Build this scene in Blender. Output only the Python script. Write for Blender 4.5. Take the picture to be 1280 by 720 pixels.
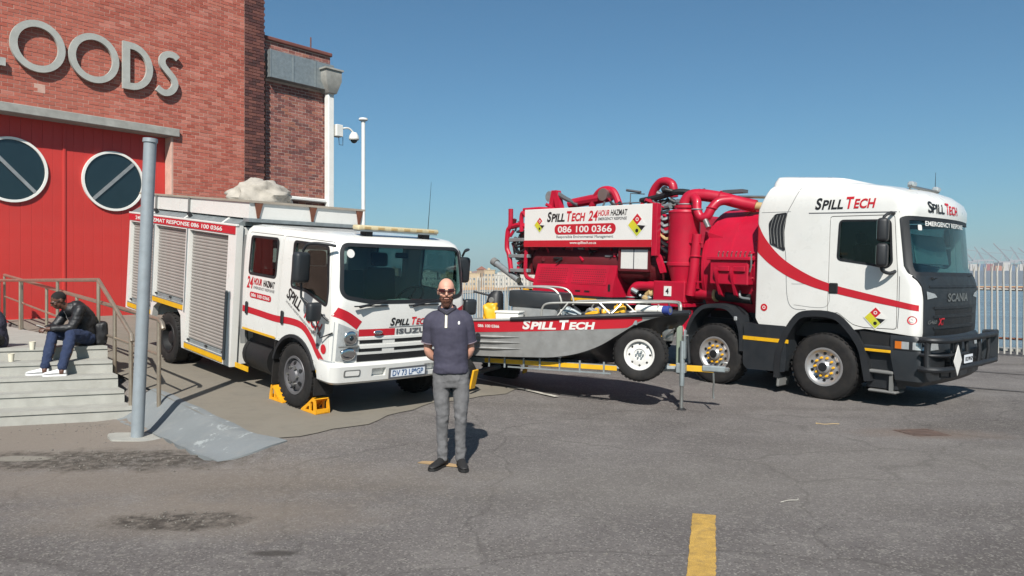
import bpy, bmesh, math, random
from mathutils import Vector, Matrix, noise as mnoise
from mathutils.bvhtree import BVHTree
rnd = random.Random(11)
for o in list(bpy.data.objects):
    bpy.data.objects.remove(o)
scene = bpy.context.scene
COL = scene.collection
rad = math.radians
# ---------------------------------------------------------------- camera, sky, sun, exposure
cd = bpy.data.cameras.new("camera"); cam = bpy.data.objects.new("camera", cd); COL.objects.link(cam)
cam.location = (0, 0, 1.77); cam.rotation_euler = (rad(90), 0, 0)
cd.sensor_width = 36; cd.lens = 36 * 950 / 1280; cd.shift_y = -8 / 1280
cd.clip_start = 0.05; cd.clip_end = 20000
scene.camera = cam
SUN_EL = rad(42); SUN_AZ = rad(183)          # azimuth clockwise from +Y: the sun stands behind the camera
w = bpy.data.worlds.new("World"); scene.world = w; w.use_nodes = True
wn = w.node_tree; bg = wn.nodes["Background"]
sky = wn.nodes.new("ShaderNodeTexSky"); sky.sky_type = 'NISHITA'; sky.sun_disc = False
sky.sun_elevation = SUN_EL; sky.sun_rotation = SUN_AZ
sky.altitude = 0; sky.air_density = 1.0; sky.dust_density = 0.9; sky.ozone_density = 4.0
hs = wn.nodes.new('ShaderNodeMix'); hs.data_type = 'RGBA'; hs.blend_type = 'MULTIPLY'; hs.inputs[0].default_value = 1; hs.inputs[7].default_value = (.70, 1.13, 1.21, 1)
wn.links.new(sky.outputs[0], hs.inputs[6]); wn.links.new(hs.outputs[2], bg.inputs[0]); bg.inputs[1].default_value = 0.05
sd = bpy.data.lights.new("sun", 'SUN'); sd.energy = 5.0; sd.angle = rad(0.55); sd.color = (1, 0.955, 0.89)
sun = bpy.data.objects.new("sun", sd); COL.objects.link(sun)
to_sun = Vector((math.sin(SUN_AZ) * math.cos(SUN_EL), math.cos(SUN_AZ) * math.cos(SUN_EL), math.sin(SUN_EL)))
sun.rotation_euler = to_sun.to_track_quat('Z', 'Y').to_euler()
sun.location = (0, -5, 20)
vs = scene.view_settings
scene.display_settings.display_device = 'sRGB'
vs.view_transform = 'Standard'; vs.look = 'None'; vs.gamma = 1; vs.exposure = 0.6; vs.use_curve_mapping = False

# ---------------------------------------------------------------- helpers
ALB = .84            # surfaces' base colours are given as seen at mid exposure; this scales them to reflectance
def lin(h):
    h = h.lstrip('#'); out = []
    for i in (0, 2, 4):
        v = int(h[i:i + 2], 16) / 255
        out.append(ALB * (v / 12.92 if v <= .04045 else ((v + .055) / 1.055) ** 2.4))
    return tuple(out)

MATS = {}
def mat(name, col='808080', rough=.5, metal=0., var=.06, vscale=3., bump=0., bscale=40., coat=0., dirt=0., dirtcol='6a5f52',
        fine=0., fscale=300., emit=None, objrand=0., attr=None, spec=.5):
    if name in MATS: return MATS[name]
    m = bpy.data.materials.new(name); m.use_nodes = True; MATS[name] = m
    nt = m.node_tree; N = nt.nodes; L = nt.links; b = N["Principled BSDF"]
    c = lin(col) if isinstance(col, str) else col
    tc = N.new("ShaderNodeTexCoord"); co = tc.outputs["Object"]
    def noise(scale, detail=4, rough_=.55):
        n = N.new("ShaderNodeTexNoise"); n.inputs["Scale"].default_value = scale; n.inputs["Detail"].default_value = detail
        n.inputs["Roughness"].default_value = rough_; L.new(co, n.inputs["Vector"]); return n.outputs["Fac"]
    def rng(v, a, b_, lo, hi):
        r = N.new("ShaderNodeMapRange"); r.inputs[1].default_value = a; r.inputs[2].default_value = b_
        r.inputs[3].default_value = lo; r.inputs[4].default_value = hi; L.new(v, r.inputs[0]); return r.outputs[0]
    def mul(col_out, fac):
        x = N.new("ShaderNodeMix"); x.data_type = 'RGBA'; x.blend_type = 'MULTIPLY'; x.inputs[0].default_value = 1
        L.new(col_out, x.inputs[6]); L.new(fac, x.inputs[7]); return x.outputs[2]
    rgb = N.new("ShaderNodeRGB"); rgb.outputs[0].default_value = (*c, 1); out = rgb.outputs[0]
    if attr:
        a = N.new("ShaderNodeAttribute"); a.attribute_name = attr; out = a.outputs["Color"]
    if var: out = mul(out, rng(noise(vscale), .3, .7, 1 - var, 1 + var))
    if fine: out = mul(out, rng(noise(fscale, 2), .3, .7, 1 - fine, 1 + fine))
    if objrand:
        oi = N.new("ShaderNodeObjectInfo"); out = mul(out, rng(oi.outputs["Random"], 0, 1, 1 - objrand, 1 + objrand))
    if dirt:
        x = N.new("ShaderNodeMix"); x.data_type = 'RGBA'; L.new(out, x.inputs[6]); x.inputs[7].default_value = (*lin(dirtcol), 1)
        L.new(rng(noise(vscale * 1.7, 8, .65), .45, .75, 0, dirt), x.inputs[0]); out = x.outputs[2]
    L.new(out, b.inputs["Base Color"])
    b.inputs["Metallic"].default_value = metal
    b.inputs["Specular IOR Level"].default_value = spec
    if rough > .08: L.new(rng(noise(vscale * 2.3), .3, .7, max(.02, rough - .08), min(1, rough + .08)), b.inputs["Roughness"])
    else: b.inputs["Roughness"].default_value = rough
    if coat: b.inputs["Coat Weight"].default_value = coat; b.inputs["Coat Roughness"].default_value = .06
    if bump:
        bp = N.new("ShaderNodeBump"); bp.inputs["Strength"].default_value = bump; bp.inputs["Distance"].default_value = .01
        L.new(noise(bscale, 5), bp.inputs["Height"]); L.new(bp.outputs[0], b.inputs["Normal"])
    if emit: b.inputs["Emission Color"].default_value = (*lin(emit), 1); b.inputs["Emission Strength"].default_value = 1
    return m

def glass(name, tint='6f8f96', refl=1.0, opaque=0., rough=.01):
    m = bpy.data.materials.new(name); m.use_nodes = True; nt = m.node_tree; N = nt.nodes; L = nt.links
    N.remove(N["Principled BSDF"]); out = N["Material Output"]
    t = N.new("ShaderNodeBsdfTransparent"); t.inputs[0].default_value = (*[q / ALB for q in lin(tint)], 1)
    g = N.new("ShaderNodeBsdfGlossy"); g.inputs["Roughness"].default_value = rough
    f = N.new("ShaderNodeFresnel"); ge = N.new("ShaderNodeNewGeometry"); io = N.new("ShaderNodeMapRange"); io.inputs[3].default_value = 1.5; io.inputs[4].default_value = 1 / 1.5
    L.new(ge.outputs['Backfacing'], io.inputs[0]); L.new(io.outputs[0], f.inputs[0])    # a thin sheet reflects alike from both faces
    mx = N.new("ShaderNodeMixShader"); k = N.new("ShaderNodeMath"); k.operation = 'MULTIPLY'; k.inputs[1].default_value = refl
    L.new(f.outputs[0], k.inputs[0]); L.new(k.outputs[0], mx.inputs[0]); L.new(t.outputs[0], mx.inputs[1]); L.new(g.outputs[0], mx.inputs[2])
    L.new(mx.outputs[0], out.inputs[0]); MATS[name] = m; return m

def sharp(me, ang=35):
    me.shade_smooth() if hasattr(me, 'shade_smooth') else [setattr(p, 'use_smooth', True) for p in me.polygons]
    me.set_sharp_from_angle(angle=rad(ang))

def link(name, me, m=None, parent=None, smooth=35, label=None, cat=None, group=None, kind=None):
    if m is not None and len(me.materials) == 0: me.materials.append(m if not isinstance(m, str) else MATS[m])
    if smooth: sharp(me, smooth)
    me.name = name
    o = bpy.data.objects.new(name, me); COL.objects.link(o)
    if parent: o.parent = parent
    tag(o, label, cat, group, kind); return o

def tag(o, label=None, cat=None, group=None, kind=None):
    if label: o["label"] = label
    if cat: o["category"] = cat
    if group: o["group"] = group
    if kind: o["kind"] = kind
    return o

def thing(name, label, cat, loc=(0, 0, 0), rot=(0, 0, 0), group=None):
    o = bpy.data.objects.new(name, None); COL.objects.link(o); o.location = loc; o.rotation_euler = rot
    o.empty_display_size = .2
    return tag(o, label, cat, group)

class MB:
    def __init__(s): s.bm = bmesh.new()
    def _xf(s, vs, M):
        if M is not None: bmesh.ops.transform(s.bm, matrix=M, verts=vs)
    def box(s, c, d, rot=None, bev=0., seg=1):
        g = bmesh.ops.create_cube(s.bm, size=1)['verts']
        bmesh.ops.scale(s.bm, vec=d, verts=g)
        if bev:
            es = list({e for v in g for e in v.link_edges})
            r = bmesh.ops.bevel(s.bm, geom=es, offset=bev, segments=seg, profile=.5, affect='EDGES')
            g = list({v for f in r['faces'] for v in f.verts} | {v for v in g if v.is_valid})
        M = Matrix.Translation(c)
        if rot is not None: M = M @ (rot if isinstance(rot, Matrix) else Matrix.Rotation(rot[2], 4, 'Z') @ Matrix.Rotation(rot[1], 4, 'Y') @ Matrix.Rotation(rot[0], 4, 'X'))
        s._xf(g, M); return s
    def span(s, x0, x1, y0, y1, z0, z1, bev=0., seg=1):
        return s.box(((x0 + x1) / 2, (y0 + y1) / 2, (z0 + z1) / 2), (abs(x1 - x0), abs(y1 - y0), abs(z1 - z0)), None, bev, seg)
    def rings(s, rings, cap=True, closed=False):
        R = [[s.bm.verts.new(p) for p in r] for r in rings]; n = len(R[0])
        pairs = list(zip(R[:-1], R[1:])) + ([(R[-1], R[0])] if closed else [])
        for a, b in pairs:
            for i in range(n):
                j = (i + 1) % n
                try: s.bm.faces.new((a[i], a[j], b[j], b[i]))
                except ValueError: pass
        if cap and not closed:
            s.bm.faces.new(R[0][::-1]); s.bm.faces.new(R[-1])
        return s
    def cyl(s, p0, p1, r0, r1=None, n=16, cap=True):
        return s.tube([p0, p1], [r0, r0 if r1 is None else r1], n, cap)
    def tube(s, pts, r, n=10, cap=True, closed=False, flat=1., up=None):
        pts = [Vector(p) for p in pts]; k = len(pts)
        rr = r if isinstance(r, (list, tuple)) else [r] * k
        rings = []; prev = None
        for i, p in enumerate(pts):
            if closed: d = pts[(i + 1) % k] - pts[i - 1]
            elif i == 0: d = pts[1] - p
            elif i == k - 1: d = p - pts[i - 1]
            else: d = (pts[i + 1] - p).normalized() + (p - pts[i - 1]).normalized()
            d.normalize()
            if prev is None:
                a = up if up is not None else Vector((0, 0, 1)) if abs(d.z) < .9 else Vector((1, 0, 0))
                u = d.cross(Vector(a)).normalized()
            else:
                u = prev - d * prev.dot(d); u.normalize()
            prev = u; v = d.cross(u)
            rings.append([p + (u * math.cos(2 * math.pi * j / n) + v * math.sin(2 * math.pi * j / n) * flat) * rr[i] for j in range(n)])
        return s.rings(rings, cap, closed)
    def lathe(s, prof, c=(0, 0, 0), axis='y', n=32, closed=False, cap=False):
        rings = []
        for i in range(n):
            a = 2 * math.pi * i / n; ca, sa = math.cos(a), math.sin(a); ring = []
            for r, h in prof:
                p = {'y': (r * ca, h, r * sa), 'z': (r * ca, r * sa, h), 'x': (h, r * ca, r * sa)}[axis]
                ring.append(s.bm.verts.new(Vector(p) + Vector(c)))
            rings.append(ring)
        m = len(prof)
        for i in range(n):
            a, b = rings[i], rings[(i + 1) % n]
            for j in range(m if closed else m - 1):
                k = (j + 1) % m
                try: s.bm.faces.new((a[j], a[k], b[k], b[j]))
                except ValueError: pass
        if cap:
            s.bm.faces.new([r[0] for r in rings]); s.bm.faces.new([r[-1] for r in rings][::-1])
        return s
    def prism(s, poly, plane, a, b):
        f = {'xz': lambda p, h: (p[0], h, p[1]), 'yz': lambda p, h: (h, p[0], p[1]), 'xy': lambda p, h: (p[0], p[1], h)}[plane]
        return s.rings([[f(p, a) for p in poly], [f(p, b) for p in poly]])
    def ell(s, c, r, n=16, m=10, rot=None):
        g = bmesh.ops.create_uvsphere(s.bm, u_segments=n, v_segments=m, radius=1)['verts']
        bmesh.ops.scale(s.bm, vec=r, verts=g); M = Matrix.Translation(c)
        if rot is not None: M = M @ (rot if isinstance(rot, Matrix) else Matrix.Rotation(rot[2], 4, 'Z') @ Matrix.Rotation(rot[1], 4, 'Y') @ Matrix.Rotation(rot[0], 4, 'X'))
        s._xf(g, M); return s
    def faces(s, polys):
        for p in polys: s.bm.faces.new([s.bm.verts.new(q) for q in p])
        return s
    def mesh(s, name='mesh', fix=True, xf=None):
        if fix: bmesh.ops.recalc_face_normals(s.bm, faces=s.bm.faces)
        me = bpy.data.meshes.new(name); s.bm.to_mesh(me); s.bm.free()
        if xf is not None: me.transform(xf)
        return me
    def build(s, name, m, parent=None, smooth=35, xf=None, **k):
        return link(name, s.mesh(name, xf=xf), MATS[m] if isinstance(m, str) else m, parent, smooth, **k)

def rrect(x0, x1, y0, y1, r, n=4):
    pts = []; rs = r if isinstance(r, (list, tuple)) else [r] * 4
    for (cx, cy, a0, q) in ((x1, y1, 0, rs[0]), (x0, y1, 90, rs[1]), (x0, y0, 180, rs[2]), (x1, y0, 270, rs[3])):
        sx = -1 if cx == x1 else 1; sy = -1 if cy == y1 else 1
        for i in range(n + 1):
            a = rad(a0 + 90 * i / n); pts.append((cx + sx * q + q * math.cos(a), cy + sy * q + q * math.sin(a)))
    return pts
def roundpoly(poly, r, n=4):
    out = []; k = len(poly)
    for i, p in enumerate(poly):
        p = Vector(p); a = Vector(poly[i - 1]); b = Vector(poly[(i + 1) % k])
        da = (a - p); db = (b - p); q = min(r, da.length * .45, db.length * .45)
        A = p + da.normalized() * q; B = p + db.normalized() * q
        for j in range(n + 1):
            t = j / n; out.append(tuple(A * (1 - t) ** 2 + p * 2 * t * (1 - t) + B * t * t))
    return out
def spline(pts, n=8, closed=False):
    P = [Vector(p) for p in pts]; k = len(P); out = []
    for i in range(k if closed else k - 1):
        p0 = P[i - 1] if (closed or i > 0) else P[i]; p1 = P[i]; p2 = P[(i + 1) % k]
        p3 = P[(i + 2) % k] if (closed or i + 2 < k) else p2
        for j in range(n):
            t = j / n
            out.append(.5 * ((2 * p1) + (p2 - p0) * t + (2 * p0 - 5 * p1 + 4 * p2 - p3) * t * t + (3 * p1 - p0 - 3 * p2 + p3) * t ** 3))
    if not closed: out.append(P[-1])
    return out
def evalmods(me, mods):
    o = bpy.data.objects.new("tmp", me); COL.objects.link(o)
    for t, kw in mods:
        md = o.modifiers.new(t.lower(), t)
        for k, v in kw.items(): setattr(md, k, v)
    dg = bpy.context.evaluated_depsgraph_get(); dg.update()
    out = bpy.data.meshes.new_from_object(o.evaluated_get(dg))
    bpy.data.objects.remove(o); return out
def boolean(me, cut, op='DIFFERENCE'):
    a = bpy.data.objects.new("tmpa", me); c = bpy.data.objects.new("tmpb", cut)
    COL.objects.link(a); COL.objects.link(c)
    md = a.modifiers.new("b", 'BOOLEAN'); md.operation = op; md.object = c; md.solver = 'EXACT'
    bpy.context.view_layer.update()
    dg = bpy.context.evaluated_depsgraph_get()
    out = bpy.data.meshes.new_from_object(a.evaluated_get(dg))
    bpy.data.objects.remove(a); bpy.data.objects.remove(c); return out
def mirror_y(me):
    m2 = me.copy(); m2.transform(Matrix.Scale(-1, 4, (0, 1, 0))); m2.flip_normals(); return m2
def plate(outlines, thick, M, name='plate'):
    """flat plate with holes; outlines in 2D; lies in M's XY plane, from z=0 to thick"""
    cu = bpy.data.curves.new("c", 'CURVE'); cu.dimensions = '2D'; cu.fill_mode = 'BOTH'; cu.extrude = thick / 2
    for ol in outlines:
        sp = cu.splines.new('POLY'); sp.points.add(len(ol) - 1); sp.use_cyclic_u = True
        for p, q in zip(sp.points, ol): p.co = (q[0], q[1], 0, 1)
    o = bpy.data.objects.new("c", cu); me = bpy.data.meshes.new_from_object(o)
    bpy.data.objects.remove(o); bpy.data.curves.remove(cu)
    me.materials.clear(); me.transform(M @ Matrix.Translation((0, 0, thick / 2))); me.name = name; return me
def textmesh(body, wdt, hgt, M, shear=0., bold=0., small=None, thick=.002, fit=True):
    """lettering in M's XY plane with its lower left corner at the origin, scaled to wdt x hgt"""
    cu = bpy.data.curves.new("t", 'FONT'); cu.body = body; cu.size = 1; cu.shear = shear; cu.offset = bold; cu.extrude = .01 if thick else 0
    cu.resolution_u = 4
    if small:
        cu.small_caps_scale = .78
        for i in small: cu.body_format[i].use_small_caps = True
    o = bpy.data.objects.new("t", cu); me = bpy.data.meshes.new_from_object(o)
    bpy.data.objects.remove(o); bpy.data.curves.remove(cu); me.materials.clear()
    xs = [v.co.x for v in me.vertices]; ys = [v.co.y for v in me.vertices]
    x0, x1, y0, y1 = min(xs), max(xs), min(ys), max(ys)
    sx = wdt / (x1 - x0); sy = hgt / (y1 - y0)
    me.transform(M @ Matrix.Diagonal((sx, sy, thick / .02 if thick else 1, 1)) @ Matrix.Translation((-x0, -y0, .01 if thick else 0))); return me
def frame(o, x, y):
    X = Vector(x).normalized(); Y = Vector(y); Y = (Y - X * Y.dot(X)).normalized(); Z = X.cross(Y)
    return Matrix(((X.x, Y.x, Z.x, o[0]), (X.y, Y.y, Z.y, o[1]), (X.z, Y.z, Z.z, o[2]), (0, 0, 0, 1)))
def SIDE(x, y, z): return frame((x, y, z), (1, 0, 0), (0, 0, 1))      # on a vehicle's right side, reading forwards
def FRONT(x, y, z): return frame((x, y, z), (0, 1, 0), (0, 0, 1))     # on a vehicle's front
def joinm(meshes):
    bm = bmesh.new()
    for m in meshes: bm.from_mesh(m)
    me = bpy.data.meshes.new("j"); bm.to_mesh(me); bm.free(); return me
def slices(me, axis, step):
    bm = bmesh.new(); bm.from_mesh(me); a = [v.co[axis] for v in bm.verts]; x = min(a) + step; n_ = [0, 0, 0]; n_[axis] = 1
    while x < max(a):
        c = [0, 0, 0]; c[axis] = x; bmesh.ops.bisect_plane(bm, geom=bm.verts[:] + bm.edges[:] + bm.faces[:], plane_co=c, plane_no=n_); x += step
    bm.to_mesh(me); bm.free(); return me
def spilltech(parent, M, W, Hh, black='letter_black', red='letter_red', bold=.03, shear=.22, drape=None, cutaxis=None):
    out = []
    for body, a, b_, mm in (("SPILL", 0, .475, black), ("TECH", .525, 1, red)):
        f = .27 if body[0] == 'S' else .285; wd = W * (b_ - a); th = 0 if drape else .002
        me = joinm([textmesh(body[0], wd * (f - .012), Hh, M @ Matrix.Translation((W * a, 0, 0)), shear, bold, thick=th),
                    textmesh(body[1:], wd * (1 - f + .03), Hh * .8, M @ Matrix.Translation((W * a + wd * (f - .03), 0, 0)), shear, bold, thick=th)])
        if cutaxis is not None: slices(me, cutaxis, .05)
        if drape: drapeto(me, *drape)
        out.append(link('lettering', me, mm, parent, 0))
    return out
def drapeto(me, bvh, d, off=.004, back=.6):
    d = Vector(d).normalized()
    for v in me.vertices:
        hit = bvh.ray_cast(v.co - d * back, d, 2.0)
        if hit[0] is not None: v.co = hit[0] - d * off
    return me
def bvh_of(me):
    return BVHTree.FromPolygons([v.co.copy() for v in me.vertices], [list(p.vertices) for p in me.polygons])
def strip(lo, hi, nsub=4):
    """a ribbon of quads between two polylines of equal length (3D), cross-divided"""
    bm = bmesh.new(); rows = []
    for a, b in zip(lo, hi):
        a = Vector(a); b = Vector(b); rows.append([bm.verts.new(a.lerp(b, j / nsub)) for j in range(nsub + 1)])
    for r0, r1 in zip(rows[:-1], rows[1:]):
        for j in range(nsub): bm.faces.new((r0[j], r1[j], r1[j + 1], r0[j + 1]))
    me = bpy.data.meshes.new("strip"); bm.to_mesh(me); bm.free(); return me
# ---------------------------------------------------------------- materials
mat('white_paint', 'dddcd7', .32, coat=.5, var=.025, dirt=.10, dirtcol='b9b1a2')
mat('red_paint', 'b01230', .42, spec=.35, coat=.12, var=.14, vscale=2.2, dirt=.32, dirtcol='7d2a35', fine=.05, fscale=80)
mat('sticker_red', 'b81d2b', .45, var=.03)
mat('sticker_white', 'dedcd7', .45, var=.02)
mat('letter_black', '1a1a1c', .45, var=.02)
mat('letter_red', 'bf1b29', .45, var=.02)
mat('letter_grey', '55565a', .5, var=.02)
mat('yellow_tape', 'd9a512', .5, var=.1, vscale=14)
mat('yellow_steel', 'd7a51c', .5, var=.12, vscale=6, dirt=.2)
mat('black_plastic', '1d1f22', .55, var=.12, bump=.05, bscale=200)
mat('dark_grey_plastic', '22262a', .5, var=.08, dirt=.15, dirtcol='4a453f')
mat('grey_plastic', '6f6f6d', .6, var=.08)
mat('rubber', '1e1d1d', .8, var=.2, dirt=.5, dirtcol='3d3833', vscale=5, spec=.3)
mat('chassis_black', '121315', .6, var=.2, dirt=.3, dirtcol='2c2824')
mat('dark_interior', '15161a', .7, var=.1)
mat('seat_fabric', '24262b', .85, var=.1)
mat('brown_seat', '4a2a20', .8, var=.15)
mat('steel', 'a9a8a4', .35, metal=.85, var=.08)
mat('galvanised', '98a0a2', .5, metal=.55, var=.14, vscale=9, dirt=.2, dirtcol='70685a')
mat('stainless', 'b7aa98', .35, metal=.8, var=.1)
mat('aluminium', 'b4b4b2', .42, metal=.6, var=.12, vscale=4, dirt=.25, dirtcol='77736c')
mat('shutter_alu', 'a8a29c', .5, metal=.35, var=.06)
mat('chrome', 'd8d8d8', .12, metal=1, var=.03)
mat('rim_white', 'dcdad5', .4, var=.06, dirt=.3, dirtcol='8b8074')
mat('rim_grey', '646366', .5, metal=.3, var=.15, dirt=.4, dirtcol='4d4a46')
mat('rim_alloy', 'b9b8b8', .35, metal=.6, var=.1, dirt=.25, dirtcol='6a655d')
mat('lamp_clear', 'bfc3c4', .15, metal=.4, var=.1, vscale=20)
mat('lamp_amber', 'c56a1d', .2, var=.1)
mat('lamp_red', 'a01818', .2, var=.1)
mat('number_plate', 'dfe3e8', .4, var=.02)
mat('letter_blue', '3c5f8c', .5, var=.03)
mat('wood_pale', 'b59a6a', .7, var=.12)
mat('fire_black', '26211f', .4, var=.3, vscale=7, dirt=.3, dirtcol='4a4038', coat=.3)
mat('hull_black', '1c1b1c', .35, var=.15, coat=.3, dirt=.25, dirtcol='4b433b')
mat('white_plastic', 'e6e4dd', .5, var=.03)
mat('blue_plastic', '2d3f86', .5, var=.05)
mat('yellow_plastic', 'e3a91a', .5, var=.08)
mat('chock_yellow', 'e6a113', .55, var=.12, vscale=14, dirt=.3, dirtcol='8a6a25')
mat('canvas', 'aaa398', .9, var=.15, vscale=10, bump=.4, bscale=18)
mat('mesh_dark', '5a0d17', .6, var=.1)
mat('hose_black', '17181a', .55, var=.15)
mat('amber_cream', 'cdbf9a', .35, var=.1, vscale=25)
mat('door_red', 'c0352f', .55, var=.06, vscale=1.3, dirt=.12, dirtcol='a03a35')
mat('lintel', '9b9a94', .85, var=.15, vscale=5, bump=.4, bscale=60, dirt=.3, dirtcol='6d6a63')
mat('letter_cement', 'a7a8a2', .85, var=.1, vscale=5, bump=.2, bscale=80)
mat('mortar', 'c4a192', .95, var=.15, vscale=4, bump=.5, bscale=120)
mat('mortar_dark', 'bfaea4', .95, var=.15, vscale=4, bump=.5, bscale=120)
mat('brick_red', 'a5503f', .9, attr='bcol', var=.05, vscale=1.2, fine=.12, fscale=60, bump=.4, bscale=90)
mat('brick_single', 'af6150', .9, objrand=.12, var=.1, vscale=1.2, fine=.12, fscale=60, bump=.4, bscale=90)
mat('coping', '6e4038', .9, var=.15)
mat('downpipe_white', 'e4e3de', .5, var=.04, dirt=.1)
mat('dark_glass_pane', '1b2a30', .08, var=.1, coat=.5)
mat('concrete_step', '9f9e97', .85, var=.10, vscale=5, bump=.35, bscale=90, dirt=.22, dirtcol='7d786c')
mat('pole_grey', '90989d', .5, metal=.15, var=.08, vscale=8, dirt=.15, dirtcol='7b746a')
mat('camera_white', 'd9d8d2', .45, var=.04)
mat('pale_steel', 'b9b6ae', .5, objrand=.14, metal=.25, var=.1, vscale=3, dirt=.2, dirtcol='8a7c6a')
mat('cover_iron', '5c4b43', .8, var=.25, vscale=9)
mat('rust', '6b3f2c', .85, var=.25, vscale=12, bump=.4, bscale=60)
mat('paint_yellow_line', 'b99448', .8, var=.18, vscale=9, fine=.3, fscale=120, dirt=.55, dirtcol='6e5f45')
mat('paint_white_line', 'b9b5ab', .85, var=.2, vscale=9, fine=.2, fscale=120, dirt=.5, dirtcol='77726a')
mat('tray_rail_brown', '9d9284', .7, var=.15)
mat('screen_silver', '9fb4b0', .4, metal=.3, var=.05)
mat('boat_rail', 'b3b1aa', .4, metal=.5, var=.08)
mat('winch_green', '7d8a7c', .6, var=.12, dirt=.3)
mat('polo_trim_dark', '2a2833', .85)
mat('lip', 'b07a6a', .5)
mat('rail_dark', '4f4843', .6, var=.2, vscale=4)
mat('cardboard', 'a88c66', .85, var=.12)
mat('paper', 'd9d2bd', .8, var=.06)
glass('cab_glass', 'b9c6c5', 1.0)
glass('windscreen_glass', 'c6dada', 1.0)
glass('lens_glass', 'e8eeee', 1.0)
glass('dark_window', '3e4a50', 1.2)

# ---------------------------------------------------------------- the lie of the land
UX, UY = -.695, .719          # up the ramp, away from the camera
VX, VY = .719, .695           # across it, to the right
def tv(x, y): return x * UX + y * UY, x * VX + y * VY
def xy(t, v): return t * UX + v * VX, t * UY + v * VY
def sstep(a, b, x):
    x = min(1, max(0, (x - a) / (b - a))); return x * x * (3 - 2 * x)
def soft(x, k=.9):
    return x if x > 8 * k else k * math.log(1 + math.exp(x / k)) if x > -30 * k else 0
def slope_left(t): return .068 * soft(t - 5.9, .35)
def slope_right(t): return .035 * soft(t - 5.09, .5) - .065 - .085 * soft(t - 13, .8)
EDGE0, EDGE1 = 3.15, 3.58
def zramp(x, y):
    t, v = tv(x, y); w_ = sstep(6.6, 12, v)
    return slope_left(t) * (1 - w_) + slope_right(t) * w_
def ground(x, y):
    t, v = tv(x, y)
    z = zramp(x, y)
    if v < EDGE1: z *= min(1, max(0, (v - EDGE0) / (EDGE1 - EDGE0)))
    return z
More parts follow.
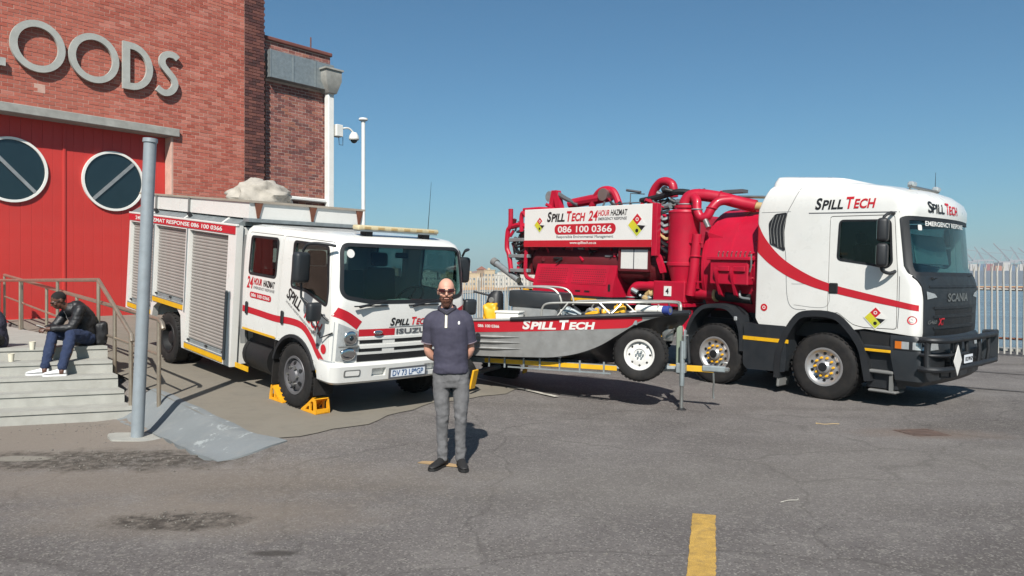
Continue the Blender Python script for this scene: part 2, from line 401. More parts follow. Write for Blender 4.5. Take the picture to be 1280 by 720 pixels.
# ---------------------------------------------------------------- ground sheet
FA = Vector((11.9, 18.9)); FB = Vector((-1.2, 30.0)); FD = (FB - FA).normalized(); FN = Vector((-FD.y, FD.x))
if FN.y < 0: FN = -FN                      # fence line and its normal towards the water
def dfence(x, y): return (Vector((x, y)) - FA).dot(FN)
def border(v): return 7.42 + .19 * (v - 3.8) + .10 * math.sin(v * 2.3) + .05 * math.sin(v * 7.1 + 1)
V_END = 8.06
def axis_vals(a, b, fine0, fine1, st):
    out = []; x = fine0
    while x < fine1: out.append(x); x += st
    x = fine1; k = st
    while x < b: out.append(x); k *= 1.35; x += k
    out.append(b); x = fine0; k = st
    while x > a: x -= k; k *= 1.35; out.append(max(a, x))
    return sorted(set(round(q, 4) for q in out))
def ground_material():
    m = bpy.data.materials.new('asphalt'); m.use_nodes = True; MATS['asphalt'] = m
    nt = m.node_tree; N = nt.nodes; L = nt.links; b = N["Principled BSDF"]
    tc = N.new("ShaderNodeTexCoord"); co = tc.outputs["Object"]
    def noise(scale, detail=5, r=.55, dist=0, stretch=None):
        n = N.new("ShaderNodeTexNoise"); n.inputs["Scale"].default_value = scale; n.inputs["Detail"].default_value = detail
        n.inputs["Roughness"].default_value = r; n.inputs["Distortion"].default_value = dist
        src = co
        if stretch:
            mp = N.new("ShaderNodeMapping"); mp.inputs["Scale"].default_value = stretch; mp.inputs["Rotation"].default_value = (0, 0, rad(-12)); L.new(co, mp.inputs[0]); src = mp.outputs[0]
        L.new(src, n.inputs["Vector"]); return n.outputs["Fac"]
    def rng(v, a, b_, lo, hi):
        r = N.new("ShaderNodeMapRange"); r.inputs[1].default_value = a; r.inputs[2].default_value = b_
        r.inputs[3].default_value = lo; r.inputs[4].default_value = hi; L.new(v, r.inputs[0]); return r.outputs[0]
    def mix(a, b_, f, mode='MIX'):
        x = N.new("ShaderNodeMix"); x.data_type = 'RGBA'; x.blend_type = mode
        for k, s in ((6, a), (7, b_)):
            if isinstance(s, tuple): x.inputs[k].default_value = (*s, 1)
            else: L.new(s, x.inputs[k])
        if isinstance(f, float): x.inputs[0].default_value = f
        else: L.new(f, x.inputs[0])
        return x.outputs[2]
    def math_(op, a, b_=None):
        x = N.new("ShaderNodeMath"); x.operation = op
        for k, s in ((0, a), (1, b_)):
            if s is None: continue
            if isinstance(s, (int, float)): x.inputs[k].default_value = s
            else: L.new(s, x.inputs[k])
        return x.outputs[0]
    base = mix(lin('625d5b'), lin('75706d'), rng(noise(.35, 6, .6), .35, .65, 0, 1))
    base = mix(base, lin('817c78'), rng(noise(1.4, 7, .65), .5, .75, 0, .55))
    base = mix(base, lin('57524e'), rng(noise(.22, 3, .5, .6, (1, 4, 1)), .52, .72, 0, .65))       # worn wheel tracks
    # aggregate: pale chips and dark pores
    vo = N.new("ShaderNodeTexVoronoi"); vo.inputs["Scale"].default_value = 85; L.new(co, vo.inputs["Vector"])
    chips = N.new("ShaderNodeSeparateColor"); L.new(vo.outputs["Color"], chips.inputs[0])
    base = mix(base, lin('a8a49b'), rng(chips.outputs[0], .82, .95, 0, .42))
    base = mix(base, lin('37332f'), rng(chips.outputs[1], .80, .95, 0, .42))
    vo2 = N.new("ShaderNodeTexVoronoi"); vo2.inputs["Scale"].default_value = 28; L.new(co, vo2.inputs["Vector"])
    c2 = N.new("ShaderNodeSeparateColor"); L.new(vo2.outputs["Color"], c2.inputs[0])
    base = mix(base, lin('8c8880'), rng(c2.outputs[0], .85, 1, 0, .35))
    # a few tar seams and cracks
    vc = N.new("ShaderNodeTexVoronoi"); vc.feature = 'DISTANCE_TO_EDGE'; vc.inputs["Scale"].default_value = .35
    dn = N.new("ShaderNodeTexNoise"); dn.inputs["Scale"].default_value = 1.2; dn.inputs["Detail"].default_value = 6; L.new(co, dn.inputs["Vector"])
    mv = N.new("ShaderNodeMix"); mv.data_type = 'RGBA'; mv.blend_type = 'LINEAR_LIGHT'; mv.inputs[0].default_value = .35
    L.new(co, mv.inputs[6]); L.new(dn.outputs["Color"], mv.inputs[7]); L.new(mv.outputs[2], vc.inputs["Vector"])
    crack = rng(vc.outputs["Distance"], .0, .010, .28, 0)
    base = mix(base, lin('332f2c'), crack)
    # spots: broken, dusty and oily patches, each with its own place
    sep = N.new("ShaderNodeSeparateXYZ"); L.new(co, sep.inputs[0])
    wob = noise(2.8, 9, .78)
    def spot(cx, cy, rx, ry, soft_, wobble=.9, rot=0):
        dx = math_('SUBTRACT', sep.outputs[0], cx); dy = math_('SUBTRACT', sep.outputs[1], cy)
        dx = math_('DIVIDE', dx, rx); dy = math_('DIVIDE', dy, ry)
        d = math_('SQRT', math_('ADD', math_('MULTIPLY', dx, dx), math_('MULTIPLY', dy, dy)))
        d = math_('ADD', d, math_('MULTIPLY', math_('SUBTRACT', wob, .5), wobble * 2))
        return rng(d, 1 - soft_, 1 + soft_, 1, 0)
    grit = rng(noise(9, 8, .75), .40, .56, .15, 1)
    def fade(s, k): return math_('MULTIPLY', s, k)
    base = mix(base, lin('8a8075'), fade(spot(-5.2, 8.7, 2.6, 1.3, .5), .75))       # dusty foot of the steps
    base = mix(base, lin('857a6e'), fade(spot(-3.4, 6.75, 2.3, .55, .6), .5))
    base = mix(base, lin('3f3a34'), fade(math_('MULTIPLY', spot(-4.05, 7.55, 1.4, .42, .25, 1.3), grit), .85))     # broken patch
    base = mix(base, lin('8f8a80'), fade(spot(-4.9, 7.6, .28, .12, .2, .8), .8))
    base = mix(base, lin('857a6e'), fade(spot(-2.35, 5.75, 1.1, .45, .5), .55))
    base = mix(base, lin('3c3732'), fade(math_('MULTIPLY', spot(-2.5, 5.62, .50, .21, .25, 1.3), grit), .9))
    base = mix(base, lin('403c38'), fade(spot(-1.55, 4.95, .16, .05, .3, .5), .8))
    base = mix(base, lin('6f5e52'), fade(spot(5.0, 9.05, .75, .3, .5, .9), .5))
    base = mix(base, lin('8a857c'), fade(spot(4.5, 7.6, 2.2, .8, .7, 1.2), .15))
    base = mix(base, lin('8a857c'), fade(spot(1.2, 6.6, 1.8, .7, .7, 1.2), .2))
    L.new(base, b.inputs["Base Color"])
    b.inputs["Roughness"].default_value = .9; b.inputs["Specular IOR Level"].default_value = .25
    bp = N.new("ShaderNodeBump"); bp.inputs["Strength"].default_value = .55; bp.inputs["Distance"].default_value = .012
    hgt = math_('ADD', noise(160, 4, .6), math_('MULTIPLY', noise(14, 5, .6), .8))
    hgt = math_('SUBTRACT', hgt, math_('MULTIPLY', crack, .8))
    L.new(hgt, bp.inputs["Height"]); L.new(bp.outputs[0], b.inputs["Normal"])
    return m
ground_material()
def concrete_material(name, c0, c1, c2, flakes=None):
    m = mat(name, c0, .88, var=.0, bump=.35, bscale=120)
    nt = m.node_tree; N = nt.nodes; L = nt.links; b = N["Principled BSDF"]
    tc = N.new("ShaderNodeTexCoord")
    def nz(scale, d, r, dist=0):
        n = N.new("ShaderNodeTexNoise"); n.inputs["Scale"].default_value = scale; n.inputs["Detail"].default_value = d
        n.inputs["Roughness"].default_value = r; n.inputs["Distortion"].default_value = dist; L.new(tc.outputs["Object"], n.inputs["Vector"])
        return n.outputs["Fac"]
    def rp(v, a, b_, c, hi=1.):
        r = N.new("ShaderNodeMapRange"); r.inputs[1].default_value = a; r.inputs[2].default_value = b_; r.inputs[4].default_value = hi; L.new(v, r.inputs[0])
        x = N.new("ShaderNodeMix"); x.data_type = 'RGBA'; L.new(r.outputs[0], x.inputs[0]); x.inputs[7].default_value = (*lin(c), 1); return x
    rgb = N.new("ShaderNodeRGB"); rgb.outputs[0].default_value = (*lin(c0), 1)
    x1 = rp(nz(.7, 6, .6), .35, .7, c1); L.new(rgb.outputs[0], x1.inputs[6])
    x2 = rp(nz(4, 8, .7), .5, .8, c2, .7); L.new(x1.outputs[2], x2.inputs[6]); last = x2
    x3 = rp(nz(70, 3, .6), .6, .75, c2, .5); L.new(last.outputs[2], x3.inputs[6]); last = x3
    if flakes:
        x4 = rp(nz(2.6, 8, .75, .2), .60, .63, flakes, .8); L.new(last.outputs[2], x4.inputs[6]); last = x4
    L.new(last.outputs[2], b.inputs["Base Color"]); return m
concrete_material('concrete', '807a6f', '777165', '67625a')
concrete_material('ramp_side_paint', '7d8284', '6d7273', '8b8c89', flakes='9ea3a2')
def sheet(name, T, Vs, fz, m, parent=None, keep=None, skirt=0.0, **k):
    bm = bmesh.new(); g = {}
    for i, t in enumerate(T):
        for j, v in enumerate(Vs):
            p = fz(t, v)
            if p is not None: g[i, j] = bm.verts.new(p)
    for i in range(len(T) - 1):
        for j in range(len(Vs) - 1):
            q = [(i, j), (i, j + 1), (i + 1, j + 1), (i + 1, j)]
            if all(a in g for a in q): bm.faces.new([g[a] for a in q])
    bmesh.ops.recalc_face_normals(bm, faces=bm.faces)
    if bm.faces and sum(f.normal.z for f in bm.faces) < 0: bmesh.ops.reverse_faces(bm, faces=bm.faces)
    me = bpy.data.meshes.new(name); bm.to_mesh(me); bm.free()
    return link(name, me, m, parent, 30, **k)
# the wall of the shed in (t, v): it closes the ramp
def twall(v): return 19.2 + .104 * (v - 3.42) / .995
def gz(x, y):
    t, v = tv(x, y); z = ground(x, y)
    if v > 3.7 and v < V_END - .15 and t > border(v) + .25 and t < 24: z -= .06 * min(1, (t - border(v) - .25) / .3)
    if 3.2 < v < 3.75 and 7.45 < t < 10.6: z -= .07
    d = dfence(x, y)
    if d > 2.0: z = -3.4 if d < 30 else -3.6
    return z
XS = axis_vals(-70, 80, -13, 18, .25); YS = axis_vals(-60, 60, 3, 32, .25)
sheet('yard_ground', YS, XS, lambda y, x: (x, y, gz(x, y)), 'asphalt', kind='structure')
rows = [i / 40 for i in range(41)]
sheet('concrete_ramp', rows, [EDGE1 + (V_END - EDGE1) * j / 20 for j in range(21)],
      lambda a, v: (lambda t: (*xy(t, v), zramp(*xy(t, v)) + .010))(border(v) + (twall(v) + 1 - border(v)) * a ** 1.3), 'concrete', kind='structure')
def wedge(a, c):
    t = 7.34 + 3.3 * a; e = .02 * math.sin(t * 3) + .01 * math.sin(t * 11)
    v0 = EDGE0 - .05 + e; v1 = EDGE1 + .10 + .14 * (1 - sstep(7.3, 7.9, t)) + .012 * math.sin(t * 7)
    t += .10 * math.sin(c * 3.1) * (1 - a) ** 3 * -1; v = v0 + (v1 - v0) * c; x, y = xy(t, v)
    return (x, y, ground(x, y) + .016)
sheet('ramp_side', [i / 24 for i in range(25)], [j / 8 for j in range(9)], wedge, 'ramp_side_paint', kind='structure')
_rs = [o for o in COL.objects if o.name == 'ramp_side'][0]; _m = evalmods(_rs.data, [('SOLIDIFY', {'thickness': .10, 'offset': -1})]); _rs.data = _m; sharp(_m, 40)
# painted lines
def paintline(name, P, wid, m, n=24, off=.006, ragged=.012):
    bm = bmesh.new(); prev = None
    for i in range(n + 1):
        p = Vector(P[0]).lerp(Vector(P[1]), i / n); d = (Vector(P[1]) - Vector(P[0])).normalized(); nn = Vector((-d.y, d.x))
        a = p + nn * (wid / 2 + rnd.uniform(-ragged, ragged)); b = p - nn * (wid / 2 + rnd.uniform(-ragged, ragged))
        row = [bm.verts.new((q.x, q.y, ground(q.x, q.y) + off)) for q in (a, a.lerp(b, .5), b)]
        if prev:
            for k in range(2): bm.faces.new((prev[k], prev[k + 1], row[k + 1], row[k]))
        prev = row
    bmesh.ops.recalc_face_normals(bm, faces=bm.faces)
    me = bpy.data.meshes.new(name); bm.to_mesh(me); bm.free(); return link(name, me, m, None, 0, kind='structure')
paintline('painted_line', ((1.455, 5.76), (.72, 3.0)), .17, 'paint_yellow_line', n=70, off=.008, ragged=.004)
paintline('painted_line', (xy(9.6, 8.1), xy(7.45, 8.1)), .09, 'paint_white_line', off=.02)
_a = Vector((9.7, 15.2)); _b = Vector((8.0, 13.0))
for _p in (_a, _b): paintline('crane_rail', (tuple(_p - FD * 14), tuple(_p + FD * 4)), .075, 'rail_dark', n=60, off=.012, ragged=.004)
# water and far ground
wm = mat('harbour_water', '62686b', .22, var=.05, vscale=.05)
N_ = wm.node_tree.nodes; L_ = wm.node_tree.links; bp = N_.new("ShaderNodeBump"); bp.inputs["Strength"].default_value = .6; bp.inputs["Distance"].default_value = .3
nz_ = N_.new("ShaderNodeTexNoise"); nz_.inputs["Scale"].default_value = .9; nz_.inputs["Detail"].default_value = 6; tcw = N_.new("ShaderNodeTexCoord")
L_.new(tcw.outputs["Object"], nz_.inputs["Vector"]); L_.new(nz_.outputs["Fac"], bp.inputs["Height"]); L_.new(bp.outputs[0], N_["Principled BSDF"].inputs["Normal"])
MB().faces([[(-2900, 15, -2.3), (2900, 15, -2.3), (2900, 2600, -2.3), (-2900, 2600, -2.3)]]).build('harbour_water', 'harbour_water', None, 0, kind='structure')

# ---------------------------------------------------------------- brick warehouse
WH = thing('brick_warehouse', 'tall red brick warehouse with grey letters over red doors', 'warehouse', (-10.9, 16.2, 0), (0, 0, rad(50)))
ZT = 11.0
mb = MB()
mb.span(-9, -5.0, 0, .4, 0, ZT); mb.span(-5.0, 3.72, 0, .4, 5.58, ZT); mb.span(3.72, 6.29, 0, .4, -1, ZT)
wall = mb.build('wall', 'mortar', WH, 0)
MB().span(6.29, 8.66, .22, .6, -1, 8.55).build('wing_wall', 'mortar_dark', WH, 0)
wing = [o for o in WH.children if o.name.startswith('wing_wall')][0]
MB().span(-9, 6.29, .4, 12, -1, ZT - .05).span(6.29, 8.66, .6, 12, -1, 8.5).build('rear_block', 'mortar_dark', WH, 0)
mb = MB(); mb.span(6.29, 8.70, .14, .75, 8.55, 8.66, .02); mb.build('coping', 'coping', WH)
BL, BH, BJ, CO = .219, .072, .013, .085
bricks = []                                      # (k0, k1, z0, parent, yface, colour)
def course_bricks(k0, k1, z0, z1, par, yf, pal):
    r = 0; z = z0
    while z + BH <= z1:
        k = k0 - (BL + BJ) * (.5 if r % 2 else 0)
        while k < k1:
            a, b = max(k, k0), min(k + BL, k1)
            if b - a > .04: bricks.append((a, b, z, par, yf, pal))
            k += BL + BJ
        z += CO; r += 1
def pal_red():
    c = Vector(lin(rnd.choice(['b0604f', 'b36555', 'a65747', 'b56a58', 'ab5c4c', 'a45343', 'ba7262'])))
    return c * rnd.uniform(.92, 1.06)
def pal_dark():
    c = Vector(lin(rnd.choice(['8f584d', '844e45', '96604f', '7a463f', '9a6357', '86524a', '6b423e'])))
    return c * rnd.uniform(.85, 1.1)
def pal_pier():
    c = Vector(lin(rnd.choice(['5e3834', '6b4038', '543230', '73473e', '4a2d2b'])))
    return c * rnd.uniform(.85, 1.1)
course_bricks(-3.0, 5.68, 5.62, 9.9, wall, 0, pal_red)
course_bricks(3.74, 5.68, .6, 5.62, wall, 0, pal_red)
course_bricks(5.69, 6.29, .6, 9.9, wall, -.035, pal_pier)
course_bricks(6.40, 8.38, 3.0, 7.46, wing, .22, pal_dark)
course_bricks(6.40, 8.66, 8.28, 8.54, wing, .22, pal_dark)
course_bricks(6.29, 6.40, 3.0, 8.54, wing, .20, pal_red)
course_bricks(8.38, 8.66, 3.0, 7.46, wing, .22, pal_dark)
seen = sorted([b for b in bricks if b[3] is wall and b[4] == 0 and b[0] > .02 and b[2] < 8.6], key=lambda b: b[0] + abs(b[2] - 6.5) * .05)[:300]
ids = {id(b) for b in seen}
def brickbox(bm, a, b, z, yf, c, lay):
    jz = rnd.uniform(-.002, .002); pr = rnd.uniform(.003, .008)
    vs = [bm.verts.new(p) for p in ((a, yf - pr, z + jz), (b, yf - pr, z + jz), (b, yf - pr, z + BH + jz), (a, yf - pr, z + BH + jz),
                                    (a, yf + .03, z), (b, yf + .03, z), (b, yf + .03, z + BH), (a, yf + .03, z + BH))]
    for q in ((0, 1, 2, 3), (0, 4, 5, 1), (1, 5, 6, 2), (2, 6, 7, 3), (3, 7, 4, 0)):
        f = bm.faces.new([vs[i] for i in q])
        for l in f.loops: l[lay] = (*c, 1)
for par in (wall, wing):
    bm = bmesh.new(); lay = bm.loops.layers.float_color.new('bcol')
    for b in bricks:
        if b[3] is par and id(b) not in ids: brickbox(bm, b[0], b[1], b[2], b[4], b[5](), lay)
    bmesh.ops.recalc_face_normals(bm, faces=bm.faces)
    me = bpy.data.meshes.new('brickwork'); bm.to_mesh(me); bm.free(); link('brickwork', me, 'brick_red', par, 0, kind='stuff')
cache = {}
for b in seen:
    ln = round(b[1] - b[0], 3)
    if ln not in cache:
        bm = bmesh.new(); lay = bm.loops.layers.float_color.new('bcol'); brickbox(bm, 0, ln, 0, 0, (.3, .1, .07), lay)
        bmesh.ops.recalc_face_normals(bm, faces=bm.faces); me = bpy.data.meshes.new('brick'); bm.to_mesh(me); bm.free()
        me.materials.append(MATS['brick_single']); cache[ln] = me
    o = bpy.data.objects.new('brick', cache[ln]); COL.objects.link(o); o.parent = wall; o.location = (b[0], rnd.uniform(-.003, .003), b[2])
# lintel and doors
MB().span(-9, 3.86, -.10, .36, 5.40, 5.60, .012).build('lintel', 'lintel', WH)
MB().span(3.68, 3.735, -.004, .32, .5, 5.40, .01).build('door_jamb', 'mortar', WH)
DR = MB().span(-5.0, 3.72, .36, .40, .80, 5.42).build('sliding_door', 'door_red', WH)
k = -4.9
bcache = None
while k < 3.6:
    if bcache is None:
        me = MB().span(.0015, .2135, .325, .365, .82, 5.41, .003).mesh('board'); me.materials.append(MATS['door_red']); bcache = me
    o = bpy.data.objects.new('board', bcache); COL.objects.link(o); o.parent = DR; o.location = (k, rnd.uniform(-.003, .003), 0); k += .215
for kk in (-.75, 1.35): MB().span(kk - .03, kk + .03, .300, .33, .82, 5.41, .006).build('meeting_rail', 'door_red', DR)
MB().span(-5.0, 3.7, .30, .33, .82, .95, .006).build('kick_board', 'door_red', DR)
for kc, zc, sgn in ((.29, 4.22, -1), (2.43, 4.18, 1), (-1.9, 4.2, 1)):
    R_ = .66
    ring = MB().lathe([(R_, .33), (R_, .27), (R_ + .055, .27), (R_ + .055, .33)], (kc, 0, zc), 'y', 48, closed=True).build('round_window', 'white_plastic', DR)
    MB().cyl((kc, .325, zc), (kc, .305, zc), R_, n=48).build('pane', 'dark_glass_pane', ring)
    a = rad(45) * sgn
    MB().box((kc, .285, zc), (2 * R_ - .02, .02, .075), Matrix.Rotation(-a, 4, 'Y')).build('bar', 'aluminium', ring)
# letters L O O D S in cement, standing off the wall
LM = frame((0, -.05, 6.36), (1, 0, 0), (0, 0, 1))
def circ(cx, cy, rx, ry, n=40, a0=0, a1=360, cw=False):
    return [(cx + rx * math.cos(rad(a0 + (a1 - a0) * i / n)), cy + ry * math.sin(rad(a0 + (a1 - a0) * i / n))) for i in range(n)]
def letter(ols): link('letter', plate(ols, .07, LM @ Matrix.Translation((0, 0, -.0))), 'letter_cement', WH, 40)
letter([[(-.62, 0), (.06, 0), (.06, .17), (-.44, .17), (-.44, 1.13), (-.62, 1.13)]])
for cx in (.68, 1.84): letter([circ(cx, .565, .545, .565), circ(cx, .565, .40, .42)])
D0 = 2.47; letter([[(D0, 0), (D0 + .18, 0)] + [(D0 + .18 + .53 * math.sin(rad(a)), .565 - .565 * math.cos(rad(a))) for a in range(0, 181, 9)] + [(D0, 1.13)],
        [(D0 + .165, .16)] + [(D0 + .20 + .36 * math.sin(rad(a)), .565 - .405 * math.cos(rad(a))) for a in range(0, 181, 9)] + [(D0 + .165, .97)]])
sp = spline([(3.80, .98), (3.70, 1.05), (3.53, 1.04), (3.42, .92), (3.43, .76), (3.56, .61), (3.70, .46), (3.73, .30), (3.63, .14), (3.46, .08), (3.29, .17)], 6)
lo, hi = [], []
for i, p in enumerate(sp):
    d = (sp[min(i + 1, len(sp) - 1)] - sp[max(i - 1, 0)]).normalized(); n_ = Vector((-d.y, d.x)) * .078; lo.append(tuple(p + n_)); hi.append(tuple(p - n_))
letter([lo + hi[::-1]])
for kk in (-.2, .68, 1.84, 2.56, 3.57): MB().cyl((kk, -.06, 6.44), (kk, .02, 6.44), .03).build('letter_stud', 'rust', WH)
MB().span(.62, .86, -.009, .02, 5.93, 6.13, .01).build('vent_block', 'mortar', WH)
# wing fittings
MB().span(6.46, 8.64, -.02, .24, 7.47, 8.25, .01).build('gutter_panel', 'galvanised', WH)
for kk in (6.46, 7.2, 7.95): MB().span(kk, kk + .03, -.035, 0, 7.47, 8.25).build('panel_seam', 'galvanised', [o for o in WH.children if o.name.startswith('gutter_panel')][0])
hp = MB(); hp.rings([[(8.15, -.30, 8.02), (8.70, -.30, 8.02), (8.70, .22, 8.02), (8.15, .22, 8.02)], [(8.15, -.30, 7.72), (8.70, -.30, 7.72), (8.70, .22, 7.72), (8.15, .22, 7.72)],
    [(8.36, -.14, 7.38), (8.64, -.14, 7.38), (8.64, .2, 7.38), (8.36, .2, 7.38)]])
hp.span(8.10, 8.75, -.34, .24, 8.02, 8.07); hop = hp.build('rain_hopper', 'lintel', WH)
MB().span(8.40, 8.61, -.06, .15, -.5, 7.40, .02).build('downpipe', 'downpipe_white', WH)
MB().span(6.7, 8.45, .02, .2, 4.12, 4.22, .02).build('ledge_pipe', 'downpipe_white', WH)
MB().cyl((6.36, .12, 0), (6.36, .12, 7.9), .045).build('waste_pipe', 'rust', WH)
MB().cyl((8.1, .4, 8.6), (8.1, .4, 9.05), .02).build('roof_rod', 'rust', WH)

# ---------------------------------------------------------------- camera on the corner, flagpole
CC = thing('security_camera', 'white dome security camera on a curved arm by the downpipe', 'security camera', (-10.9 + .643 * 8.72 + .766 * .0, 16.2 + .766 * 8.72, 6.15), (0, 0, rad(50)))
CC.scale = (.82, .82, .82)
MB().span(-.08, .22, -.14, .16, -.02, .42, .02).build('junction_box', 'camera_white', CC)
MB().tube(spline([(.18, 0, .22), (.35, -.03, .34), (.55, -.08, .34), (.72, -.12, .18)], 6), .035, 8).build('arm', 'camera_white', CC)
cb = MB().lathe([(.0, .26), (.10, .24), (.17, .12), (.19, 0), (.17, -.04), (0, -.04)], (.72, -.12, -.02), 'z', 20).build('housing', 'camera_white', CC)
MB().ell((.72, -.12, -.06), (.13, .13, .12)).build('dome', 'dark_glass_pane', cb)
MB().tube([(.1, -.02, -.02), (.12, -.02, -.3), (.28, -.03, -.3), (.28, -.03, 0)], .012, 6).build('cable', 'black_plastic', CC)
FP = thing('flagpole', 'slim white pole with a flat cap beyond the brick warehouse', 'pole', (-6.77, 34.6, -.4))
MB().cyl((0, 0, -1), (0, 0, 9.5), .10, .085, 14).build('shaft', 'downpipe_white', FP); MB().lathe([(0, 9.62), (.2, 9.6), (.21, 9.52), (.1, 9.46), (.09, 9.4)], (0, 0, 0), 'z', 14).build('cap', 'downpipe_white', FP)

# ---------------------------------------------------------------- steps and landing
SE = Vector((.947, .32, 0)); SU = Vector((-.63, .77, 0))
ST = thing('concrete_steps', 'pale concrete steps with a landing in front of the red doors', 'steps', (-4.85, 9.75, 0))
ends = [(0, 0), (-.28, .31), (-.49, .55), (-.70, .81), (-.95, 1.15)]
for i, (ex, ey) in enumerate(ends):
    z1 = .17 * (i + 1); A = Vector((ex, ey, 0)); B = A - SE * 4.2
    back = SU * (.62 if i < 4 else 7.2)
    z0 = z1 - .18 if i else -.05
    if i == 4:
        Cc = Vector((-.95, 1.15, 0)) + Vector((UX, UY, 0)) * 7.0; poly = [A, Cc, Cc - SE * 1.4, Cc - Vector((VX, VY, 0)) * 6, B - SE * 2]
    else: poly = [A, A + back, B + back, B]
    nose = Vector((.32, -.947, 0)) * .018
    mb = MB(); mb.rings([[p + Vector((0, 0, z0)) for p in poly], [p + Vector((0, 0, z1 - .045)) for p in poly]])
    st = mb.build('step' if i < 4 else 'landing', 'concrete_step', ST, 20)
    top = [p + (nose if q in (0, len(poly) - 1) else Vector()) for q, p in enumerate(poly)]
    mb = MB(); mb.rings([[p + Vector((0, 0, z1 - .044)) for p in top], [p + Vector((0, 0, z1)) for p in top]]); mb.build('nosing', 'concrete_step', st, 20)
# side wall of the landing
# handrails
mat('rail_steel', 'ada08f', .38, metal=.7, var=.12, vscale=5)
HR = thing('handrail', 'stainless handrail down the side of the concrete steps', 'handrail', (-4.85, 9.75, 0))
def W2(x, y, z, o): return (x - o[0], y - o[1], z - o[2])
ho = (-4.85, 9.75, 0)
tops = [(-4.93, 9.83, 1.10), (-6.03, 11.08, 1.795), xy(14.3, 3.34) + (1.795,), xy(17.0, 3.34) + (1.795,), xy(18.9, 3.34) + (1.795,)]
tp = [Vector(W2(*p, ho)) for p in tops]
MB().tube([tp[0] + Vector((.05, -.06, -.10)), tp[0] + Vector((.02, -.02, -.02)), tp[0], tp[1], tp[2], tp[3], tp[4]], .028, 10).build('rail', 'rail_steel', HR)
for (x, y, z), zb in zip(tops, (.0, .84, .84, .84, .84)): MB().cyl(W2(x, y, zb, ho), W2(x, y, z, ho), .026, n=10).build('post', 'rail_steel', HR)
HR2 = thing('handrail', 'stainless handrail sloping down along the edge of the ramp', 'handrail', (*xy(9.96, 3.42), 0))
ro = (*xy(9.96, 3.42), 0); pts = []
for t in (9.96, 11.7, 13.6, 15.5, 17.4, 19.0):
    x, y = xy(t, 3.45); z = slope_left(t); pts.append((x, y, z + 1.02)); MB().cyl(W2(x, y, z * .6, ro), W2(x, y, z + 1.02, ro), .026, n=10).build('post', 'rail_steel', HR2)
x, y = xy(9.80, 3.45)
MB().tube([W2(x, y, 1.18, ro), W2(*xy(9.85, 3.45), 1.255, ro)] + [W2(*p, ro) for p in pts], .028, 10).build('rail', 'rail_steel', HR2)
MB().tube([W2(p[0], p[1], p[2] - .45, ro) for p in pts], .018, 8).build('mid_rail', 'rail_steel', HR2)
# grey post
PP = thing('steel_post', 'grey round steel post with a flat cap beside the concrete steps', 'post', (-4.25, 8.62, 0), (0, rad(2.5), 0))
MB().cyl((0, 0, -.1), (0, 0, 3.36), .068, n=24).build('shaft', 'pole_grey', PP); MB().lathe([(0, 3.40), (.078, 3.395), (.08, 3.35), (.066, 3.35)], (0, 0, 0), 'z', 24).build('cap', 'pole_grey', PP)
mb = MB(); mb.prism([(.34 * math.cos(a) * (1 + .2 * math.sin(3 * a)), .26 * math.sin(a) * (1 + .2 * math.cos(2 * a))) for a in [i * math.pi / 10 for i in range(20)]], 'xy', -.05, .012)
mb.build('footing', 'concrete_step', PP)

# ---------------------------------------------------------------- palisade fence on the quay
FE = thing('palisade_fence', 'pale steel palisade fence along the harbour quay', 'fence', (FA.x, FA.y, 0))
pm = MB(); pw = .024
pm.prism([(-pw, 0), (-pw * .4, -.018), (pw * .4, -.018), (pw, 0), (pw * .4, -.010), (-pw * .4, -.010)], 'xy', .05, 2.05)
pm.rings([[(-pw, 0, 2.05), (0, -.016, 2.05), (pw, 0, 2.05)], [(-pw * 1.6, .02, 2.22), (-pw * 1.2, .012, 2.26), (-pw * .9, .02, 2.2)]])
pm.rings([[(-pw, 0, 2.05), (0, -.016, 2.05), (pw, 0, 2.05)], [(pw * .9, .02, 2.2), (pw * 1.2, .012, 2.26), (pw * 1.6, .02, 2.22)]])
pale = pm.mesh('pale'); pale.materials.append(MATS['pale_steel']); sharp(pale, 30)
fang = math.atan2(FD.y, FD.x)
s = -9.0; i = 0; FEN = []
while s < 24.5:
    p = FA + FD * s; z = gz(p.x, p.y)
    o = bpy.data.objects.new('pale', pale); COL.objects.link(o); o.parent = FE
    o.location = (p.x - FA.x, p.y - FA.y, z); o.rotation_euler = (0, rnd.uniform(-.01, .01), fang + math.pi); o.scale = (1, 1, rnd.uniform(.985, 1.015)); FEN.append((p, z)); s += .132; i += 1
for zz in (.42, 1.62):
    MB().tube([(p.x - FA.x + FN.x * .04, p.y - FA.y + FN.y * .04, z + zz) for p, z in FEN[::12] + FEN[-1:]], .028, 4).build('rail', 'rust' if zz < 1 else 'pale_steel', FE, 0)
for p, z in FEN[::20]: MB().box((p.x - FA.x + FN.x * .10, p.y - FA.y + FN.y * .10, z + 1.0), (.09, .07, 2.2), (0, 0, fang)).build('post', 'pale_steel', FE)
QW = MB(); A = FA - FD * 40 + FN * 1.9; B = FA + FD * 60 + FN * 1.9
QW.faces([[(A.x, A.y, -3.5), (B.x, B.y, -3.5), (B.x, B.y, .12), (A.x, A.y, .12)]])
cp = MB(); a1 = FA - FD * 40 + FN * 1.5; b1 = FA + FD * 60 + FN * 1.5; a2 = a1 + FN * .5; b2 = b1 + FN * .5
cp.rings([[(a1.x, a1.y, -4), (b1.x, b1.y, -4), (b2.x, b2.y, -4), (a2.x, a2.y, -4)], [(a1.x, a1.y, .06), (b1.x, b1.y, -.06), (b2.x, b2.y, -.06), (a2.x, a2.y, .06)]])
cp.build('quay_edge', 'concrete_step', None, 0, kind='structure'); QW.bm.free()
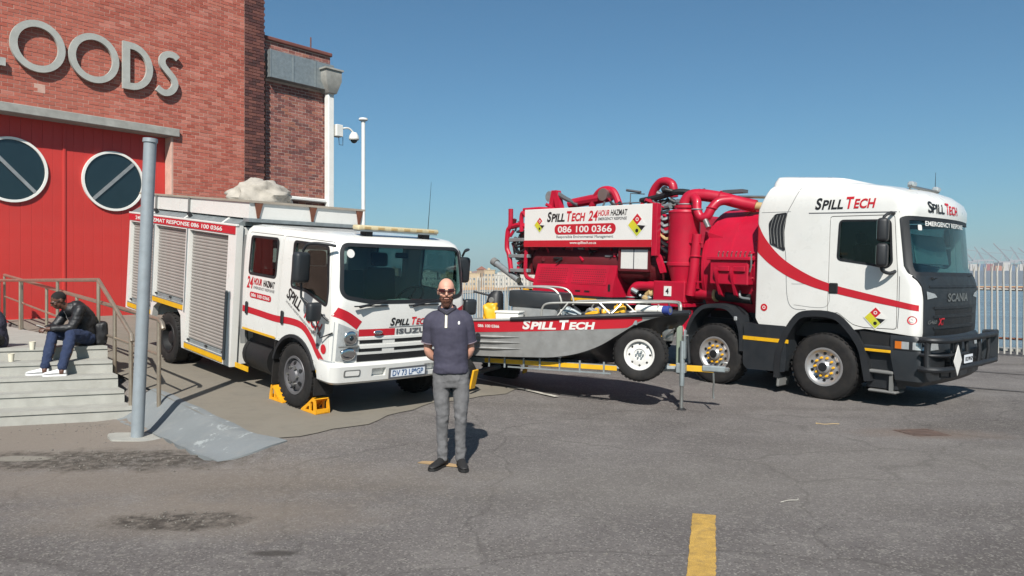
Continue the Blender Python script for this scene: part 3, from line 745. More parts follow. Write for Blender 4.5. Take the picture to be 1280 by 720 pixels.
# ---------------------------------------------------------------- shared vehicle builders
def plan(xf, xr, hw, rf, rr_=.05, bow=0., nf=9):
    P = []; xc = xf - bow
    for i in range(5):
        a = rad(180 + 90 * i / 4); P.append((xr + rr_ + rr_ * math.cos(a), -hw + rr_ + rr_ * math.sin(a)))
    for i in range(7):
        a = rad(-90 + 90 * i / 6); P.append((xc - rf + rf * math.cos(a), -hw + rf + rf * math.sin(a)))
    for i in range(1, nf + 1):
        y = (-1 + 2 * i / (nf + 1)); P.append((xc + bow * (1 - y * y), y * (hw - rf)))
    for i in range(7):
        a = rad(90 * i / 6); P.append((xc - rf + rf * math.cos(a), hw - rf + rf * math.sin(a)))
    for i in range(5):
        a = rad(90 + 90 * i / 4); P.append((xr + rr_ + rr_ * math.cos(a), hw - rr_ + rr_ * math.sin(a)))
    return P
def shell(secs, off=0., z0=None, z1=None):
    mb = MB(); R = []
    if z0 is not None:
        lo = [q for q in secs if q[0] <= z0][-1]; secs = [(z0, *lo[1:])] + [q for q in secs if q[0] > z0 + .01]
    for (z, xf, xr, hw, rf, bow) in secs:
        zz = z
        if off > 0:
            if z == secs[-1][0]: zz = z - off
            elif z == secs[0][0]: zz = z0 if z0 is not None else z
        R.append([(x, y, zz) for x, y in plan(xf - off, xr + off, hw - off, max(.03, rf - off * .6), .04, bow)])
    mb.rings(R); return mb.mesh()
def wheel(parent, x, y, z, r, wd, rimr, rimmat, style, side=-1, dual=False):
    """tyre with rim and hub; side -1: the outer face looks to -y"""
    s = side; h = wd / 2
    prof = [(rimr, -h * .82), (rimr + .02, -h * .94), (r * .80, -h * 1.0), (r * .92, -h * .96), (r * .975, -h * .80), (r, -h * .62), (r, -h * .20), (r * .988, -h * .19), (r * .988, -h * .14), (r, -h * .13),
            (r, h * .13), (r * .988, h * .14), (r * .988, h * .19), (r, h * .20), (r, h * .62), (r * .975, h * .80), (r * .92, h * .96), (r * .80, h), (rimr + .02, h * .94), (rimr, h * .82)]
    mb = MB(); mb.lathe(prof, (x, y, z), 'y', 48, closed=True)
    nl = 36
    for i in range(nl):            # shoulder lugs
        a = 2 * math.pi * i / nl
        for sg in (-1, 1):
            mb.box((x + (r + .0) * math.cos(a), y + sg * h * .70, z + (r + .0) * math.sin(a)), (.010, h * .40, r * .10), Matrix.Rotation(-a, 4, 'Y'))
    ty = mb.build('wheel', 'rubber', parent, 40)
    R0 = rimr
    o = s * h
    if style == 'alloy':
        pr = [(R0 + .012, o * .86), (R0 + .006, o * .97), (R0 - .02, o * .95), (R0 - .035, o * .80), (R0 * .80, o * .72), (R0 * .70, o * .62), (R0 * .62, o * .60), (R0 * .60, o * .72), (R0 * .36, o * .74), (R0 * .34, o * 1.0), (R0 * .26, o * 1.12), (0, o * 1.14)]
        rim = MB().lathe(pr, (x, y, z), 'y', 40).build('rim', rimmat, ty, 30)
        MB().cyl((x, y - o * .8, z), (x, y + o * .5, z), R0 * .99, n=32).build('rim_well', 'chassis_black', ty)
        m2 = MB()
        for i in range(10):
            a = 2 * math.pi * (i + .5) / 10; c = (x + R0 * .735 * math.cos(a), y + o * .66, z + R0 * .735 * math.sin(a))
            m2.cyl((c[0], c[1] - o * .02, c[2]), (c[0], c[1] + o * .06, c[2]), R0 * .085, n=10)
        m2.build('hand_holes', 'chassis_black', ty, kind='stuff')
        m2 = MB()
        for i in range(10):
            a = 2 * math.pi * i / 10; c = (x + R0 * .50 * math.cos(a), y + o * .74, z + R0 * .50 * math.sin(a))
            m2.cyl(c, (c[0], c[1] + o * .24, c[2]), R0 * .072, R0 * .055, 8)
        m2.build('wheel_nuts', 'yellow_plastic', ty, kind='stuff')
        MB().cyl((x, y + o * .9, z), (x, y + o * 1.17, z), R0 * .25, R0 * .23, 20).build('hub', 'chassis_black', ty)
    elif style == 'steel':         # small truck front: disc bulging out, round holes
        pr = [(R0 + .010, o * .85), (R0 + .004, o * .95), (R0 - .02, o * .93), (R0 - .03, o * .55), (R0 * .86, o * .50), (R0 * .72, o * .80), (R0 * .52, o * .98), (R0 * .40, o * .95), (R0 * .34, o * 1.15), (R0 * .22, o * 1.22), (0, o * 1.22)]
        MB().lathe(pr, (x, y, z), 'y', 40).build('rim', rimmat, ty, 30)
        MB().cyl((x, y - o * .8, z), (x, y + o * .4, z), R0 * .99, n=32).build('rim_well', 'chassis_black', ty)
        m2 = MB()
        for i in range(6):
            a = 2 * math.pi * (i + .5) / 6; c = Vector((x + R0 * .66 * math.cos(a), y + o * .86, z + R0 * .66 * math.sin(a)))
            n_ = Vector((.42 * math.cos(a), s * 1.0, .42 * math.sin(a))).normalized(); m2.cyl(c - n_ * .02, c + n_ * .008, R0 * .11, n=12)
        m2.build('hand_holes', 'chassis_black', ty, kind='stuff')
        m2 = MB()
        for i in range(6):
            a = 2 * math.pi * i / 6; c = (x + R0 * .47 * math.cos(a), y + o * .95, z + R0 * .47 * math.sin(a)); m2.cyl(c, (c[0], c[1] + s * .035, c[2]), .016, n=6)
        m2.build('wheel_nuts', 'steel', ty, kind='stuff')
    elif style == 'dual':          # outer rear wheel: deep dished
        pr = [(R0 + .010, o * .85), (R0 + .004, o * .95), (R0 - .02, o * .93), (R0 - .03, o * .2), (R0 * .80, -o * .25), (R0 * .50, -o * .35), (R0 * .45, o * .5), (R0 * .30, o * .6), (0, o * .6)]
        MB().lathe(pr, (x, y, z), 'y', 36).build('rim', rimmat, ty, 30)
        m2 = MB()
        for i in range(8):
            a = 2 * math.pi * i / 8; c = (x + R0 * .62 * math.cos(a), y - o * .33, z + R0 * .62 * math.sin(a)); m2.cyl(c, (c[0], c[1] + s * .045, c[2]), .016, n=6)
        m2.build('wheel_nuts', 'steel', ty, kind='stuff')
    elif style == 'spare':         # white steel wheel, round holes
        pr = [(R0 + .012, o * .80), (R0 + .004, o * .92), (R0 - .02, o * .88), (R0 - .03, o * .45), (R0 * .82, o * .42), (R0 * .62, o * .60), (R0 * .40, o * .62), (R0 * .36, o * .50), (R0 * .26, o * .48), (0, o * .48)]
        MB().lathe(pr, (x, y, z), 'y', 40).build('rim', rimmat, ty, 30)
        MB().cyl((x, y - o * .8, z), (x, y + o * .3, z), R0 * .99, n=32).build('rim_well', 'chassis_black', ty)
        m2 = MB()
        for i in range(8):
            a = 2 * math.pi * i / 8; c = Vector((x + R0 * .70 * math.cos(a), y + o * .53, z + R0 * .70 * math.sin(a)))
            n_ = Vector((.5 * math.cos(a), s, .5 * math.sin(a))).normalized(); m2.cyl(c - n_ * .012, c + n_ * .006, R0 * .085, n=4)
        m2.build('hand_holes', 'chassis_black', ty, kind='stuff')
        m2 = MB()
        for i in range(6):
            a = 2 * math.pi * i / 6; c = (x + R0 * .24 * math.cos(a), y + o * .48, z + R0 * .24 * math.sin(a)); m2.cyl(c, (c[0], c[1] + s * .03, c[2]), .013, n=6)
        m2.cyl((x, y + o * .4, z), (x, y + o * .56, z), R0 * .13, n=16); m2.build('hub', 'galvanised', ty)
    return ty
def arch_band(cx, cz, r0, r1, a0, a1, y0, y1, n=14):
    """curved mudguard plate between two radii"""
    R = []
    for i in range(n + 1):
        a = rad(a0 + (a1 - a0) * i / n); c, s_ = math.cos(a), math.sin(a)
        R.append([(cx + r0 * c, y0, cz + r0 * s_), (cx + r1 * c, y0, cz + r1 * s_), (cx + r1 * c, y1, cz + r1 * s_), (cx + r0 * c, y1, cz + r0 * s_)])
    return MB().rings(R)
def hazdiamond(parent, M, s=.11, drape=None):
    """square on its corner: red top, white/black right, yellow bottom-left"""
    q = s
    for name, poly, mm in (('diamond_border', [(0, -q * 1.12), (q * 1.12, 0), (0, q * 1.12), (-q * 1.12, 0)], 'sticker_white'),):
        link(name, plate([poly], .002, M), mm, parent, 0)
    Z = Matrix.Translation((0, 0, .0025))
    h = q * .5
    for poly, mm in (([(0, q), (-h, h), (0, 0), (h, h)], 'letter_red'), ([(h, h), (0, 0), (q * .92, -h * .16), (q, 0)], 'sticker_white'), ([(0, 0), (h, -h), (q * .92, -h * .16)], 'letter_black'),
                     ([(-h, h), (-q, 0), (-h, -h), (0, 0)], 'haz_yellow'), ([(0, 0), (-h, -h), (0, -q), (h, -h)], 'haz_olive')):
        link('hazard_panel', plate([poly], .002, M @ Z), mm, parent, 0)
    Z2 = Matrix.Translation((0, h * 1.0, .005)); link('hazard_symbol', plate([circ(0, 0, q * .17, q * .17, 14), circ(0, 0, q * .10, q * .10, 14)], .001, M @ Z2), 'sticker_white', parent, 0)
    Z2 = Matrix.Translation((0, -h * 1.0, .005)); link('hazard_symbol', plate([circ(0, 0, q * .17, q * .17, 14)], .001, M @ Z2), 'letter_black', parent, 0)
mat('haz_yellow', 'c9c02e', .5); mat('haz_olive', 'b9bd3a', .5)

# ---------------------------------------------------------------- white crew-cab response truck
IZ = thing('response_truck', 'white crew-cab hazmat response truck with roller shutters and red stripe', 'truck', (-2.076, 10.244, .21), (0, rad(6.2), rad(-44.1)))
secs = [(.50, .90, -1.40, .99, .12, .04), (.62, .94, -1.40, 1.02, .13, .05), (1.37, .965, -1.40, 1.03, .14, .05), (1.45, .955, -1.40, 1.03, .15, .05), (1.80, .90, -1.40, 1.025, .16, .05),
        (2.06, .85, -1.40, 1.01, .17, .05), (2.14, .80, -1.39, .985, .18, .05), (2.19, .71, -1.36, .94, .18, .06), (2.215, .56, -1.30, .84, .18, .06)]
outer = shell(secs)
bv = bvh_of(outer)
body = boolean(outer.copy(), shell(secs, .05, z0=.80))
cut = MB(); cut.cyl((.04, -2, .40), (.04, 2, .40), .50, n=40); body = boolean(body, cut.mesh())
cut = MB().span(-2, .02, -2, 2, 0, .775); body = boolean(body, cut.mesh())
wsp = roundpoly([(-.93, 1.50), (-.55, 1.435), (.55, 1.435), (.93, 1.50), (.90, 2.085), (-.90, 2.085)], .10, 6)
wsb = roundpoly([(-.965, 1.47), (-.56, 1.40), (.56, 1.40), (.965, 1.47), (.93, 2.115), (-.93, 2.115)], .13, 6)
fwin = roundpoly([(-.10, 1.50), (.24, 1.49), (.72, 1.36), (.735, 1.52), (.68, 2.06), (-.07, 2.06)], .05, 4)
rwin = roundpoly([(-1.21, 1.56), (-.50, 1.57), (-.48, 2.06), (-1.17, 2.05)], .05, 4)
fdoor = roundpoly([(-.385, .80), (-.385, .84), (-.36, 2.115), (.72, 2.115), (.80, 1.35), (.80, .60), (.66, .58), (.52, .66)], .04, 3)
rdoor = roundpoly([(-1.33, .782), (-.41, .782), (-.385, 2.115), (-1.28, 2.11)], .04, 3)
def prism_cut(poly, plane='xz', a=-1.4, b=-.6): return MB().prism(poly, plane, a, b).mesh()
body = boolean(body, prism_cut(wsp, 'yz', .5, 1.4))
body = boolean(body, prism_cut(roundpoly([(-.62, 1.55), (.62, 1.55), (.62, 2.0), (-.62, 2.0)], .05), 'yz', -1.6, -1.2))
solid = body.copy()
def grow(poly, d):
    c = sum((Vector(p) for p in poly), Vector((0, 0))) / len(poly); out = []
    k = len(poly)
    for i, p in enumerate(poly):
        e = (Vector(poly[(i + 1) % k]) - Vector(poly[i - 1])).normalized(); n_ = Vector((e.y, -e.x))
        if n_.dot(Vector(p) - c) < 0: n_ = -n_
        out.append(tuple(Vector(p) + n_ * d))
    return out
for poly in (fdoor, rdoor):
    for a, b in ((-1.4, -.9), (.9, 1.4)): body = boolean(body, prism_cut(poly, 'xz', a, b))
link('cab', body, 'white_paint', IZ, 30)
for poly, win, rear in ((fdoor, fwin, False), (rdoor, rwin, True)):
    d = boolean(solid.copy(), prism_cut(grow(poly, -.007), 'xz', -1.4, -.9), 'INTERSECT'); d = boolean(d, prism_cut(win))
    for sgn, me in ((-1, d), (1, mirror_y(d))):
        D = link('door', me, 'white_paint', IZ, 30)
        F = (lambda y: SIDE(0, y, 0)) if sgn < 0 else None
        ym = -1.012 if sgn < 0 else 1.012
        MB().prism(win, 'xz', ym, ym + .006).build('window', 'cab_glass', D, 0)
        fr = plate([grow(win, .02), grow(win, -.012)], .010, SIDE(0, -1.024 if sgn < 0 else 1.034, 0)); link('window_seal', fr, 'black_plastic', D, 0)
        hx = -1.22 if rear else -.27
        MB().span(hx - .035, hx + .035, sgn * 1.028, sgn * 1.05, 1.00, 1.17, .012).build('handle', 'black_plastic', D)
gsh = boolean(shell(secs, .014), shell(secs, .024)); 
link('windscreen', boolean(gsh, prism_cut(grow(wsp, .004), 'yz', .5, 1.4), 'INTERSECT'), 'windscreen_glass', IZ, 40)
rub = boolean(shell(secs, -.004), shell(secs, .012)); rub = boolean(rub, prism_cut(wsb, 'yz', .5, 1.4), 'INTERSECT'); rub = boolean(rub, prism_cut(grow(wsp, -.012), 'yz', .4, 1.5))
link('windscreen_seal', rub, 'black_plastic', IZ, 40)
# arches, bumper, grille, lamps
for s in (-1, 1):
    arch_band(.04, .40, .475, .515, 18, 165, s * 1.045, s * .84).build('wheel_arch', 'black_plastic', IZ)
bs = [(.44, .93, .55, .985, .10, .05), (.47, .965, .55, 1.02, .12, .05), (.66, .985, .55, 1.04, .12, .05), (.70, .96, .55, 1.03, .12, .05)]
bmp = shell(bs); bmp = boolean(bmp, MB().cyl((.04, -2, .40), (.04, 2, .40), .55, n=32).mesh())
for c in ((-.50, -.30, .52, .62), (.30, .50, .52, .62)): bmp = boolean(bmp, MB().span(.80, 1.2, c[0], c[1], c[2], c[3], 0).mesh())
BU = link('bumper', bmp, 'white_paint', IZ, 30); bbv = bvh_of(bmp)
MB().span(.80, .86, -.52, .52, .50, .64).build('bumper_void', 'chassis_black', IZ)
for y0 in (-.88, .66): 
    link('fog_lamp', drapeto(plate([rrect(y0, y0 + .22, .535, .62, .02)], 0, FRONT(1.2, 0, 0)), bbv, (-1, 0, 0), .006), 'grey_plastic', BU, 0)
    link('fog_lens', drapeto(plate([rrect(y0 + .018, y0 + .202, .548, .607, .015)], 0, FRONT(1.2, 0, 0)), bbv, (-1, 0, 0), .010), 'sticker_white', BU, 0)
NP = MB().span(.99, 1.004, -.26, .30, .49, .60, .005).build('number_plate', 'number_plate', IZ)
link('plate_frame', plate([rrect(-.275, .315, .478, .612, .01), rrect(-.25, .29, .497, .593, .004)], .012, FRONT(.996, 0, 0)), 'letter_grey', NP, 0)
link('lettering', textmesh("DV 73 LP*GP", .48, .075, FRONT(1.006, -.22, .508), bold=.012), 'letter_blue', NP, 0)
# front panel grille slots
def slot(y0, y1, z0, z1, m='chassis_black', off=.004, par=IZ, name='grille_slot'):
    bm = bmesh.new(); n = 12; rows = [[bm.verts.new((1.3, y0 + (y1 - y0) * i / n, z)) for i in range(n + 1)] for z in (z0, z1)]
    for i in range(n): bm.faces.new((rows[0][i], rows[0][i + 1], rows[1][i + 1], rows[1][i]))
    me = bpy.data.meshes.new(name); bm.to_mesh(me); bm.free(); drapeto(me, bv, (-1, 0, 0), off); return link(name, me, m, par, 0)
for (a, b) in ((-.68, -.36), (-.18, .68)): slot(a, b, .925, .965); slot(a, b, .825, .860)
slot(-.70, .70, .705, .79)
for z in (.895, .80): 
    MB().tube([(1.3, 0, 0), (1.3, 0, 0.01)], .001, 3).bm.free()
for (z, h) in ((.885, .020), (.985, .016)):
    me = strip([(1.3, -.70 + 1.4 * i / 16, z - h) for i in range(17)], [(1.3, -.70 + 1.4 * i / 16, z + h) for i in range(17)], 1); drapeto(me, bv, (-1, 0, 0), .010)
    me = evalmods(me, [('SOLIDIFY', {'thickness': .014, 'offset': -1})]); link('grille_bar', me, 'white_paint', IZ, 30)
for s in (-1, 1):
    hl = [(s * .70, 1.075), (s * 1.0, 1.20), (s * 1.028, 1.19), (s * 1.03, .73), (s * .70, .72)]
    me = evalmods(drapeto(strip([(1.3, s * (.70 + .30 * i / 6), .725) for i in range(7)], [(1.3, s * (.70 + .30 * i / 6), 1.075 + .115 * i / 6) for i in range(7)], 8), bv, (-1, 0, 0), .004), [])
    HL = link('headlamp', me, 'lamp_clear', IZ, 40)
    MB().ell((.935, s * .81, 1.0), (.018, .095, .085)).build('reflector', 'chrome', HL); MB().ell((.935, s * .83, .81), (.018, .105, .075)).build('reflector', 'chrome', HL); MB().ell((.95, s * .81, 1.0), (.014, .032, .032)).build('bulb', 'dark_glass_pane', HL)
    MB().span(.93, .957, s * .70, s * .97, .895, .91).build('lamp_divider', 'grey_plastic', HL)
    me = drapeto(strip([(.62 + .25 * i / 5, s * 1.5, .64) for i in range(6)], [(.62 + .25 * i / 5, s * 1.5, .72) for i in range(6)], 2), bv, (0, -s, 0), .006); link('indicator', me, 'lamp_red' if s > 0 else 'lamp_clear', IZ, 0)
# stripes on cab side and front
def sstripe(c, w0, d, n=40, axis='x', s=-1, par=IZ, m='sticker_red', off=.003, name='stripe', bvv=None):
    pts = spline(c, 8); lo = []; hi = []
    for i, p in enumerate(pts):
        t = (pts[min(i + 1, len(pts) - 1)] - pts[max(i - 1, 0)]).normalized(); nn = Vector((-t.y, t.x)) * w0 / 2
        A, B = p - nn, p + nn
        if axis == 'x': lo.append((A.x, s * 1.5, A.y)); hi.append((B.x, s * 1.5, B.y))
        else: lo.append((1.5, A.x, A.y)); hi.append((1.5, B.x, B.y))
    me = drapeto(strip(lo, hi, 3), bvv or bv, d, off); return link(name, me, m, par, 0)
for s in (-1, 1):
    sstripe([(-1.39, 1.065), (-.9, 1.055), (-.45, 1.045), (-.05, 1.065), (.22, 1.04), (.42, .92), (.58, .77), (.74, .66), (.88, .63)], .085, (0, -s, 0), s=s)
sstripe([(-1.0, 1.31), (-.86, 1.25), (-.70, 1.145)], .115, (-1, 0, 0), axis='y'); sstripe([(1.0, 1.31), (.86, 1.25), (.70, 1.145)], .115, (-1, 0, 0), axis='y')
for (a, b) in ((-.70, -.19), (.36, .70)): sstripe([(a, 1.055), ((a + b) / 2, 1.055), (b, 1.055)], .085, (-1, 0, 0), axis='y')
spilltech(IZ, FRONT(1.3, -.27, 1.13), .62, .10, drape=(bv, (-1, 0, 0), .006), cutaxis=1)
for bd, a, mm in (("SUZU", -.17, 'letter_grey'),):
    me = drapeto(textmesh("ISUZU", .47, .065, FRONT(1.3, -.17, 1.025), bold=.03, thick=0), bv, (-1, 0, 0), .008); link('lettering', me, mm, IZ, 0)
sstripe([(-.28, 1.112), (0, 1.112), (.36, 1.112)], .008, (-1, 0, 0), axis='y', m='letter_grey')
MB().ell((.972, -.45, 1.06), (.02, .07, .025)).build('badge', 'chrome', IZ)
# door lettering
def T(body, x, z, w_, h_, m, par=IZ, y=-1.5, **k):
    me = drapeto(textmesh(body, w_, h_, SIDE(x, y, z), thick=0, **k), bv, (0, 1, 0), .006); return link('lettering', me, m, par, 0)
T("24", -1.25, 1.36, .17, .16, 'letter_red', shear=.2, bold=.02); T("HOUR", -1.06, 1.42, .22, .09, 'letter_red', shear=.2, bold=.02); T("HAZMAT", -.80, 1.42, .30, .085, 'letter_black', shear=.2, bold=.02)
T("EMERGENCY RESPONSE", -1.06, 1.365, .56, .035, 'letter_grey', shear=.2)
me = drapeto(plate([rrect(-1.16, -.58, 1.235, 1.315, .038)], 0, SIDE(0, -1.5, 0)), bv, (0, 1, 0), .004); link('number_label', me, 'sticker_red', IZ, 0)
T("086 100 0366", -1.12, 1.252, .50, .045, 'sticker_white', bold=.02)
rotm = SIDE(-.20, -1.5, 1.36) @ Matrix.Rotation(rad(-25), 4, 'Z')
for nm, me, mm in (('SPILL', textmesh("SPILL", .36, .15, rotm, .2, .02, thick=0), 'letter_black'), ('TECH', textmesh("TECH", .42, .16, rotm @ Matrix.Translation((.46, .0, 0)), .2, .02, thick=0), 'letter_red'),
               ('s', textmesh("24 HOUR HAZMAT EMERGENCY RESPONSE", .80, .03, rotm @ Matrix.Translation((.02, -.06, 0)), .2, 0, thick=0), 'letter_grey')):
    link('lettering', drapeto(me, bv, (0, 1, 0), .006), mm, IZ, 0)
T("NPR 400", .42, .985, .22, .05, 'letter_grey', bold=.02)
for cx, cz, r_, mm in ((.70, .845, .058, 'letter_red'), (.57, .86, .035, 'letter_grey')):
    link('round_sticker', drapeto(plate([circ(cx, cz, r_, r_, 20)], 0, SIDE(0, -1.5, 0)), bv, (0, 1, 0), .006), mm, IZ, 0)
for (x0, x1, z0, z1) in ((-1.32, -.43, .782, .812), (.54, .80, .53, .565)):
    link('reflective_tape', drapeto(strip([(x0, -1.5, z0), (x1, -1.5, z0)], [(x0, -1.5, z1), (x1, -1.5, z1)], 1), bv, (0, 1, 0), .012), 'yellow_tape', IZ, 0)
link('disc_sticker', drapeto(plate([circ(-.80, 1.99, .05, .05, 20)], 0, FRONT(1.5, 0, 0)), bv, (-1, 0, 0), -.008), 'sticker_white', IZ, 0)
# wipers
for y0, y1, z1 in ((-.75, -.35, 1.44), (.05, .45, 1.44)):
    MB().tube([(.99, y0 + .0, 1.375), (.985, (y0 + y1) / 2, 1.41), (.975, y1, z1)], [.018, .012, .008], 6).build('wiper', 'black_plastic', IZ)
    MB().span(.96, .985, y0 - .06, y1 + .02, 1.375, 1.388).build('wiper_cowl', 'black_plastic', IZ)
# interior
MB().span(-1.35, .80, -.97, .97, .80, .84).build('floor', 'dark_interior', IZ)
mb = MB(); mb.prism([(.42, .85), (.88, .85), (.90, 1.36), (.80, 1.40), (.55, 1.36), (.46, 1.25)], 'xz', -.95, .95); mb.build('dashboard', 'dark_interior', IZ)
for y in (-.50, .50):
    mb = MB(); mb.box((-.10, y, 1.08), (.50, .52, .16), None, .05, 2); mb.box((-.36, y, 1.42), (.14, .50, .62), (0, rad(-8), 0), .05, 2); se = mb.build('seat', 'seat_fabric' if y > 0 else 'brown_seat', IZ)
    MB().box((-.41, y, 1.84), (.09, .27, .20), (0, rad(-8), 0), .04, 2).build('headrest', 'seat_fabric', se)
mb = MB(); mb.box((-.95, 0, 1.05), (.48, 1.7, .16), None, .05, 2); mb.box((-1.24, 0, 1.36), (.12, 1.7, .50), None, .04, 2); mb.build('rear_seat', 'seat_fabric', IZ)
sw = Matrix.Translation((.40, .45, 1.40)) @ Matrix.Rotation(rad(-52), 4, 'Y')
mb = MB(); mb.tube([sw @ Vector((.20 * math.cos(a), .20 * math.sin(a), 0)) for a in [2 * math.pi * i / 28 for i in range(28)]], .016, 8, closed=True)
for a in (0, 2.1, 4.2): mb.tube([sw @ Vector((0, 0, -.02)), sw @ Vector((.2 * math.cos(a), .2 * math.sin(a), 0))], .012, 6)
mb.cyl(sw @ Vector((0, 0, 0)), sw @ Vector((0, 0, -.3)), .035); mb.build('steering_wheel', 'black_plastic', IZ)
MB().box((.74, .05, 1.412), (.20, .34, .006), (0, 0, .2)).build('paper', 'paper', IZ); MB().box((.76, .33, 1.414), (.14, .20, .006), (0, 0, -.3)).build('folder', 'sticker_red', IZ)
MB().box((.74, .0, 1.98), (.03, .20, .07), None, .015).build('inner_mirror', 'black_plastic', IZ)
MB().tube(spline([(-1.50, -.90, .55), (-1.51, -.93, 1.0), (-1.51, -.93, 1.7), (-1.50, -.92, 2.05)], 4), .055, 10).build('air_intake', 'grey_plastic', IZ)
# mirrors
for s in (-1, 1):
    MM = MB().box((.50, s * 1.265, 1.79), (.13, .21, .36), (0, 0, s * rad(-12)), .045, 3).build('mirror', 'dark_grey_plastic', IZ)
    MB().box((.432, s * 1.265, 1.79), (.004, .17, .30), (0, 0, s * rad(-12)), 0).build('mirror_glass', 'chrome', MM)
    MB().tube(spline([(.82, s * 1.01, 2.07), (.74, s * 1.14, 2.09), (.58, s * 1.23, 2.07), (.50, s * 1.25, 1.98)], 5), .016, 8).build('mirror_arm', 'dark_grey_plastic', MM)
    MB().tube([(.50, s * 1.25, 1.62), (.50, s * 1.24, 1.44), (.80, s * 1.05, 1.20)], .014, 8).build('mirror_stay', 'dark_grey_plastic', MM)
    MB().tube([(.50, s * 1.24, 1.44), (.72, s * 1.24, 1.30)], .012, 8).build('mirror_stay', 'dark_grey_plastic', MM)
    M2 = MB().box((.76, s * 1.22, 1.30), (.10, .19, .22), (0, 0, s * rad(-12)), .04, 3).build('lower_mirror', 'dark_grey_plastic', IZ)
    MB().tube([(.78, s * 1.2, 1.22), (.70, s * 1.08, .98), (.86, s * 1.02, 1.06)], .010, 6).build('mirror_stay', 'dark_grey_plastic', M2)
# chassis and wheels
for s in (-1, 1): MB().span(-5.5, .7, s * .45, s * .37, .38, .58).build('frame_rail', 'chassis_black', IZ)
MB().span(-1.36, .8, -.85, .85, .60, .775).build('underbody', 'chassis_black', IZ)
MB().span(-.12, .12, -.8, .8, .30, .45).span(-3.93, -3.67, -.8, .8, .16, .34).build('axle', 'chassis_black', IZ)
for s in (-1, 1):
    wheel(IZ, .04, s * .90, .40, .405, .225, .235, 'rim_grey', 'steel', s)
    wheel(IZ, -3.86, s * .90, .25, .405, .225, .235, 'chassis_black', 'dual', s)
    wheel(IZ, -3.86, s * .64, .25, .405, .215, .235, 'rim_grey', 'dual', s)
MB().cyl((-1.45, -.72, .42), (-.75, -.72, .42), .23, n=24).cyl((-1.40, -.72, .42), (-1.36, -.72, .42), .24, n=24).build('fuel_tank', 'chassis_black', IZ)
MB().span(-1.58, -1.20, -.985, -.975, .20, .27).build('reflective_tape', 'yellow_tape', IZ)
for x in (-.62, -.52, -.44): MB().tube([(x, -.55, .72), (x + .02, -.66, .5), (x - .02, -.6, .30)], .02, 6).build('air_hose', 'hose_black', IZ)
MB().box((-.46, -.9, .50), (.025, .24, .62), (0, rad(4), 0)).build('mud_flap', 'rubber', IZ)
MB().box((.55, -.9, .36), (.02, .26, .22)).build('mud_flap', 'rubber', IZ)
# equipment body
BXS = [(-5.69, .50), (-4.50, .50), (-4.44, .68), (-4.25, .78), (-3.52, .78), (-3.36, .68), (-3.28, .19), (-1.63, .19), (-1.63, 2.17), (-5.64, 2.17)]
SH = [(-5.58, -4.56, .62, 2.02), (-4.47, -3.29, .86, 2.02), (-3.16, -1.87, .30, 2.02)]
EB = MB().span(-5.66, -1.66, -.93, .93, .80, 2.15, 0).span(-3.24, -1.66, -.93, .93, .22, .80).span(-5.66, -4.52, -.93, .93, .52, .80).build('equipment_body', 'white_paint', IZ)
for s in (-1, 1):
    holes = [[(a, c), (b, c), (b, d), (a, d)] for a, b, c, d in SH]
    me = plate([BXS] + holes, .095, SIDE(0, -.935, 0) if s < 0 else frame((0, 1.03, 0), (1, 0, 0), (0, 0, 1)))
    link('side_panel', me, 'white_paint', EB, 30)
slat = MB(); slat.prism([(0, 0), (-.006, .006), (-.012, .020), (-.012, .036), (-.004, .046), (0, .047)], 'yz', 0, 1); slat = slat.mesh('slat'); slat.materials.append(MATS['shutter_alu'])
for a, b, c, d in SH:
    SHU = MB().span(a, b, -.955, -.945, c, d).build('roller_shutter', 'letter_grey', IZ)
    z = c + .06
    while z < d - .02:
        o = bpy.data.objects.new('slat', slat); COL.objects.link(o); o.parent = SHU; o.location = (a + .01, -.968, z); o.scale = (b - a - .02, 1, 1); z += .048
    MB().span(a + .01, b - .01, -.992, -.955, c + .005, c + .055, .004).build('bottom_bar', 'galvanised', SHU)
    MB().span(a, b, -1.046, -1.031, c - .085, c - .012).build('reflective_tape', 'yellow_tape', IZ)
    MB().span(a, b, -1.043, -1.031, c - .010, c + .008).build('sill', 'galvanised', IZ)
    for x in (a + .02, (a + b) / 2, b - .10): MB().box((x + .04, -1.005, c + .045), (.06, .03, .03), None, .008).build('latch', 'chassis_black', SHU)
MB().span(-1.84, -1.79, -1.06, -1.03, .26, 1.25, .01).build('grab_rail', 'grey_plastic', IZ)
for a in (-4.52, -3.225): MB().span(a - .012, a + .012, -1.042, -1.031, .75, 2.04).build('pillar_trim', 'galvanised', IZ)
RB = MB().span(-5.66, -1.66, -1.040, -1.031, 2.045, 2.155).build('header_band', 'sticker_red', IZ)
link('lettering', textmesh("24HR HAZMAT RESPONSE 086 100 0366", 3.3, .062, SIDE(-5.35, -1.042, 2.068), bold=.015), 'sticker_white', RB, 0)
MB().prism([(-1.03, 2.17), (-.80, 2.33), (.80, 2.33), (1.03, 2.17)], 'yz', -5.64, -1.66).build('roof', 'galvanised', IZ)
MB().span(-5.66, -1.62, -1.045, -1.0, 2.155, 2.185, .006).build('roof_trim', 'white_paint', IZ)
for x in (-4.75, -3.45, -2.15): MB().prism([(-1.02, 2.18), (-.79, 2.36), (-.79, 2.30), (-.97, 2.17)], 'yz', x, x + .05).build('roof_rib', 'white_paint', IZ)
for x in (-4.68, -3.38): MB().box((x + .09, -.98, 2.235), (.05, .05, .10), (.6, 0, 0)).build('roof_lamp', 'black_plastic', IZ)
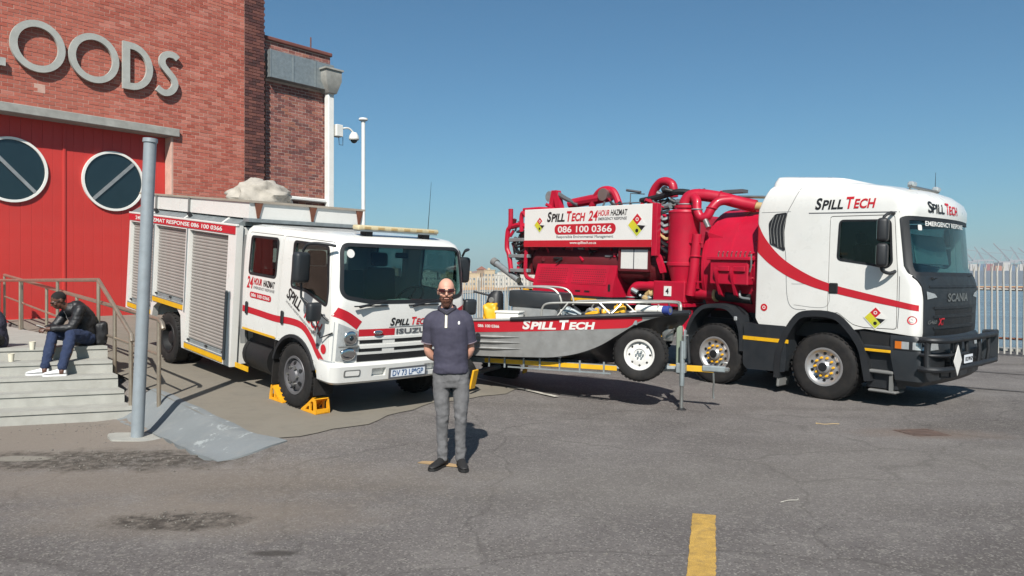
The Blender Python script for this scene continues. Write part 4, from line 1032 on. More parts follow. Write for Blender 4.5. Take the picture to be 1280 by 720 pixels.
mb = MB(); mb.span(-5.45, -1.50, -.93, -.90, 2.28, 2.50).span(-5.45, -1.50, .90, .93, 2.28, 2.50).span(-5.45, -5.42, -.90, .90, 2.28, 2.50).span(-1.53, -1.50, -.90, .90, 2.28, 2.50).span(-5.42, -1.53, -.90, .90, 2.335, 2.36)
FT = mb.build('roof_tray', 'white_paint', IZ)
mb = MB()
for y in (-.92, .92): mb.span(-5.49, -1.47, y - .03, y + .03, 2.50, 2.53)
for x in (-5.46, -1.50): mb.span(x - .03, x + .03, -.89, .89, 2.501, 2.531)
mb.build('tray_rail', 'tray_rail_brown', FT)
for x in (-4.75, -3.45): MB().span(x, x + .04, -.955, -.93, 2.28, 2.51).build('tray_bracket', 'grey_plastic', FT)
for y in (-.80, .05, .86): MB().prism([(y - .06, 2.50), (y + .06, 2.50), (y + .03, 2.38), (y + .012, 2.29), (y - .012, 2.29), (y - .03, 2.38)], 'yz', -1.50, -1.475).build('tray_bracket', 'rust', FT)
MB().span(-1.62, -1.45, -.95, .95, 2.235, 2.285).build('tray_beam', 'galvanised', IZ)
LBm = MB(); LBm.box((.62, 0, 2.30), (.15, 1.26, .06), None, .022, 2); LB = LBm.build('light_bar', 'amber_cream', IZ)
MB().span(.55, .69, -.6, .6, 2.255, 2.275).build('light_bar_base', 'galvanised', LB)
for y in (-.5, -.3, -.1, .1, .3, .5): MB().span(.688, .698, y - .05, y + .05, 2.285, 2.315, .004).build('lamp_cell', 'wood_pale', LB)
for y in (-.45, .45): MB().span(.54, .66, y - .05, y + .05, 2.17, 2.27).build('light_bar_leg', 'black_plastic', LB)
MB().tube([(.62, .50, 2.20), (.62, .50, 2.95)], [.006, .002], 5).build('aerial', 'black_plastic', IZ)
MB().cyl((.62, .5, 2.2), (.62, .5, 2.26), .02).build('aerial_base', 'black_plastic', IZ)
# tarpaulin bundle on the roof
bm = bmesh.new(); bmesh.ops.create_icosphere(bm, subdivisions=4, radius=1)
for v in bm.verts:
    n_ = mnoise.fractal(v.co * 1.8, 1, 2, 4); r_ = 1 - abs(mnoise.noise(v.co * 3.1)) * .55; v.co = Vector((v.co.x * .36, v.co.y * .42, max(-.3, v.co.z) * .27)) * (1 + .28 * n_) * (.72 + .4 * r_)
me = bpy.data.meshes.new('t'); bm.to_mesh(me); bm.free()
TP = link('tarpaulin_bundle', me, 'canvas', None, 60, label='crumpled beige tarpaulin bundle lying on the white truck roof', cat='tarpaulin')
TP.matrix_world = Matrix.Translation(IZ.location) @ IZ.rotation_euler.to_matrix().to_4x4() @ Matrix.Translation((-2.4, -.3, 2.56))
# wheel chocks
def chock(loc, rz, lab):
    c = thing('wheel_chock', lab, 'wheel chock', loc, rz)
    me = plate([[(-.17, 0), (.17, 0), (.17, .05), (.14, .18), (.08, .18), (-.04, .09)], [(-.06, .03), (.02, .03), (.02, .085), (-.02, .07)], [(.05, .03), (.12, .03), (.11, .145), (.07, .145), (.05, .12)]], .02, SIDE(0, .0, 0))
    for dy in (-.08, .10): m2 = me.copy(); m2.transform(Matrix.Translation((0, dy, 0))); link('side_plate', m2, 'chock_yellow', c, 30)
    mb = MB(); mb.rings([[(.08, -.095, .178), (.15, -.095, .178), (.15, .095, .178), (.08, .095, .178)], [(.075, -.095, .19), (.14, -.095, .19), (.14, .095, .19), (.075, .095, .19)]])
    R = [[(x, -.095, z), (x, .095, z), (x + .008, .095, z - .015), (x + .008, -.095, z - .015)] for x, z in ((-.17, .016), (-.04, .1), (.08, .19))]
    mb.rings(R); mb.span(-.17, .17, -.095, .095, .0, .012); mb.span(.155, .17, -.09, .09, .0, .06)
    mb.build('ramp_plate', 'chock_yellow', c, 20); return c
Mi = Matrix.Translation(IZ.location) @ Matrix.Rotation(rad(-44.1), 4, 'Z')
for dx, flip, lab in ((.40, 0, 'yellow wheel chock against the front of the white truck tyre'), (-.38, 180, 'yellow wheel chock wedged behind the front tyre of the white truck')):
    p = Mi @ Vector((dx, -.90, 0)); p.z = zramp(p.x, p.y) + .012
    chock(p, (0, rad(3.9) if not flip else rad(-3.9), rad(-44.1 + 180 + flip) if False else rad(-44.1 + flip)), lab)
# ---------------------------------------------------------------- red and white vacuum truck
SC = thing('vacuum_truck', 'white cab vacuum truck with red tank, cyclone and red machinery', 'truck', (5.703, 12.586, -.065), (0, rad(2.01), rad(-47.65)))
S2 = [(.92, 1.40, -1.12, 1.22, .12, .06), (1.15, 1.45, -1.18, 1.25, .14, .08), (1.80, 1.45, -1.18, 1.25, .15, .08), (1.97, 1.42, -1.18, 1.25, .20, .09), (2.10, 1.39, -1.18, 1.25, .24, .10), (2.45, 1.365, -1.18, 1.25, .25, .11),
      (2.80, 1.34, -1.18, 1.25, .26, .12), (2.86, 1.35, -1.18, 1.25, .26, .12), (2.98, 1.345, -1.17, 1.25, .24, .12), (3.10, 1.30, -1.12, 1.245, .24, .13), (3.19, 1.20, -1.08, 1.23, .25, .15), (3.26, 1.02, -1.05, 1.205, .26, .16), (3.32, .74, -1.03, 1.16, .26, .16), (3.37, .36, -1.01, 1.08, .26, .16), (3.40, .0, -.98, .95, .26, .12)]
out2 = shell(S2); bs2 = bvh_of(out2)
cab = boolean(out2.copy(), shell(S2, .05, z0=1.25))
archc = roundpoly([(-.80, .0), (-.72, .78), (-.44, 1.28), (-.24, 1.36), (.18, 1.35), (.44, 1.14), (.72, .70), (.78, 0)], .12, 4)
cab = boolean(cab, MB().prism(archc, 'xz', -2, 2).mesh())
low = [(-1.6, .5), (-1.6, 1.2), (-1.16, 1.18), (-.98, .93), (-.60, .93), (-.60, .5)]
cab = boolean(cab, MB().prism([(-1.6, .5), (-1.6, 1.25), (-1.19, 1.25), (-1.0, .93), (-.95, .5)], 'xz', -2, 2).mesh())
cab = boolean(cab, MB().prism([(.5, .5), (.45, 1.13), (.62, 1.16), (2, 1.05), (2, .5)], 'xz', -2, 2).mesh())
ws2 = roundpoly([(-1.20, 1.99), (1.20, 1.99), (1.20, 2.79), (-1.20, 2.79)], .05, 4)
cab = boolean(cab, MB().prism(ws2, 'yz', .95, 2).mesh())
cab = boolean(cab, MB().prism(roundpoly([(-.5, 2.2), (.5, 2.2), (.5, 2.6), (-.5, 2.6)], .05), 'yz', -1.5, -.9).mesh())
sol2 = cab.copy()
dw = roundpoly([(.18, 2.18), (.64, 2.12), (.90, 2.07), (.97, 2.14), (.93, 2.755), (.20, 2.765)], .06, 5)
dd = roundpoly([(.04, 1.22), (.04, 2.84), (.99, 2.84), (1.06, 2.0), (1.07, 1.18), (.60, 1.17), (.44, 1.20), (.18, 1.38)], .05, 3)
for a, b in ((-1.6, -1.0), (1.0, 1.6)): cab = boolean(cab, prism_cut(dd, 'xz', a, b))
CB = link('cab', cab, 'white_paint', SC, 30)
d = boolean(sol2.copy(), prism_cut(grow(dd, -.011), 'xz', -1.6, -1.0), 'INTERSECT'); d = boolean(d, prism_cut(dw, 'xz', -1.6, -.9))
for s, me in ((-1, d), (1, mirror_y(d))):
    D = link('door', me, 'white_paint', SC, 30)
    MB().prism(dw, 'xz', s * 1.232, s * 1.226).build('window', 'cab_glass', D, 0)
    link('window_seal', plate([grow(dw, .018), grow(dw, -.012)], .010, SIDE(0, -1.245 if s < 0 else 1.255, 0)), 'black_plastic', D, 0)
    MB().span(.06, .20, s * 1.245, s * 1.268, 1.66, 1.82, .012).build('handle', 'chassis_black', D)
gs = boolean(shell(S2, .012), shell(S2, .022)); link('windscreen', boolean(gs, MB().prism(grow(ws2, .004), 'yz', .95, 2).mesh(), 'INTERSECT'), 'windscreen_glass', SC, 40)
rb = boolean(shell(S2, -.004), shell(S2, .012)); rb = boolean(rb, MB().prism(roundpoly([(-1.235, 1.955), (1.235, 1.955), (1.235, 2.82), (-1.235, 2.82)], .06), 'yz', .95, 2).mesh(), 'INTERSECT')
rb = boolean(rb, MB().prism(grow(ws2, -.03), 'yz', .5, 2.4).mesh()); link('windscreen_seal', rb, 'black_plastic', SC, 40)
# roof deflector
R = []
for x0, x1, hw, z in ((-1.03, .30, 1.12, 3.30), (-1.0, .26, 1.10, 3.42), (-.97, .20, 1.05, 3.50), (-.92, .0, .95, 3.525)):
    R.append([(x, y, z - (.10 if x == x1 else 0) * (0 if z < 3.4 else 1)) for x, y in rrect(x0, x1, -hw, hw, .08, 3)])
R = [[(x, y, z - .10 * max(0, (x - x0_) / 1.3) ** 1.5 if z > 3.4 else z) for (x, y, z) in r] for r, x0_ in zip([[(x, y, zz) for x, y in rrect(a, b, -h, h, .08, 3)] for a, b, h, zz in ((-1.03, .30, 1.12, 3.30), (-1.0, .26, 1.10, 3.43), (-.97, .20, 1.05, 3.51), (-.92, .0, .95, 3.53))], (-1.0,) * 4)]
MB().rings(R).build('roof_deflector', 'white_paint', SC, 40)
mb = MB(); mb.tube([(.98, -.75, 3.29), (.98, .45, 3.29)], .022, 8)
for y in (-.7, -.35, 0, .4): mb.cyl((.98, y, 3.16), (.98, y, 3.30), .015)
lr = mb.build('lamp_rail', 'steel', SC)
for y in (-.62, .38): MB().box((.98, y, 3.33), (.09, .16, .07), None, .02).build('roof_lamp', 'lamp_clear', lr)
MB().tube([(.9, .55, 3.2), (.9, .55, 3.62)], [.008, .003], 5).build('aerial', 'black_plastic', SC)
# red sweep, lettering, badges
def sst(lo_, hi_, par=CB, m='sticker_red', s=-1):
    A = spline([(a, b) for a, b in lo_], 8); B = spline([(a, b) for a, b in hi_], 8)
    me = drapeto(strip([(p.x, s * 1.6, p.y) for p in A], [(p.x, s * 1.6, p.y) for p in B], 4), bs2, (0, -s, 0), .004); return link('stripe', me, m, par, 0)
for s in (-1, 1):
    sst([(-1.175, 2.30), (-.95, 2.10), (-.62, 1.90), (-.25, 1.76), (.10, 1.675), (.60, 1.58), (1.05, 1.51), (1.34, 1.46)], [(-1.175, 2.78), (-1.02, 2.50), (-.72, 2.19), (-.30, 1.945), (.10, 1.80), (.60, 1.69), (1.05, 1.60), (1.34, 1.545)], s=s)
spilltech(CB, SIDE(-.20, -1.6, 2.945), .92, .18, drape=(bs2, (0, 1, 0), .006), bold=.028)
spilltech(CB, FRONT(1.6, -.80, 2.885), 1.0, .17, drape=(bs2, (-1, 0, 0), .010), bold=.02, shear=.05, cutaxis=1)
link('lettering', drapeto(slices(textmesh("EMERGENCY RESPONSE", 1.40, .07, FRONT(1.6, -.86, 2.69), bold=.02, thick=0), 1, .05), bs2, (-1, 0, 0), .010), 'sticker_white', SC, 0)
link('disc_sticker', drapeto(plate([rrect(-1.02, -.92, 2.62, 2.70, .02)], 0, FRONT(1.6, 0, 0)), bs2, (-1, 0, 0), -.006), 'sticker_white', SC, 0)
hazdiamond(CB, SIDE(.77, -1.256, 1.33), .155)
for cx, cz in ((-1.01, 1.38), (1.27, 1.33)):
    link('round_sticker', drapeto(plate([circ(cx, cz, .06, .06, 20)], 0, SIDE(0, -1.6, 0)), bs2, (0, 1, 0), .006), 'letter_red', CB, 0)
    link('lettering', drapeto(plate([circ(cx, cz, .028, .028, 14), circ(cx, cz, .016, .016, 14)], 0, SIDE(0, -1.6, 0)), bs2, (0, 1, 0), .008), 'sticker_white', CB, 0)
# side vent grille and panel lines
vp = roundpoly([(-.86, 2.90), (-.66, 2.92), (-.70, 2.62), (-.68, 2.30), (-.94, 2.42), (-.97, 2.76)], .03, 3)
VG = MB().prism(vp, 'xz', -1.262, -1.24).build('vent_grille', 'black_plastic', SC)
for i in range(5):
    x = -.925 + i * .055; MB().tube(spline([(x + .05, -1.264, 2.88), (x - .005, -1.268, 2.66), (x + .02, -1.264, 2.36 + (.0 if i > 1 else .06))], 4), .006, 4).build('louvre', 'grey_plastic', VG)
def seam(pts, w=.010, m='letter_grey', s=-1):
    pts = spline([(a, b) for a, b in pts], 6); lo = []; hi = []
    for i, p in enumerate(pts):
        t = (pts[min(i + 1, len(pts) - 1)] - pts[max(i - 1, 0)]).normalized(); nn = Vector((-t.y, t.x)) * w / 2; lo.append((p.x - nn.x, s * 1.6, p.y - nn.y)); hi.append((p.x + nn.x, s * 1.6, p.y + nn.y))
    link('panel_seam', drapeto(strip(lo, hi, 1), bs2, (0, -s, 0), .002), m, CB, 0)
seam([(-1.17, 2.93), (-.6, 2.93)], .006); seam([(-.47, 3.30), (-.56, 3.1), (-.66, 2.9), (-.72, 2.62), (-.66, 2.2), (-.62, 1.6), (-.52, 1.40), (-.30, 1.385)], .008)
seam([(-.30, 2.895), (.3, 2.885), (1.05, 2.875)], .016); seam([(1.085, 1.95), (1.09, 1.5), (1.08, 1.2)], .008); seam([(-.55, 1.78), (.0, 1.76), (.02, 1.45), (-.5, 1.45)], .005)
# grille, lower front
gr = boolean(shell(S2, -.016), shell(S2, .004))
gp = roundpoly([(-1.10, 1.02), (1.10, 1.02), (1.125, 1.62), (1.19, 1.88), (1.235, 1.962), (-1.235, 1.962), (-1.19, 1.88), (-1.125, 1.62)], .03, 3)
GR = link('grille', boolean(gr, MB().prism(gp, 'yz', .95, 2).mesh(), 'INTERSECT'), 'dark_grey_plastic', SC, 30); bg2 = bvh_of(GR.data)
def gslot(y0, y1, z0, z1, m, off, name):
    me = drapeto(strip([(1.7, y0 + (y1 - y0) * i / 12, z0) for i in range(13)], [(1.7, y0 + (y1 - y0) * i / 12, z1) for i in range(13)], 2), bg2, (-1, 0, 0), off); me = evalmods(me, [('SOLIDIFY', {'thickness': .012, 'offset': -1 if off > 0 else 0})])
    return link(name, me, m, GR, 30)
gslot(-.86, .86, 1.49, 1.52, 'black_plastic', .016, 'grille_bar'); gslot(-.86, .86, 1.36, 1.39, 'black_plastic', .016, 'grille_bar'); gslot(-.86, .86, 1.20, 1.23, 'black_plastic', .016, 'grille_bar'); gslot(-.80, .80, 1.405, 1.475, 'chassis_black', .003, 'grille_slot'); gslot(-.80, .80, 1.25, 1.345, 'chassis_black', .003, 'grille_slot'); gslot(-.80, .80, 1.08, 1.185, 'chassis_black', .003, 'grille_slot')
gslot(-1.0, 1.0, 1.80, 1.83, 'black_plastic', .012, 'grille_bar')
link('lettering', drapeto(textmesh("SCANIA", .86, .125, FRONT(1.7, -.43, 1.59), bold=.03, thick=0), bg2, (-1, 0, 0), .012), 'steel', GR, 0)
link('lettering', drapeto(textmesh("G460", .26, .055, FRONT(1.7, -1.04, 1.275), bold=.01, shear=.2, thick=0), bg2, (-1, 0, 0), .018), 'steel', GR, 0)
link('lettering', drapeto(textmesh("XT", .20, .10, FRONT(1.7, -.74, 1.255), bold=.03, shear=.2, thick=0), bg2, (-1, 0, 0), .020), 'letter_red', GR, 0)
for s in (-1, 1): link('marker_lamp', evalmods(drapeto(strip([(1.7, s * .78, 1.66), (1.7, s * 1.06, 1.63)], [(1.7, s * .86, 1.71), (1.7, s * 1.09, 1.745)], 3), bg2, (-1, 0, 0), .010), []), 'lamp_clear', GR, 0)
for s in (-1, 1):
    for y in (.30, .85): pass
for y0, y1 in ((-.9, -.15), (.05, .85)):
    MB().tube([(1.40, y0, 1.93), (1.385, (y0 + y1) / 2, 1.955), (1.39, y1, 1.985)], [.02, .014, .009], 6).build('wiper', 'black_plastic', SC)
# bumper
B2 = [(.38, 1.42, .60, 1.17, .10, .06), (.46, 1.50, .60, 1.24, .12, .06), (.84, 1.53, .60, 1.255, .12, .06), (.90, 1.50, .60, 1.25, .12, .06), (1.06, 1.48, .60, 1.25, .13, .06), (1.10, 1.45, .60, 1.24, .13, .06)]
bp2 = boolean(shell(B2), MB().prism(archc, 'xz', -2, 2).mesh()); bp2 = boolean(bp2, MB().prism([(.3, .2), (.3, 1.3), (.98, 1.3), (1.0, .80), (1.12, .2)], 'xz', -2, 2).mesh())
BM = link('bumper', bp2, 'dark_grey_plastic', SC, 30); bb2 = bvh_of(bp2)
for s in (-1, 1):
    me = strip([(1.04 + .42 * i / 8, s * 1.7, .90) for i in range(9)], [(1.04 + .42 * i / 8, s * 1.7, 1.045 - .03 * i / 8) for i in range(9)], 4); drapeto(me, bb2, (0, -s, 0), .010); HLs = link('headlamp', me, 'black_plastic', SC, 30)
    for x0, x1, m in ((1.06, 1.15, 'lamp_amber'), (1.15, 1.25, 'lamp_clear'), (1.30, 1.43, 'lamp_clear')):
        link('lamp_lens', drapeto(strip([(x0 + (x1 - x0) * i / 4, s * 1.7, .915) for i in range(5)], [(x0 + (x1 - x0) * i / 4, s * 1.7, 1.02) for i in range(5)], 3), bb2, (0, -s, 0), .015), m, HLs, 0)
    me = strip([(1.7, s * (.78 + .36 * i / 6), .905) for i in range(7)], [(1.7, s * (.78 + .36 * i / 6), 1.02) for i in range(7)], 3); link('headlamp_front', drapeto(me, bb2, (-1, 0, 0), .010), 'lamp_clear', SC, 0)
    MB().span(.62, 1.0, s * 1.258, s * 1.20, .835, .875, .004).build('reflective_tape', 'yellow_tape', SC)
    mb = MB(); mb.prism([(.62, .88), (1.02, .88), (1.06, 1.13), (.52, 1.13)], 'xz', s * 1.22, s * .9).build('step_well', 'chassis_black', SC)
    MB().span(.60, 1.02, s * 1.25, s * .9, .86, .93, .02).build('step_tread', 'dark_grey_plastic', SC)
    MB().prism([(.64, .30), (1.08, .30), (1.02, .86), (.66, .86)], 'xz', s * 1.16, s * .85).build('step_box', 'black_plastic', SC)
    MB().span(.62, 1.04, s * 1.25, s * .88, .52, .57, .015).build('step_tread', 'grey_plastic', SC)
    MB().span(.68, 1.08, s * 1.23, s * .90, .24, .28, .015).build('step_tread', 'grey_plastic', SC)
    MB().span(.98, 1.03, s * 1.22, s * 1.18, .26, .55).build('step_hanger', 'grey_plastic', SC)
# bull bar
BB = MB()
def loop(z, dx=0): return spline([(1.40, -1.28, z), (1.56, -1.275, z), (1.68, -1.08, z), (1.70, -.5, z), (1.71, 0, z), (1.70, .5, z), (1.68, 1.08, z), (1.60, 1.25, z)], 5)
BB.tube(loop(1.07), .042, 10); bull = BB.build('bull_bar', 'black_plastic', SC)
MB().tube(loop(.66), .042, 10).build('lower_bar', 'black_plastic', bull)
MB().tube(spline([(1.52, -1.27, 1.07), (1.50, -1.275, 1.0), (1.50, -1.275, .74), (1.52, -1.27, .66)], 4), .042, 10).build('hoop', 'black_plastic', bull)
MB().tube(loop(.86)[:18], .022, 8).build('mid_bar', 'black_plastic', bull)
for y, m in ((-.72, 0), (-.28, 0), (.28, 0), (.72, 0)): MB().tube([(1.68, y, .66), (1.70, y, .86), (1.68, y, 1.07)], .03, 8).build('upright', 'black_plastic', bull)
MB().box((1.60, 1.13, .87), (.05, .30, .52), (0, 0, rad(-32)), .02).build('end_plate', 'dark_grey_plastic', bull)
MB().box((1.62, -.50, .87), (.03, .42, .38), None, .01).build('centre_plate', 'dark_grey_plastic', bull)
for y in (-.5, .5): MB().span(1.30, 1.68, y - .03, y + .03, .60, .72).build('bracket', 'chassis_black', bull)
MB().tube([(1.6, -1.05, .64), (1.6, -1.05, .55), (1.62, -.72, .52), (1.62, -.72, .64)], .014, 6).build('tow_hook', 'chassis_black', bull)
MB().span(1.735, 1.745, -.52, -.18, .72, .84).build('number_plate', 'number_plate', bull)
link('lettering', textmesh("FX 27 PW GP", .30, .06, FRONT(1.747, -.50, .75), bold=.01), 'letter_black', bull, 0)
link('hazard_card', plate([[(0, -.22), (.16, 0), (0, .22), (-.16, 0)]], .008, FRONT(1.735, -.80, .78)), 'sticker_white', bull, 0)
# mirrors
for s in (-1, 1):
    for z0, z1 in ((2.44, 2.78), (2.08, 2.42)):
        mm_ = MB().box((.90, s * 1.42, (z0 + z1) / 2), (.15, .24, z1 - z0), (0, 0, s * rad(-16)), .05, 3).build('mirror', 'black_plastic', SC)
        MB().box((.822, s * 1.42, (z0 + z1) / 2), (.004, .19, z1 - z0 - .08), (0, 0, s * rad(-16))).build('mirror_glass', 'chrome', mm_)
    MB().tube(spline([(.98, s * 1.22, 2.85), (.96, s * 1.34, 2.86), (.91, s * 1.42, 2.80), (.90, s * 1.42, 2.72)], 4), .022, 8).build('mirror_arm', 'black_plastic', SC)
    MB().tube(spline([(1.02, s * 1.24, 2.02), (.97, s * 1.33, 1.99), (.91, s * 1.42, 2.03), (.90, s * 1.42, 2.12)], 4), .026, 8).build('mirror_arm', 'black_plastic', SC)
# interior
MB().span(-1.1, 1.2, -1.15, 1.15, 1.25, 1.30).build('floor', 'dark_interior', SC)
MB().prism([(.72, 1.3), (1.28, 1.3), (1.30, 1.93), (1.15, 1.99), (.85, 1.96), (.75, 1.8)], 'xz', -1.15, 1.15).build('dashboard', 'dark_interior', SC)
for y in (-.62, .62):
    mb = MB(); mb.box((.05, y, 1.72), (.50, .52, .18), None, .06, 2); mb.box((-.20, y, 2.12), (.16, .50, .72), (0, rad(-8), 0), .06, 2); mb.box((-.27, y, 2.58), (.10, .28, .20), (0, rad(-8), 0), .04, 2); mb.build('seat', 'seat_fabric', SC)
sw = Matrix.Translation((.62, -.62, 2.0)) @ Matrix.Rotation(rad(-40), 4, 'Y')
mb = MB(); mb.tube([sw @ Vector((.22 * math.cos(a), .22 * math.sin(a), 0)) for a in [2 * math.pi * i / 28 for i in range(28)]], .018, 8, closed=True); mb.cyl(sw @ Vector((0, 0, 0)), sw @ Vector((0, 0, -.3)), .06); mb.build('steering_wheel', 'black_plastic', SC)
MB().span(-1.1, -1.0, -1.15, 1.15, 1.3, 2.1).build('bunk', 'seat_fabric', SC)
MB().box((1.02, .1, 2.36), (.02, 1.35, .46), (0, rad(-12), 0), .01).build('sun_screen', 'screen_silver', SC)
# wheel arches
def band(pts, wd, y0, y1, par, m='black_plastic', name='wheel_arch'):
    P = [Vector(p) for p in pts]; R = []
    for i, p in enumerate(P):
        t = (P[min(i + 1, len(P) - 1)] - P[max(i - 1, 0)]).normalized(); n_ = Vector((t.y, -t.x)) * wd
        q = p + n_; R.append([(p.x, y0, p.y), (q.x, y0, q.y), (q.x, y1, q.y), (p.x, y1, p.y)])
    return MB().rings(R).build(name, m, par, 40)
for s in (-1, 1):
    band(spline([(-.80, .26), (-.79, .60), (-.70, .92), (-.50, 1.26), (-.28, 1.375), (.16, 1.37), (.42, 1.18), (.62, .90), (.70, .60), (.74, .40)], 4), .10, s * 1.268, s * .85, SC)
    band(spline([(-2.56, .62), (-2.53, .85), (-2.40, 1.15), (-2.15, 1.36), (-1.72, 1.37), (-1.50, 1.20), (-1.39, .95), (-1.37, .62)], 4), .07, s * 1.265, s * .85, SC, 'dark_grey_plastic', 'mudguard')
    MB().box((-2.47, s * 1.08, .55), (.05, .34, .56), (0, rad(-6), 0), .02).build('mud_flap', 'dark_grey_plastic', SC)
    MB().box((-.72, s * 1.08, .42), (.05, .36, .62), (0, rad(4), 0), .02).build('mud_flap', 'grey_plastic', SC)
    MB().box((-1.52, s * 1.25, 1.16), (.06, .06, .07), None, .01).build('marker_lamp', 'lamp_clear', SC)
    SB = MB().prism(roundpoly([(-1.37, .42), (-1.30, .34), (-.62, .36), (-.60, .60), (-.62, 1.10), (-1.37, 1.10)], .03), 'xz', s * 1.25, s * .55).build('side_locker', 'dark_grey_plastic', SC)
    MB().span(-1.375, -.57, s * 1.258, s * 1.25, .825, .885).build('reflective_tape', 'yellow_tape', SB)
    for ax in (0, -1.94): wheel(SC, ax, s * 1.06, .515, .525, .34, .29, 'rim_alloy', 'alloy', s)
    for ax in (-5.05, -6.40):
        wheel(SC, ax, s * 1.06, .515, .525, .30, .29, 'rim_alloy', 'dual', s); wheel(SC, ax, s * .73, .515, .525, .30, .29, 'rim_alloy', 'dual', s)
        band(spline([(ax - .66, .75), (ax - .55, 1.02), (ax - .25, 1.20), (ax + .25, 1.20), (ax + .55, 1.02), (ax + .66, .75)], 4), .03, s * 1.24, s * .55, SC, 'black_plastic', 'mudguard')
    MB().span(-7.2, .9, s * .46, s * .36, .78, 1.06).build('frame_rail', 'chassis_black', SC)
mb = MB()
for ax in (0, -1.94, -5.05, -6.4): mb.cyl((ax, -.9, .515), (ax, .9, .515), .12, n=12)
mb.build('axle', 'chassis_black', SC)
MB().span(-1.15, .9, -1.0, 1.0, .95, 1.18).build('underbody', 'chassis_black', SC); MB().span(-3.2, -1.2, -.9, .9, .95, 1.12).build('subframe', 'chassis_black', SC)
# tank
MB().lathe([(0, -2.62), (.5, -2.58), (.85, -2.48), (1.05, -2.38), (1.10, -2.34), (1.10, -1.30), (1.14, -1.29), (1.14, -1.24), (1.0, -1.22), (0, -1.21)], (0, 0, 2.0), 'x', 64).build('tank', 'red_paint', SC, 40)
tank = [o for o in SC.children if o.name.startswith('tank')][0]
for y in (-.7, .7): MB().span(-2.3, -1.3, y - .1, y + .1, 1.06, 1.3).build('tank_saddle', 'chassis_black', SC)
MB().cyl((-1.75, .0, 3.08), (-1.75, .0, 3.16), .28, n=24).cyl((-1.75, 0, 3.15), (-1.75, 0, 3.18), .24, n=24).build('manhole', 'wood_pale', tank)
MB().span(-2.0, -1.25, -.35, .35, 3.10, 3.14).build('walkway', 'wood_pale', tank)
MF = MB().span(-2.06, -1.32, -1.26, -1.02, 1.72, 2.16, .02).build('manifold_box', 'red_paint', SC)
MB().span(-2.10, -1.26, -1.30, -1.02, 2.14, 2.20, .01).build('manifold_lid', 'red_paint', MF)
for x in (-1.92, -1.62): MB().prism([(-1.03, 1.85), (-1.32, 2.02), (-1.34, 1.92), (-1.18, 1.55), (-1.05, 1.5)], 'yz', x, x + .05).build('bracket', 'red_paint', MF)
for x0, x1 in ((-1.88, -1.66), (-1.58, -1.36)): MB().span(x0, x1, -1.30, -1.26, 1.95, 2.04, .01).build('hinge_bar', 'red_paint', MF)
for i in range(8):
    x = -1.98 + i * .085; MB().tube([(x, -1.12, 2.19), (x, -1.12, 2.26), (x + .03, -1.14, 2.29)], .012, 5).build('valve_lever', 'steel', MF)
MB().tube([(-1.34, -1.22, 2.23), (-1.26, -1.27, 2.24), (-1.25, -1.28, 2.05), (-1.28, -1.27, 1.95)], .016, 6).build('valve_handle', 'steel', MF)
MB().tube(spline([(-1.55, -1.1, 1.62), (-1.50, -1.16, 1.52), (-1.32, -1.18, 1.50)], 4), .02, 6).build('hose_tail', 'galvanised', SC)
# cyclone
CY = MB().lathe([(0, 3.07), (.20, 3.06), (.285, 3.03), (.30, 3.0), (.292, 2.98), (.285, 2.95), (.285, 2.09), (.30, 2.08), (.30, 2.03), (.285, 2.02), (.17, 1.60), (.16, 1.45), (0, 1.45)], (-2.80, -.98, 0), 'z', 40).build('cyclone', 'red_paint', SC, 40)
MB().tube(spline([(-2.80, -.98, 3.05), (-2.80, -.98, 3.17), (-2.73, -.95, 3.29), (-2.56, -.89, 3.32), (-2.2, -.78, 3.26), (-1.85, -.66, 3.16), (-1.6, -.58, 3.10)], 6), .110, 16).build('exhaust_pipe', 'red_paint', SC)
MB().lathe([(.0, 3.13), (.19, 3.13), (.19, 3.08), (0, 3.08)], (-2.80, -.98, 0), 'z', 24).build('flange', 'red_paint', CY)
MB().tube(spline([(-2.60, -1.0, 3.27), (-2.50, -1.05, 3.19), (-2.47, -1.08, 3.04), (-2.39, -1.08, 2.90), (-2.28, -1.05, 2.92), (-2.22, -1.0, 3.06), (-2.14, -.9, 3.18), (-2.0, -.75, 3.21)], 6), .082, 14).build('balance_pipe', 'red_paint', SC)
MB().cyl((-2.28, -1.1, 2.84), (-2.18, -1.14, 2.70), .05, n=12).build('drain_cap', 'steel', SC)
MB().tube([(-2.42, -1.12, 2.60), (-2.46, -1.14, 1.95), (-2.52, -1.15, 1.50)], .085, 14).build('return_pipe', 'red_paint', SC)
MB().prism([(-2.36, 2.65), (-2.0, 2.55), (-2.44, 1.45), (-2.56, 1.45)], 'xz', -.96, -.90).build('gusset', 'red_paint', SC)
for z in (2.45, 1.75): MB().box((-2.44, -1.13, z), (.25, .06, .03)).build('pipe_clamp', 'red_paint', SC)
FX = MB().span(-3.27, -2.58, -1.24, -.62, 1.36, 1.74, .012).build('filter_box', 'red_paint', SC)
MB().span(-3.30, -2.55, -1.26, -.62, 1.28, 1.35, .01).build('box_base', 'red_paint', FX)
MB().span(-3.02, -2.86, -1.25, -1.24, 1.47, 1.65).build('number_label', 'sticker_white', FX); link('lettering', textmesh("4", .07, .11, SIDE(-2.98, -1.251, 1.505), bold=.02), 'letter_black', FX, 0)
MB().cyl((-2.58, -.95, 1.53), (-2.12, -.95, 1.53), .10, n=18).build('suction_stub', 'red_paint', SC); MB().cyl((-2.12, -.95, 1.53), (-2.07, -.95, 1.53), .125, n=20).build('flange', 'wood_pale', SC); MB().cyl((-2.07, -.95, 1.53), (-1.4, -.95, 1.50), .10, n=18).build('suction_hose', 'hose_black', SC)
